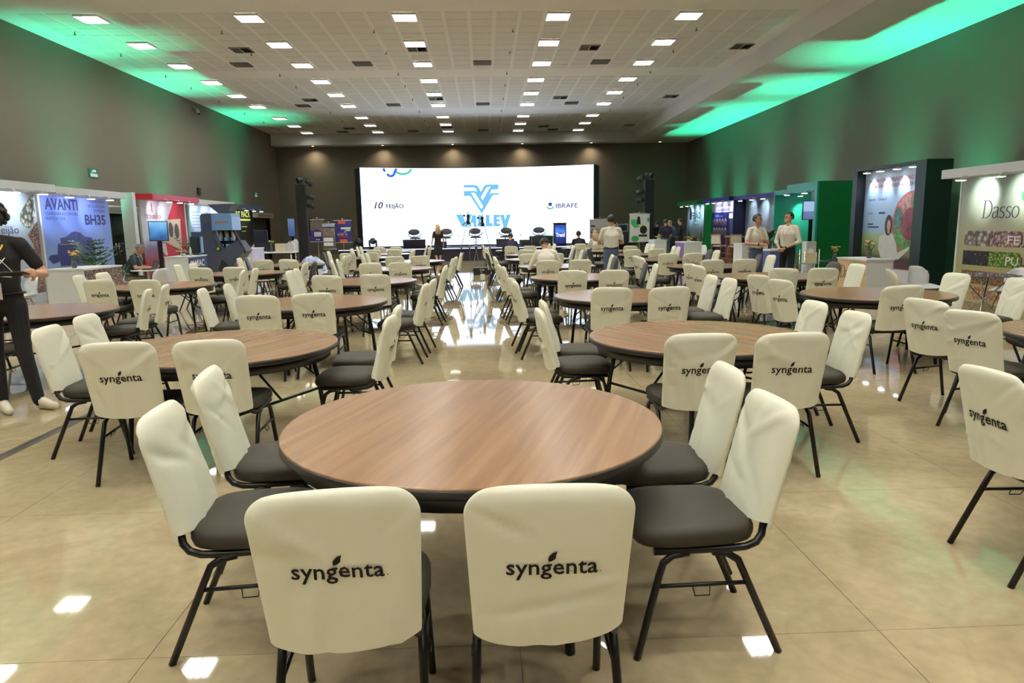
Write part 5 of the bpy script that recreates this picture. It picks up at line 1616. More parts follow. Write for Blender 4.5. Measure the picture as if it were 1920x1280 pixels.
LT = [[(-1.46, zt + 0.04), (-1.12, zt + 0.04), (-0.97, zb + 0.22), (-0.85, zt + 0.04), (-0.62, zt + 0.04), (-0.88, zb), (-1.16, zb)],
      [(-0.80, zb), (-0.62, zt), (-0.42, zt), (-0.42, zb), (-0.58, zb), (-0.58, zb + 0.2), (-0.66, zb + 0.2), (-0.70, zb)],
      [(-0.34, zb), (0.02, zb), (0.02, zb + 0.17), (-0.14, zb + 0.17), (-0.14, zt), (-0.34, zt)],
      [(0.06, zb), (0.42, zb), (0.42, zb + 0.17), (0.26, zb + 0.17), (0.26, zt), (0.06, zt)],
      [(0.46, zb), (0.80, zb), (0.80, zb + 0.14), (0.64, zb + 0.14), (0.64, zb + 0.23), (0.78, zb + 0.23), (0.78, zb + 0.35), (0.64, zb + 0.35), (0.64, zb + 0.45), (0.80, zb + 0.45), (0.80, zt), (0.46, zt)],
      [(0.80, zt), (1.0, zt), (1.06, zb + 0.30), (1.14, zt), (1.34, zt), (1.08, zb - 0.22), (0.88, zb - 0.22), (0.95, zb)]]
on_screen('valley_lettering', skyb, tri_polys(LT))
on_screen('event_lettering', led('led_dark', (0.03, 0.02, 0.05, 1), 0.8), texts=[('10', -5.42, 2.57, 0.30, 0.42, 0.025, 0.25), ('FEIJÃO', -4.86, 2.58, 0.19, 0.84, 0.028, 0.0)])
def ribbon(pts, w):
    L, R = [], []
    for i, p in enumerate(pts):
        a_, b_ = pts[max(0, i - 1)], pts[min(len(pts) - 1, i + 1)]
        dx, dz = b_[0] - a_[0], b_[1] - a_[1]
        l = math.hypot(dx, dz) or 1
        L.append((p[0] - dz / l * w / 2, p[1] + dx / l * w / 2))
        R.append((p[0] + dz / l * w / 2, p[1] - dx / l * w / 2))
    return [[L[i], L[i + 1], R[i + 1], R[i]] for i in range(len(pts) - 1)]
on_screen('skyline_print', led('led_grey_line', (0.55, 0.55, 0.7, 1), 1.2), ribbon(arc(-5.2, 2.28, 0.2, 0.2, 170, 20, 8), 0.02) + ribbon(arc(-4.82, 2.36, 0.1, 0.2, 170, 10, 8), 0.02) + ribbon([(-4.6, 2.42), (-4.4, 2.41), (-4.2, 2.35), (-4.02, 2.27)], 0.04))
on_screen('institute_lettering', led('led_violet', (0.10, 0.06, 0.28, 1), 0.9), texts=[('IBRAFE', 3.60, 2.46, 0.22, 1.08, 0.022, 0.0)])
on_screen('eye_mark_arc', led('led_green', (0.10, 0.62, 0.34, 1), 1.0), ribbon(arc(3.33, 2.58, 0.17, 0.15, 190, 350, 12), 0.075))
on_screen('eye_mark_pupil', led('led_blue', (0.05, 0.07, 0.42, 1), 1.0), [circ(3.33, 2.65, 0.1, 0.1, 14)])
on_screen('blue_curl', led('led_royal', (0.02, 0.14, 0.85, 1), 1.0), ribbon([(-4.92, 4.5), (-4.84, 4.34)], 0.12) + ribbon([(-4.74, 4.25)] + arc(-4.58, 4.26, 0.16, 0.13, 215, 330, 8) + [(-4.34, 4.4), (-4.30, 4.5)], 0.12))
on_screen('green_curl', led('led_mint', (0.08, 0.62, 0.42, 1), 1.0), ribbon(arc(-4.0, 4.55, 0.42, 0.32, 200, 350, 14), 0.11))
on_screen('green_swoosh', led('led_mint2', (0.08, 0.62, 0.42, 1), 0.9), tri_polys([[(2.35, 0.72), (2.5, 0.95), (2.75, 1.10), (3.1, 1.14), (3.5, 1.08), (3.6, 0.72)]]))

# stage furniture
def tulip(label, loc, rz):
    t = thing('swivel_chair', label, 'chair', loc, rz, 'swivel chairs on the stage')
    g = mat('grey_upholstery', rgb(84, 80, 88), 0.7)
    MB().lathe([(0.20, 0), (0.21, 0.012), (0.05, 0.03)], n=24).build('base', M_chrome, t)
    MB().cyl((0, 0, 0.02), (0, 0, 0.42), 0.025, n=12).build('column', M_chrome, t)
    cushion(0.26, -0.25, 0.25, 0.42, 0.50).build('seat', g, t)
    MB().ell((0, 0.24, 0.76), 0.29, 0.045, 0.155, 24, 10).build('backrest', g, t)
    for s in (-1, 1):
        MB().tube([(0, 0.24, 0.52), (s * 0.16, 0.22, 0.53), (s * 0.29, 0.14, 0.58), (s * 0.32, 0.05, 0.68), (s * 0.31, -0.06, 0.69)], 0.026, 8).build('armrest', M_greyc, t)
    MB().tube([(0, 0.24, 0.45), (0, 0.25, 0.65)], 0.02, 8).build('back_stem', M_chrome, t)
for i, x in enumerate((-3.45, -1.95, -0.45, 1.02, 2.72)):
    tulip('grey oval-backed swivel chair on stage, %s from left' % ORD[i], (x, 35.0, 0.62), PI + 0.0 + (0.2 if i % 2 else -0.15))
def wedge(label, x, y, w, h, d, tilt=0.25):
    t = thing('stage_monitor', label, 'monitor', (x, y, 0.62), 0, 'monitors along the stage edge')
    MB().add([(-w / 2, -0.02, 0.0), (w / 2, -0.02, 0.0), (w / 2 * 0.92, d, 0.0), (-w / 2 * 0.92, d, 0.0), (-w / 2 * 1.05, -tilt * h, h), (w / 2 * 1.05, -tilt * h, h), (w / 2, -tilt * h + 0.06, h), (-w / 2, -tilt * h + 0.06, h)],
             [(0, 3, 2, 1), (4, 5, 6, 7), (0, 1, 5, 4), (1, 2, 6, 5), (2, 3, 7, 6), (3, 0, 4, 7)]).build('casing', mat('monitor_black', rgb(30, 28, 44), 0.4), t)
    MB().box(-w / 2 + 0.03, w / 2 - 0.03, d * 0.5, d * 0.5 + 0.01, h * 0.2, h * 0.9).build('screen', mat('dark_display', rgb(26, 28, 34), 0.2), t)
    return t
wedge('large tilted black stage monitor left of the blond woman', -3.4, 33.9, 1.05, 0.42, 0.35)
wedge('small black stage box right of the blond woman', -2.0, 33.8, 0.32, 0.30, 0.3, 0.0)
wedge('black stage monitor behind the bowed man in dark shirt', 0.98, 33.9, 0.85, 0.38, 0.35, 0.0)
wedge('small black stage monitor at stage centre right', 1.95, 33.85, 0.56, 0.32, 0.3, 0.0)
wedge('large black stage monitor beside the lit lectern', 2.72, 33.9, 1.1, 0.48, 0.35, 0.0)
t = thing('lectern', 'lectern with lit blue screen lettered Trend at stage right', 'lectern', (3.62, 33.85, 0.62))
MB().bbox(-0.3, 0.3, -0.22, 0.25, 0, 1.06, 0.02).build('body', mat('lectern_black', rgb(24, 24, 30), 0.35), t)
MB().box(-0.33, 0.33, -0.28, 0.28, 1.06, 1.10).build('top', M_black, t)
M_trend = ramp_mat('trend_display', [(0.0, rgb(20, 30, 90)), (0.45, rgb(30, 50, 140)), (0.62, rgb(70, 120, 220)), (1.0, rgb(30, 60, 150))], 'Z', noise=0.7, nscale=4, emit=0.9)
d_ = MB().box(-0.24, 0.24, -0.226, -0.221, 0.12, 1.0).build('display', M_trend, t)
mb = MB(); lettering(mb, 'Trend', frame_F(-0.2, -0.226), 0.0, 0.44, 0.17, 0.42, 0.03); mb.build('lettering', led('led_white_text', (1, 1, 1, 1), 1.2), d_)
t2 = MB().cyl((0, 0, 0), (0, 0, 0.25), 0.006, n=6).cyl((0.0, 0, 0.25), (0.03, 0, 0.33), 0.012, n=8).build('microphone', M_black, None, (3.6, 33.9, 1.72))
tag(t2, 'thin black microphone on top of the lit lectern', 'microphone')
def moving_head(label, loc, rz):
    t = thing('moving_head', label, 'stage light', loc, rz, 'moving head lights on stage')
    MB().bbox(-0.16, 0.16, -0.14, 0.14, 0, 0.12, 0.02).build('base', M_black, t)
    for s in (-1, 1):
        MB().box(s * 0.17 - 0.03, s * 0.17 + 0.03, -0.06, 0.06, 0.12, 0.42).build('yoke_arm', M_black, t)
    MB().ell((0, 0, 0.38), 0.14, 0.16, 0.16, 16, 10).cyl((0, -0.1, 0.38), (0, -0.2, 0.38), 0.11, n=16).build('head', M_black, t)
    MB().cyl((0, -0.201, 0.38), (0, -0.206, 0.38), 0.09, n=16).build('lens', mat('dark_lens', rgb(70, 80, 96), 0.08), t)
    return t
moving_head('black moving head light at left stage corner, left one', (-6.05, 33.7, 0.62), 0.5)
moving_head('black moving head light at left stage corner, right one', (-5.35, 33.7, 0.62), -0.2)
moving_head('black moving head light at right stage end', (5.35, 33.7, 0.62), 0.1)
for i, x in enumerate((-1.25, -0.85, 1.72, 2.25)):
    t = thing('stage_microphone', 'slim microphone stand on stage, %s from left' % ORD[i], 'microphone', (x, 33.6, 0.62), 0, 'microphone stands on stage')
    MB().lathe([(0.09, 0), (0.09, 0.015), (0.01, 0.02)], n=16).build('base', M_black, t)
    MB().cyl((0, 0, 0.01), (0, 0, 0.52), 0.008, n=6).build('rod', mat('grey_rod', rgb(150, 148, 156), 0.3, 0.6), t)
    MB().cyl((0, 0, 0.50), (0, -0.02, 0.60), 0.018, n=8).build('microphone', mat('mic_grey', rgb(150, 148, 150), 0.4), t)

# lighting towers
def par(t, p, d, name='lamp_head'):
    P0, D = Vector(p), Vector(d).normalized()
    b_ = MB().cyl(P0 - D * 0.12, P0 + D * 0.1, 0.085, 0.115, n=16).cyl(P0 + D * 0.1, P0 + D * 0.19, 0.115, 0.13, n=16, caps=False).build(name, M_black, t)
    MB().cyl(P0 + D * 0.095, P0 + D * 0.102, 0.1, n=16).build('lens', mat('dark_lens', rgb(70, 80, 96), 0.08), b_)
    s = D.cross(Vector((0, 0, 1))).normalized()
    MB().tube([P0 + s * 0.13, P0 + s * 0.13 + Vector((0, 0, 0.12)), P0 - s * 0.13 + Vector((0, 0, 0.12)), P0 - s * 0.13], 0.012, 6).build('bracket', M_black, b_)
def tower(label, loc, flip):
    t = thing('lighting_tower', label, 'tower', loc)
    MB().bbox(-0.35, 0.35, -0.35, 0.35, 0, 0.04, 0.01).build('base_plate', M_pole, t)
    MB().bbox(-0.2, 0.2, -0.2, 0.2, 0.04, 3.5, 0.01).build('fabric_sleeve', mat('black_sleeve', rgb(16, 16, 18), 0.9), t)
    s = flip
    par(t, (s * 0.05, -0.05, 3.72), (-s * 0.7, -0.6, -0.3))
    par(t, (s * 0.32, -0.05, 3.62), (s * 0.5, 0.7, -0.45))
    par(t, (s * 0.34, -0.05, 2.98), (s * 0.8, 0.4, -0.2))
    par(t, (s * 0.34, -0.05, 2.62), (s * 0.9, 0.2, -0.25))
    MB().tube([(s * 0.2, 0, 3.0), (s * 0.36, 0, 3.1)], 0.015, 6).tube([(s * 0.2, 0, 2.65), (s * 0.36, 0, 2.75)], 0.015, 6).tube([(0, 0, 3.5), (s * 0.05, 0, 3.85), (s * 0.32, 0, 3.75)], 0.015, 6).build('arm', M_pole, t)
tower('black lighting tower with spot heads left of the screen', (-7.9, 31.0, 0), 1)
tower('black lighting tower with spot heads right of the screen', (7.27, 31.0, 0), -1)

# hanging banners on stands
def banner(label, loc, w, h, ztop, mprint, extras, rz=0.0, pole=M_chrome):
    t = thing('banner_stand', label, 'banner', loc, rz)
    s_ = MB().add([(-w / 2, 0.0, ztop - h), (w / 2, 0.0, ztop - h), (w / 2, 0.0, ztop), (-w / 2, 0.0, ztop), (-w / 2, 0.006, ztop - h), (w / 2, 0.006, ztop - h), (w / 2, 0.006, ztop), (-w / 2, 0.006, ztop)], [(0, 1, 2, 3), (7, 6, 5, 4), (0, 4, 5, 1), (2, 6, 7, 3), (1, 5, 6, 2), (3, 7, 4, 0)]).build('banner', mprint, t)
    MB().cyl((-w / 2 - 0.03, 0.003, ztop), (w / 2 + 0.03, 0.003, ztop), 0.014, n=8).build('top_rod', M_alu, t)
    MB().cyl((-w / 2 - 0.03, 0.003, ztop - h), (w / 2 + 0.03, 0.003, ztop - h), 0.014, n=8).build('bottom_rod', M_alu, t)
    MB().tube([(-w / 2, 0.003, ztop), (0, 0.02, ztop + 0.08), (w / 2, 0.003, ztop)], 0.004, 5).build('cord', M_alu, t)
    MB().cyl((0, 0.03, 0.3), (0, 0.03, ztop + 0.1), 0.012, n=8).build('pole', pole, t)
    for q in range(3):
        a = 2 * PI * q / 3 + 0.5
        MB().tube([(0, 0.03, 0.32), (0.2 * math.cos(a), 0.03 + 0.2 * math.sin(a), 0.0)], 0.009, 6).build('foot', pole, t)
    for nm, m, ps in extras:
        mb = MB()
        for p in ps:
            mb.add([(x, -0.003, z) for x, z in p], [tuple(range(len(p)))])
        mb.build(nm, m, s_)
    return t
M_purple = mat('purple_banner', rgb(52, 44, 132), 0.6)
M_photo = mat('photo_print', rgb(120, 110, 96), 0.6, var=0.6, scale=14)
banner('navy hanging banner with product photo, leftmost by lighting tower', (-7.55, 32.0, 0), 0.62, 0.98, 2.03, M_purple,
       [('photo_print', M_photo, [[(-0.3, 2.02), (-0.3, 1.5), (0.0, 1.62), (0.3, 1.45), (0.3, 2.02)]]), ('white_box', M_whiteink, [blk(-0.15, 1.28, 0.32, 0.2), blk(-0.08, 1.12, 0.18, 0.04)])])
banner('grey hanging banner with landscape photo, lowest of the three', (-6.95, 31.6, 0), 0.56, 1.12, 1.83, mat('grey_banner', rgb(92, 92, 98), 0.6),
       [('photo_print', mat('landscape_print', rgb(130, 110, 104), 0.6, var=0.5, scale=8), [blk(-0.27, 1.3, 0.54, 0.4)]), ('sky_print', M_palepr, [blk(-0.27, 1.66, 0.54, 0.15)]), ('text_box', M_whiteink, [blk(-0.25, 1.05, 0.42, 0.17), blk(-0.25, 0.86, 0.42, 0.15)])])
banner('purple hanging banner with orange blocks, rightmost of the three', (-6.45, 32.2, 0), 0.76, 0.98, 1.97, M_purple,
       [('orange_block', mat('orange_block', rgb(226, 108, 74), 0.6), [blk(-0.2, 1.82, 0.34, 0.13), blk(-0.15, 1.0, 0.34, 0.13), blk(-0.12, 1.3, 0.16, 0.12)]), ('white_text', M_whiteink, [blk(-0.08, 1.58, 0.44, 0.09), blk(0.12, 1.5, 0.22, 0.06)]), ('blue_block', mat('cyan_block', rgb(92, 160, 214), 0.6), [blk(-0.25, 1.3, 0.1, 0.1), blk(0.06, 1.42, 0.1, 0.1), blk(0.1, 1.3, 0.1, 0.1)]), ('red_block', M_redink, [blk(-0.2, 1.22, 0.5, 0.05)])])
banner('white hanging banner with green shapes and dark bottle picture', (6.35, 28.6, 0), 0.82, 1.12, 2.0, mat('white_banner', rgb(206, 210, 216), 0.6),
       [('green_shape', mat('leaf_ink', rgb(58, 160, 96), 0.6), [[(-0.36, 1.78), (-0.12, 1.78), (-0.1, 1.6), (0.02, 1.5), (-0.2, 1.45), (-0.36, 1.6)], circ(0.36, 1.76, 0.06, 0.1, 14), circ(-0.18, 1.0, 0.16, 0.13, 14)]), ('bottle_picture', M_blackink, [[(-0.12, 1.58), (0.04, 1.58), (0.03, 1.78), (0.0, 1.9), (-0.08, 1.9), (-0.11, 1.78)], circ(0.16, 1.36, 0.15, 0.17, 22), blk(-0.04, 1.08, 0.36, 0.09)]), ('yellow_dot', FLC[0], [circ(0.12, 1.56, 0.05, 0.05, 12)])])
banner('low grey banner with list of bean photos beside standing man', (4.95, 30.0, 0), 0.9, 1.15, 1.82, mat('pale_grey_banner', rgb(150, 150, 152), 0.6),
       [('bean_photo', M_b1b, [blk(-0.4, 1.35, 0.2, 0.09), blk(-0.4, 1.08, 0.2, 0.09)]), ('dark_photo', M_b2, [blk(-0.4, 1.24, 0.2, 0.09), blk(-0.4, 1.5, 0.2, 0.08)]), ('text_lines', M_blackink, [blk(-0.17, 1.38, 0.12, 0.03), blk(-0.17, 1.27, 0.16, 0.03), blk(-0.17, 1.11, 0.1, 0.03)])])
# camera tripods in the aisle
def tripod(label, loc, h, rz):
    t = thing('camera_tripod', label, 'tripod', loc, rz, 'video tripods in the aisle')
    for q in range(3):
        a = 2 * PI * q / 3 + PI / 6
        c, s = math.cos(a), math.sin(a)
        lg = MB().tube([(0.05 * c, 0.05 * s, h - 0.22), (0.26 * c, 0.26 * s, h * 0.5), (0.48 * c, 0.48 * s, 0)], 0.011, 6).build('leg', mat('silver_tube', rgb(150, 146, 150), 0.25, 0.8), t)
        MB().cyl((0.24 * c, 0.24 * s, h * 0.5), (0.28 * c, 0.28 * s, h * 0.46), 0.024, n=8).build('leg_clamp', M_black, lg)
    MB().lathe([(0.05, h - 0.26), (0.06, h - 0.2), (0.04, h - 0.12), (0.04, h - 0.04)], n=14).build('fluid_head', M_black, t)
    MB().tube([(0, -0.05, h - 0.1), (-0.2, -0.3, h - 0.28)], 0.01, 6).build('pan_handle', M_black, t)
    cb = MB().bbox(-0.04, 0.04, -0.1, 0.1, h - 0.04, h + 0.06, 0.015).cyl((0, 0.1, h + 0.01), (0, 0.18, h + 0.01), 0.035, n=14).build('camera_body', M_black, t)
    MB().box(-0.17, -0.10, -0.1, -0.085, h - 0.01, h + 0.05).tube([(-0.03, -0.09, h + 0.0), (-0.12, -0.09, h + 0.0)], 0.009, 5).build('side_screen', M_black, cb)
    MB().tube([(0, 0.0, h + 0.05), (0, 0.05, h + 0.1), (0, 0.0, h + 0.13)], 0.014, 6).build('top_microphone', M_black, cb)
    return t
tripod('tall video camera on silver tripod in the aisle, left one', (-0.52, 22.5, 0), 1.93, 0.1)
tripod('video camera on silver tripod in the aisle, right one', (-0.07, 22.9, 0), 1.86, -0.1)
t = thing('equipment_case', 'low black equipment case on aisle floor under the tripods', 'case', (-0.12, 23.6, 0))
MB().bbox(-0.3, 0.3, -0.2, 0.2, 0, 0.24, 0.03).build('box', M_black, t)
MB().tube([(-0.1, -0.2, 0.16), (-0.08, -0.23, 0.16), (0.08, -0.23, 0.16), (0.1, -0.2, 0.16)], 0.01, 6).build('handle', M_chrome, t)
tag(MB().bbox(-0.07, 0.07, -0.05, 0.05, 0, 0.09, 0.01).build('small_carton', M_white, None, (-0.1, 22.3, 0)), 'small white carton on the aisle floor before the case', 'box')
# technician's desk by the right tower
t = thing('control_desk', 'dark control desk by the right lighting tower', 'desk', (6.3, 31.6, 0))
MB().box(-0.6, 0.5, -0.3, 0.3, 0.72, 0.76).build('top', M_black, t)
MB().box(-0.6, -0.55, -0.3, 0.3, 0, 0.72).box(0.45, 0.5, -0.3, 0.3, 0, 0.72).box(-0.55, 0.45, 0.25, 0.28, 0.1, 0.72).build('frame', M_black, t)
t = thing('road_case', 'open grey flight case with blue lid on the control desk', 'case', (6.25, 31.5, 0.76))
MB().box(-0.22, 0.22, -0.15, 0.15, 0, 0.5).build('stack', M_black, t)
MB().box(-0.24, 0.24, 0.12, 0.16, 0.5, 0.86).build('lid', mat('case_lid', rgb(110, 130, 140), 0.35), t)
MB().box(-0.19, 0.19, 0.114, 0.119, 0.55, 0.81).build('lid_panel', M_black, t)

# ------------------------------------------------------------------ green wall washers behind the booths
M_glens = mat('green_lens', (0.1, 1.0, 0.45, 1), 0.4, emit=4)
def washer(label, x, y, z, aimx, w=GREEN_W, ang=1.0):
    t = thing('wall_washer', label, 'stage light', (x, y, z), 0, 'green wall washers')
    MB().cyl((0, 0, 0.06), (0, 0, 0.26), 0.1, 0.115, n=16).build('can', M_black, t)
    MB().cyl((0, 0, 0.256), (0, 0, 0.262), 0.1, n=16).build('lens', M_glens, t)
    MB().tube([(-0.13, 0, 0.16), (-0.13, 0, 0.0), (0.13, 0, 0.0), (0.13, 0, 0.16)], 0.012, 6).build('bracket', M_black, t)
    lamp('SPOT', (0, 0, 0.28), (aimx, 0, 4.0), w, (0.04, 1.0, 0.54), t, 0.1, ang, 1.0)
for i, y in enumerate((8.0, 14.0, 21.1, 26.9, 34.8)):
    washer('green wall washer on floor behind left booths, %s from the near end' % ORD[i], XL + 0.42, y, 0.0, 0.2)
for i, y in enumerate((13.0, 17.0, 20.1, 25.4, 30.2, 33.4, 36.6)):
    washer('green wall washer on floor behind right booths, %s from the near end' % ORD[i], XR - 0.42, y, 0.0, -0.25)
# signs and camera on the left wall
M_exit = mat('exit_green', rgb(20, 96, 66), 0.4, emit=0.25)
for i, (y, z) in enumerate(((22.46, 3.42), (37.88, 3.45))):
    t = thing('exit_sign', ['small green running-man sign high above the harvester booth', 'small green running-man sign high above the packing booth'][i], 'sign', (XL, y, z))
    MB().box(0, 0.03, -0.25, 0.25, -0.12, 0.14).build('plate', M_exit, t)
    mb = MB()
    rect(mb, frame_L(0.03, 0), -0.2, 0.2, -0.11, -0.01)
    poly(mb, frame_L(0.03, 0), [(-0.15, 0.02), (-0.05, 0.1), (0.1, 0.11), (0.15, 0.04), (0.02, 0.03)])
    mb.build('pictogram', mat('exit_white', rgb(190, 220, 226), 0.4, emit=0.3), t)
tag(MB().bbox(0, 0.08, -0.14, 0.14, -0.14, 0.14, 0.02).build('wall_speaker', mat('dark_plate', rgb(50, 42, 44), 0.5), None, (XL, 30.4, 3.27)), 'small dark square speaker on the left wall above red booth', 'speaker')
t = thing('security_camera', 'white bullet security camera high on the left wall', 'camera', (XL, 30.7, 6.72))
MB().cyl((0, 0, 0), (0.03, 0, 0), 0.06, n=14).tube([(0.03, 0, 0), (0.12, 0, -0.02), (0.16, 0, -0.08)], 0.02, 8).build('bracket', M_alu, t)
MB().cyl((0.1, 0.05, -0.10), (0.24, -0.14, -0.30), 0.075, n=16).build('body', M_alu, t)
MB().cyl((0.24, -0.14, -0.30), (0.243, -0.144, -0.304), 0.06, n=16).build('lens', M_black, t)
# floor cable ramps on the left
t = tag(MB().prism([(-0.05, 0.0), (0.05, 0.0), (0.025, 0.012), (-0.025, 0.012)], 4.55, 6.25).build('cable_ramp', mat('rubber_strip', rgb(58, 52, 44), 0.5), None, (-3.56, 0, 0)), 'long dark rubber cable strip on the floor at left', 'cable cover')
tag(MB().prism([(-0.04, 0.0), (0.04, 0.0), (0.02, 0.012), (-0.02, 0.012)], 3.2, 4.12).build('cable_ramp', mat('rubber_strip', rgb(58, 52, 44), 0.5), None, (-3.02, 0, 0)), 'short dark rubber cable strip at the left picture edge', 'cable cover')
# ------------------------------------------------------------------ people
import numpy as np
M_skin = mat('skin_light', rgb(206, 158, 130), 0.55, var=0.04, scale=10)
M_skin2 = mat('skin_tan', rgb(196, 146, 116), 0.55, var=0.04, scale=10)
M_hairk = mat('hair_black', rgb(30, 26, 24), 0.5, var=0.3, scale=40)
M_hairg = mat('hair_grey', rgb(110, 104, 100), 0.6, var=0.3, scale=40)
M_hairb = mat('hair_blond', rgb(178, 150, 112), 0.5, var=0.35, scale=30)
M_eye = mat('eye_dark', rgb(34, 26, 22), 0.2)
M_lip = mat('lip', rgb(160, 92, 84), 0.5)
def rotm(yaw, pitch):
    return Matrix.Rotation(yaw, 3, 'Z') @ Matrix.Rotation(pitch, 3, 'X')
def hand_prims(w, e, side, m, curl=0.5, k=1.0, palm_up=None):
    """palm, four unequal bent fingers and a thumb at the end of a forearm running e -> w"""
    w, e = Vector(w), Vector(e)
    d = (w - e).normalized()
    n = Vector(palm_up) if palm_up else Vector((side * 1.0, 0.0, 0.15))     # back of the hand
    n = (n - d * n.dot(d)).normalized()
    s = d.cross(n) * side                                                     # towards the thumb
    out = [('cap', w, 0.026 * k, w + d * 0.035 * k, 0.030 * k, m), ('cap', w + d * 0.03 * k + s * 0.018 * k, 0.020 * k, w + d * 0.082 * k + s * 0.026 * k, 0.015 * k, m), ('cap', w + d * 0.03 * k - s * 0.018 * k, 0.020 * k, w + d * 0.078 * k - s * 0.026 * k, 0.014 * k, m), ('cap', w + d * 0.04 * k, 0.024 * k, w + d * 0.08 * k, 0.016 * k, m)]
    for q, (off, L) in enumerate(((0.030, 0.066), (0.010, 0.076), (-0.010, 0.070), (-0.029, 0.054))):
        p0 = w + d * 0.082 * k + s * off * k
        dd = d
        for seg, f in enumerate((0.45, 0.32, 0.23)):
            dd = (dd - n * curl * (0.55 + 0.15 * seg)).normalized()
            p1 = p0 + dd * L * f * k * 1.05
            out.append(('cap', p0, 0.0095 * k, p1, 0.0088 * k, m))
            p0 = p1
    t0 = w + d * 0.022 * k + s * 0.028 * k
    t1 = t0 + (d * 0.6 + s * 0.7 - n * 0.15).normalized() * 0.036 * k
    t2 = t1 + (d * 0.9 + s * 0.2 - n * 0.5 * curl).normalized() * 0.03 * k
    out += [('cap', t0, 0.014 * k, t1, 0.011 * k, m), ('cap', t1, 0.011 * k, t2, 0.009 * k, m)]
    return out
STAND = dict(pelvis=(0, 0, 0.95), chest=(0, 0, 1.30), neck=(0, -0.01, 1.47), sh=0.175,
             elR=(0.25, -0.03, 1.13), wrR=(0.27, 0.07, 0.89), elL=(-0.25, -0.03, 1.13), wrL=(-0.27, 0.07, 0.89),
             knR=(0.10, 0.02, 0.50), anR=(0.11, -0.02, 0.085), toR=(0.13, 0.14, 0.035), knL=(-0.10, 0.02, 0.50), anL=(-0.11, -0.02, 0.085), toL=(-0.13, 0.14, 0.035), hyaw=0.0, hpitch=0.0)
SIT = dict(STAND, pelvis=(0, 0, 0.56), chest=(0, 0.06, 0.92), neck=(0, 0.10, 1.09),
           elR=(0.27, 0.12, 0.80), wrR=(0.16, 0.36, 0.80), elL=(-0.27, 0.12, 0.80), wrL=(-0.16, 0.36, 0.80),
           knR=(0.12, 0.44, 0.52), anR=(0.13, 0.42, 0.085), toR=(0.14, 0.58, 0.035), knL=(-0.12, 0.44, 0.52), anL=(-0.13, 0.42, 0.085), toL=(-0.14, 0.58, 0.035))
def person(label, loc, rz, pose=None, base=STAND, shirt=None, legs=None, shoe=None, skin=None, hair='short', hairm=None, sleeve='short', dress=False, scale=1.0, voxel=0.016, girth=1.0, female=False, curl=0.55, extras=None):
    J = dict(base)
    J.update(pose or {})
    V3 = lambda k_: Vector(J[k_])
    mats = [skin or M_skin, shirt, legs, shoe or M_black, mat('belt_leather', rgb(30, 26, 24), 0.4)]
    SK, SH, LG, SO, BE = 0, 1, 2, 3, 4
    pel, che, nek = V3('pelvis'), V3('chest'), V3('neck')
    g = girth
    sw = J['sh'] * (0.9 if female else 1.0)
    ax = (che - pel).normalized()
    fr_ = Vector((1, 0, 0))
    P = []
    mid = pel.lerp(che, 0.45)
    def oval(a, b, r0, r1, kx, m):
        """flattened capsule: three side-by-side capsules"""
        for o in (-1, -0.5, 0, 0.5, 1):
            P.append(('cap', a + fr_ * o * r0 * (kx - 1), r0, b + fr_ * o * r1 * (kx - 1), r1, m))
    lower = SH if dress else LG
    oval(pel - ax * 0.02, pel + ax * 0.06, 0.108 * g, 0.108 * g, 1.45 if not female else 1.5, lower)
    oval(pel + ax * 0.09, mid + ax * 0.02, 0.108 * g, 0.106 * g, 1.34 if not female else 1.22, SH)
    oval(mid, che, 0.106 * g, 0.118 * g, 1.40, SH)
    upc = che.lerp(nek, 0.55)
    oval(che, upc, 0.118 * g, 0.09, 1.45, SH)
    if female:
        for s in (-1, 1):
            P.append(('cap', che + Vector((s * 0.07, 0.075, -0.03)), 0.06, che + Vector((s * 0.075, 0.09, -0.05)), 0.05, SH))
    shs = {}
    for s, k_ in ((1, 'R'), (-1, 'L')):
        S_ = upc + Vector((s * sw, 0.0, 0.035))
        shs[k_] = S_
        E_, W_ = V3('el' + k_), V3('wr' + k_)
        P.append(('cap', upc + Vector((s * 0.05, -0.005, 0.075)), 0.042, S_, 0.056, SH))
        if sleeve == 'short':
            m_ = S_.lerp(E_, 0.66)
            P.append(('cap', S_, 0.060 * g ** 0.5, m_, 0.056, SH))
            P.append(('cap', m_, 0.042, E_, 0.039, SK))
            P.append(('cap', E_, 0.039, W_, 0.026, SK))
        else:
            P.append(('cap', S_, 0.060 * g ** 0.5, E_, 0.048, SH))
            m_ = E_.lerp(W_, 0.82 if sleeve == 'long' else 0.25)
            P.append(('cap', E_, 0.047, m_, 0.038, SH))
            P.append(('cap', m_, 0.033, W_, 0.026, SK))
        P.extend(hand_prims(W_, E_, s, SK, curl))
        hip = pel + Vector((s * 0.088, 0, -0.03))
        K_, A_, T_ = V3('kn' + k_), V3('an' + k_), V3('to' + k_)
        lm = SK if dress else LG
        P.append(('cap', hip, 0.088 * g ** 0.6, K_, 0.060, SH if dress else LG))
        if dress:
            P.append(('cap', K_ - Vector((0, 0, 0.05)), 0.05, A_, 0.032, SK))
            P.append(('cap', K_, 0.052, K_ - Vector((0, 0, 0.06)), 0.05, SK))
        else:
            P.append(('cap', K_, 0.062, A_ + Vector((0, 0, 0.0)), 0.050, LG))
        P.append(('cap', A_ + Vector((0, -0.03, -0.045)), 0.040, T_, 0.036, SO))
        P.append(('cap', A_ + Vector((0, 0, 0.0)), 0.040, A_.lerp(T_, 0.6), 0.038, SO))
    if dress:
        for u in range(5):
            z = pel.z - 0.03 - 0.09 * u
            P.append(('cap', Vector((-0.07 - 0.004 * u, 0, z)), 0.115 + 0.002 * u, Vector((0.07 + 0.004 * u, 0, z)), 0.115 + 0.002 * u, SH))
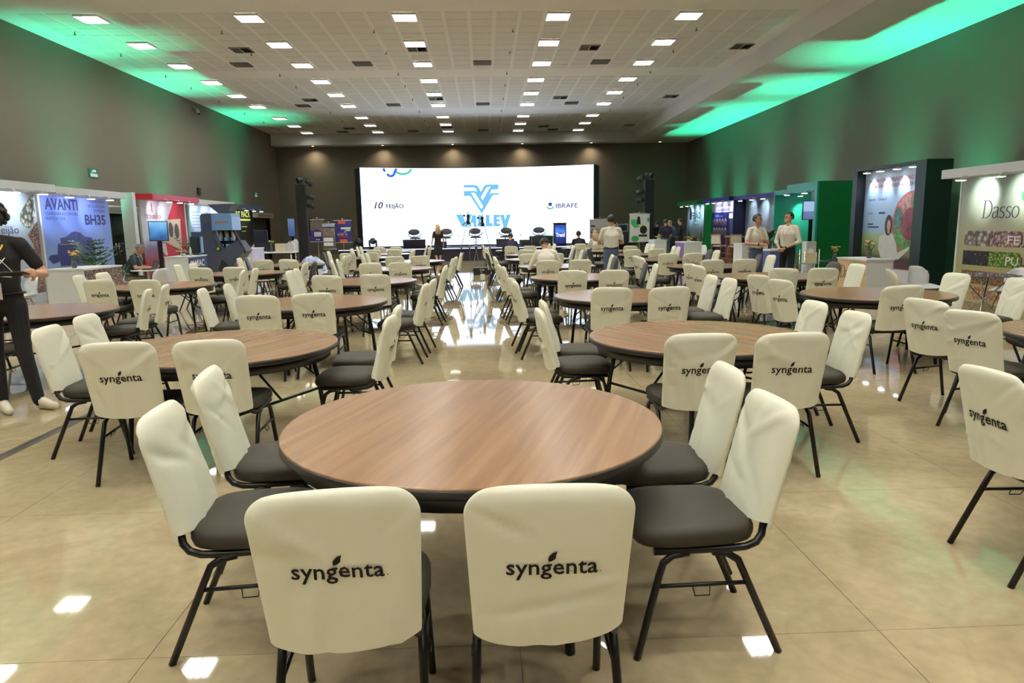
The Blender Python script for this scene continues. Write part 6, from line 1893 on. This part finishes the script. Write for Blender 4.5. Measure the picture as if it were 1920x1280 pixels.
    # neck and head, head turned about the neck
    R_ = rotm(J['hyaw'], J['hpitch'])
    h0 = nek + Vector((0, 0.0, 0.045))
    hd = lambda x, y, z: h0 + R_ @ Vector((x, y, z))
    P.append(('cap', nek - Vector((0, 0, 0.03)), 0.055, hd(0, 0.005, 0.06), 0.05, SK))
    for a in ((0.0, -0.012, 0.155, 0.078), (0.0, 0.022, 0.150, 0.077), (0.0, 0.0, 0.17, 0.076)):
        P.append(('cap', hd(a[0] - 0.004, a[1], a[2]), a[3], hd(a[0] + 0.004, a[1], a[2]), a[3], SK))
    P.append(('cap', hd(-0.022, 0.045, 0.085), 0.045, hd(0.022, 0.045, 0.085), 0.045, SK))
    P.append(('cap', hd(0, 0.075, 0.05), 0.028, hd(0, 0.07, 0.07), 0.03, SK))
    P.append(('cap', hd(0, 0.094, 0.145), 0.012, hd(0, 0.112, 0.112), 0.016, SK))
    for s in (-1, 1):
        P.append(('cap', hd(s * 0.08, -0.005, 0.115), 0.014, hd(s * 0.084, -0.015, 0.15), 0.016, SK))
    if not dress and sleeve != 'tee':
        P.append(('cap', nek + Vector((-0.02, -0.01, -0.02)), 0.062, nek + Vector((0.02, -0.01, 0.0)), 0.058, SH))
    # union of all pieces -> one skin
    mb = MB()
    for _, a, r0, b_, r1, m_ in P:
        a, b_ = Vector(a), Vector(b_)
        if (b_ - a).length < 1e-4:
            b_ = a + Vector((0, 0, 1e-3))
        mb.cyl(a, b_, r0, r1, n=10)
        mb.ell(a, r0, r0, r0, 10, 6)
        mb.ell(b_, r1, r1, r1, 10, 6)
    tmp = bpy.data.objects.new('tmp_body', mb.mesh('tmp_body', []) if False else None)
    me0 = bpy.data.meshes.new('tmp_body')
    me0.from_pydata([tuple(v) for v in mb.v], [], mb.f)
    bpy.data.objects.remove(tmp)
    tmp = bpy.data.objects.new('tmp_body', me0)
    COL.objects.link(tmp)
    rm = tmp.modifiers.new('r', 'REMESH')
    rm.mode = 'VOXEL'
    rm.voxel_size = voxel
    sm = tmp.modifiers.new('s', 'SMOOTH')
    sm.factor, sm.iterations = 0.5, 3
    dg = bpy.context.evaluated_depsgraph_get()
    dg.update()
    me = bpy.data.meshes.new_from_object(tmp.evaluated_get(dg))
    bpy.data.objects.remove(tmp)
    bpy.data.meshes.remove(me0)
    me.name = 'body'
    me.materials.clear()
    for m_ in mats:
        me.materials.append(m_)
    nf = len(me.polygons)
    cen = np.empty(nf * 3)
    me.polygons.foreach_get('center', cen)
    cen = cen.reshape(-1, 3)
    best = np.full(nf, 1e9)
    idx = np.zeros(nf, int)
    for _, a, r0, b_, r1, m_ in P:
        a, b_ = np.array(a), np.array(b_)
        ab = b_ - a
        tt = np.clip(((cen - a) @ ab) / max(ab @ ab, 1e-9), 0, 1)
        dist = np.linalg.norm(cen - a - tt[:, None] * ab, axis=1) - (r0 + (r1 - r0) * tt)
        up_ = dist < best
        best[up_] = dist[up_]
        idx[up_] = m_
    me.polygons.foreach_set('material_index', idx)
    me.polygons.foreach_set('use_smooth', [True] * nf)
    t = thing('person', label, 'person', loc, rz)
    t.scale = (scale, scale, scale)
    link('body', me, t)
    if not dress:
        c0 = pel + ax * 0.072
        ring = [c0 + Vector((0.166 * g * math.cos(2 * PI * q / 20), 0.118 * g * math.sin(2 * PI * q / 20), 0)) for q in range(21)]
        MB().tube(ring, 0.016, 6, flat=0.5).build('belt', mats[4], t)
    # face
    mb = MB()
    for s in (-1, 1):
        mb.ell(hd(s * 0.032, 0.092, 0.148), 0.011, 0.007, 0.007, 8, 6)
    mb.build('eyes', M_eye, t)
    mb = MB()
    for s in (-1, 1):
        mb.tube([hd(s * 0.016, 0.099, 0.166), hd(s * 0.034, 0.097, 0.171), hd(s * 0.05, 0.087, 0.164)], 0.004, 5)
    mb.build('eyebrows', hairm or M_hairk, t)
    MB().tube([hd(-0.024, 0.088, 0.082), hd(0, 0.098, 0.080), hd(0.024, 0.088, 0.082)], 0.005, 6).build('mouth', M_lip, t)
    # hair cap, open at the face
    hm = hairm or M_hairk
    hb = MB()
    n1, m1 = 22, 14
    top = 0.012 if hair in ('short', 'crop') else 0.018
    for l in range(m1 + 1):
        th = PI / 2 - l / m1 * PI * (0.80 if hair != 'bald' else 0.62)
        for i in range(n1):
            q = 2 * PI * i / n1
            wob = 0.004 * math.sin(7 * q + 3 * l)
            hb.v.append(tuple(hd((0.088 + top * 0.5 + wob) * math.cos(th) * math.cos(q), 0.005 + (0.106 + top * 0.5 + wob) * math.cos(th) * math.sin(q), 0.155 + (0.094 + top + wob) * math.sin(th))))
    for l in range(m1):
        for i in range(n1):
            q = 2 * PI * (i + 0.5) / n1
            th = PI / 2 - (l + 0.5) / m1 * PI * (0.80 if hair != 'bald' else 0.62)
            front = math.sin(q)
            zz = math.sin(th)
            lim = 0.62 if hair != 'bald' else 2.0
            if front > 0.30 and zz < lim or (front > -0.05 and zz < 0.05) or (hair == 'bald' and zz > 0.45) or (hair in ('short', 'crop', 'bald') and zz < -0.55):
                continue
            j = (i + 1) % n1
            hb.f.append((l * n1 + i, l * n1 + j, (l + 1) * n1 + j, (l + 1) * n1 + i)); hb.mi.append(0); hb.sm.append(True)
    if hair == 'long':
        for q in range(15):
            a = -PI * (0.02 + 0.96 * q / 14)
            p0 = hd(0.085 * math.cos(a), 0.095 * math.sin(a), 0.14)
            p1 = hd(0.10 * math.cos(a), 0.10 * math.sin(a) - 0.01, 0.04)
            p2 = Vector((p1.x * 1.1 + 0.0, p1.y * 1.05 - 0.02, nek.z - 0.10 - 0.05 * math.sin(q * 1.7) ** 2))
            hb.tube([p0, p1, p1.lerp(p2, 0.5), p2], 0.02, 6, rs=[0.020, 0.026, 0.024, 0.006])
    if hair == 'curly':
        rr_ = random.Random(4)
        for q in range(150):
            a, th = rr_.uniform(0, 2 * PI), rr_.uniform(-0.75, 1.5)
            if math.sin(a) > 0.35 and math.sin(th) < 0.6:
                continue
            p = hd(0.098 * math.cos(th) * math.cos(a), 0.112 * math.cos(th) * math.sin(a), 0.15 + 0.11 * math.sin(th))
            r0 = rr_.uniform(0.014, 0.024)
            hb.ell(p, r0, r0, r0 * 1.2, 7, 5)
    hb.build('hair', hm, t)
    if extras:
        extras(t, J, hd, upc)
    return t
W_shirt = mat('white_shirt', rgb(226, 220, 206), 0.85, var=0.03, scale=14, bump=0.15, bscale=25)
K_shirt = mat('black_shirt', rgb(24, 24, 27), 0.85, var=0.1, scale=10)
N_shirt = mat('navy_shirt', rgb(34, 38, 58), 0.85)
B_shirt = mat('slate_blue_shirt', rgb(72, 84, 118), 0.85)
G_polo = mat('dark_green_polo', rgb(38, 52, 56), 0.85)
D_jean = mat('blue_jeans', rgb(84, 100, 118), 0.9, var=0.22, scale=5)
K_trou = mat('black_trousers', rgb(22, 22, 26), 0.85)
N_trou = mat('navy_trousers', rgb(28, 32, 48), 0.85)
G_trou = mat('slate_trousers', rgb(84, 98, 124), 0.85)
T_trou = mat('khaki_trousers', rgb(140, 126, 104), 0.85)
W_shoe = mat('white_trainers', rgb(220, 210, 190), 0.6)
M_lany = mat('yellow_lanyard', rgb(226, 190, 60), 0.6)
def lanyard(m, badge=True, low=0.32):
    def f(t, J, hd, upc):
        n_ = Vector(J['neck']); c_ = Vector(J['chest'])
        y_ = c_.y + 0.172
        MB().tube([n_ + Vector((-0.055, -0.02, 0.01)), n_ + Vector((-0.07, 0.105, -0.06)), Vector((-0.045, y_ - 0.012, c_.z + 0.05)), Vector((0, y_, c_.z - low + 0.12)), Vector((0.045, y_ - 0.012, c_.z + 0.05)), n_ + Vector((0.07, 0.105, -0.06)), n_ + Vector((0.055, -0.02, 0.01))], 0.008, 6, flat=0.4).build('lanyard', m, t)
        if badge:
            MB().bbox(-0.05, 0.05, y_ - 0.004, y_ + 0.004, c_.z - low - 0.02, c_.z - low + 0.12, 0.004).build('badge', M_whiteink, t)
    return f
def tee_front(t, J, hd, upc):
    lanyard(M_lany, True, 0.30)(t, J, hd, upc)
    c_ = Vector(J['chest'])
    y_ = c_.y + 0.152
    mb = MB()
    for a, b_ in (((-0.13, -0.10), (-0.02, 0.06)), ((-0.09, 0.02), (0.02, -0.12)), ((-0.12, -0.14), (0.04, -0.12))):
        mb.tube([(a[0], y_ - 0.02 * abs(a[0]) * 10, c_.z + a[1]), (b_[0], y_, c_.z + b_[1])], 0.004, 5)
    mb.build('chest_print', M_whiteink, t)
# tall person with clipboard, cut by the left picture edge
person('person in black T-shirt with yellow lanyard holding clipboard at left edge', (-4.33, 6.36, 0), -2.80,
       dict(elL=(-0.31, -0.05, 1.17), wrL=(-0.30, 0.20, 1.19), elR=(0.27, 0.02, 1.16), wrR=(0.16, 0.27, 1.17), knL=(-0.12, 0.05, 0.50), anL=(-0.17, 0.02, 0.085), toL=(-0.30, 0.10, 0.035), knR=(0.09, 0.03, 0.5), anR=(0.10, 0.0, 0.085), toR=(0.02, 0.15, 0.035), hyaw=-0.7),
       shirt=K_shirt, legs=K_trou, shoe=W_shoe, hair='curly', sleeve='tee' if False else 'short', scale=1.06, voxel=0.0095, curl=0.9, extras=tee_front)
t = thing('clipboard', 'black clipboard held at the waist by person at left edge', 'clipboard', (-4.16, 6.04, 1.262), -2.80)
t.rotation_euler = (0.16, 0, -2.80)
MB().bbox(-0.26, 0.22, -0.13, 0.15, 0, 0.008, 0.003).build('board', M_black, t)
MB().box(-0.02, 0.16, -0.11, 0.09, 0.008, 0.010).build('papers', mat('grey_paper', rgb(120, 122, 130), 0.6), t)
MB().bbox(-0.06, 0.06, 0.11, 0.145, 0.008, 0.022, 0.004).build('clip', M_chrome, t)
# seated man with laptop, left booth
person('bowed seated man in dark polo using laptop beside harvester booth', (-8.25, 16.5, 0), -1.45, dict(neck=(0, 0.16, 1.07), chest=(0, 0.10, 0.90), hpitch=-0.75, elR=(0.25, 0.20, 0.80), wrR=(0.10, 0.42, 0.78), elL=(-0.25, 0.20, 0.80), wrL=(-0.10, 0.42, 0.78)), SIT,
       shirt=G_polo, legs=T_trou, skin=M_skin2, hair='crop', hairm=M_hairg, girth=1.12, extras=lanyard(M_whiteink, False))
laptop('dark open laptop on the cafe table by the bowed seated man', (-7.78, 16.42, 0.742), -1.5)
# woman walking by the stage
person('blond woman in knee-length black dress walking before the stage', (-2.0, 29.9, 0), 0.35, dict(hyaw=0.15, anL=(-0.08, -0.14, 0.10), toL=(-0.08, 0.0, 0.035), anR=(0.09, 0.10, 0.085), toR=(0.10, 0.24, 0.035)), shirt=K_shirt, legs=K_shirt, dress=True, female=True, hair='long', hairm=M_hairb, shoe=mat('tan_shoes', rgb(196, 120, 70), 0.5), sleeve='short', scale=0.97)
# seated man with white shirt, back to the camera
person('bowed man in white shirt seated on covered chair, back to camera', (1.22, 13.95, 0), 0.0, dict(neck=(0, 0.13, 1.09), chest=(0, 0.06, 0.93), hpitch=-0.7, hyaw=0.2, elR=(0.30, 0.16, 0.80), wrR=(0.15, 0.40, 0.80), elL=(-0.33, 0.10, 0.76), wrL=(-0.14, 0.38, 0.79)), SIT, shirt=W_shirt, legs=N_trou, hair='short', sleeve='long', girth=1.12)
person('standing man in white shirt and slate trousers seen from behind', (2.95, 16.3, 0), -0.05, dict(elR=(0.27, 0.06, 1.14), wrR=(0.17, 0.26, 1.12), elL=(-0.27, 0.06, 1.14), wrL=(-0.17, 0.26, 1.12), hyaw=-0.15), shirt=W_shirt, legs=G_trou, hair='short', sleeve='short', scale=1.03, girth=1.12, skin=M_skin2)
person('bowed man in dark shirt seated near the aisle before stage', (0.88, 23.95, 0), 0.0, dict(neck=(0, 0.12, 1.08), hpitch=-0.5), SIT, shirt=N_shirt, legs=K_trou, hair='crop', sleeve='long', girth=1.1)
person('man in black seated upright before the lit lectern', (3.42, 25.4, 0), 0.0, dict(), SIT, shirt=K_shirt, legs=K_trou, hair='short', sleeve='long', skin=M_skin2)
person('woman with streaked hair and white top seated before pale banner', (4.05, 25.4, 0), 0.15, dict(hpitch=-0.1), SIT, shirt=W_shirt, legs=K_trou, female=True, hair='long', hairm=M_hairb, sleeve='long')
person('woman in dark top seated sideways beside the white-topped woman', (4.72, 26.45, 0), 1.4, dict(hpitch=-0.1, hyaw=0.3), SIT, shirt=N_shirt, legs=K_trou, female=True, hair='long', hairm=mat('hair_brown', rgb(110, 80, 58), 0.5, var=0.3, scale=30), sleeve='long')
person('man in navy T-shirt and jeans, back turned, at patterned counter', (7.25, 27.9, 0), 0.1, dict(hpitch=-0.25, elR=(0.26, 0.08, 1.12), wrR=(0.14, 0.28, 1.05), elL=(-0.26, 0.08, 1.12), wrL=(-0.14, 0.28, 1.05)), shirt=N_shirt, legs=D_jean, hair='short', girth=1.1, skin=M_skin2)
person('bald man in slate blue shirt bending beside navy T-shirt man', (7.75, 28.7, 0), 0.9, dict(hpitch=-0.45, neck=(0, 0.06, 1.45)), shirt=B_shirt, legs=N_trou, hair='bald', hairm=M_hairg, sleeve='long')
person('man in black jacket standing left of the FEIJÃO panel', (8.45, 30.0, 0), 1.2, dict(hpitch=-0.3, elR=(0.26, 0.08, 1.12), wrR=(0.14, 0.26, 1.08), elL=(-0.26, 0.08, 1.12), wrL=(-0.12, 0.26, 1.08)), shirt=K_shirt, legs=K_trou, hair='short', sleeve='long', scale=1.02)
person('technician in black working beside the open flight case', (5.75, 30.9, 0), -1.2, dict(hpitch=-0.2, elR=(0.26, 0.10, 1.15), wrR=(0.14, 0.32, 1.12), elL=(-0.26, 0.10, 1.15), wrL=(-0.14, 0.32, 1.12)), shirt=K_shirt, legs=B_shirt, hair='short')
person('person in black standing close to the right lighting tower', (7.75, 31.3, 0), 0.4, dict(), shirt=K_shirt, legs=K_trou, hair='short', sleeve='long', scale=0.97)
# two talking men by the blue counter
def watch(side):
    def f(t, J, hd, upc):
        w_, e_ = Vector(J['wr' + side]), Vector(J['el' + side])
        d = (w_ - e_).normalized()
        MB().cyl(w_ - d * 0.035, w_ - d * 0.005, 0.034, 0.033, n=16).build('wristwatch', M_black, t)
        n_ = Vector(J['neck']); c_ = Vector(J['chest'])
        MB().tube([n_ + Vector((-0.055, -0.02, 0.0)), n_ + Vector((-0.07, 0.10, -0.06)), Vector((-0.04, c_.y + 0.152, c_.z + 0.04)), Vector((0, c_.y + 0.165, c_.z - 0.18)), Vector((0.04, c_.y + 0.152, c_.z + 0.04)), n_ + Vector((0.07, 0.10, -0.06)), n_ + Vector((0.055, -0.02, 0.0))], 0.0045, 5).build('lanyard', mat('beige_cord', rgb(196, 150, 120), 0.6), t)
        mb = MB()
        for s in (-1, 1):
            mb.add([n_ + Vector((s * 0.005, 0.062, -0.035)), n_ + Vector((s * 0.058, 0.035, 0.02)), n_ + Vector((s * 0.075, 0.055, -0.05)), n_ + Vector((s * 0.035, 0.088, -0.075))], [(0, 1, 2, 3)])
        mb.build('collar', W_shirt, t)
    return f
def glasses(t, J, hd, upc):
    watch('L')(t, J, hd, upc)
    mb = MB()
    for s in (-1, 1):
        mb.tube([hd(s * 0.034 + 0.024 * math.cos(q * PI / 6), 0.106, 0.147 + 0.017 * math.sin(q * PI / 6)) for q in range(13)], 0.0028, 5)
        mb.tube([hd(s * 0.058, 0.10, 0.15), hd(s * 0.084, 0.05, 0.15), hd(s * 0.086, -0.01, 0.145)], 0.0028, 5)
    mb.tube([hd(-0.01, 0.108, 0.15), hd(0.01, 0.108, 0.15)], 0.0028, 5)
    mb.build('glasses', M_black, t)
person('man in white short-sleeved shirt and jeans with hands raised, talking', (5.93, 15.1, 0), -2.85, dict(elR=(0.28, 0.02, 1.14), wrR=(0.10, 0.25, 1.12), elL=(-0.29, 0.02, 1.14), wrL=(-0.03, 0.22, 1.22), hyaw=0.55, hpitch=-0.05), shirt=W_shirt, legs=D_jean, skin=M_skin2, hair='short', girth=1.0, voxel=0.011, curl=0.7, extras=watch('R'))
person('man with glasses in white rolled-sleeve shirt with clasped hands', (6.72, 15.3, 0), 2.25, dict(elR=(0.27, 0.0, 1.14), wrR=(0.08, 0.22, 1.00), elL=(-0.27, 0.0, 1.14), wrL=(-0.05, 0.22, 1.00), hyaw=-0.5), shirt=W_shirt, legs=K_trou, hair='short', sleeve='rolled', girth=1.1, voxel=0.011, scale=1.02, curl=0.8, extras=glasses)
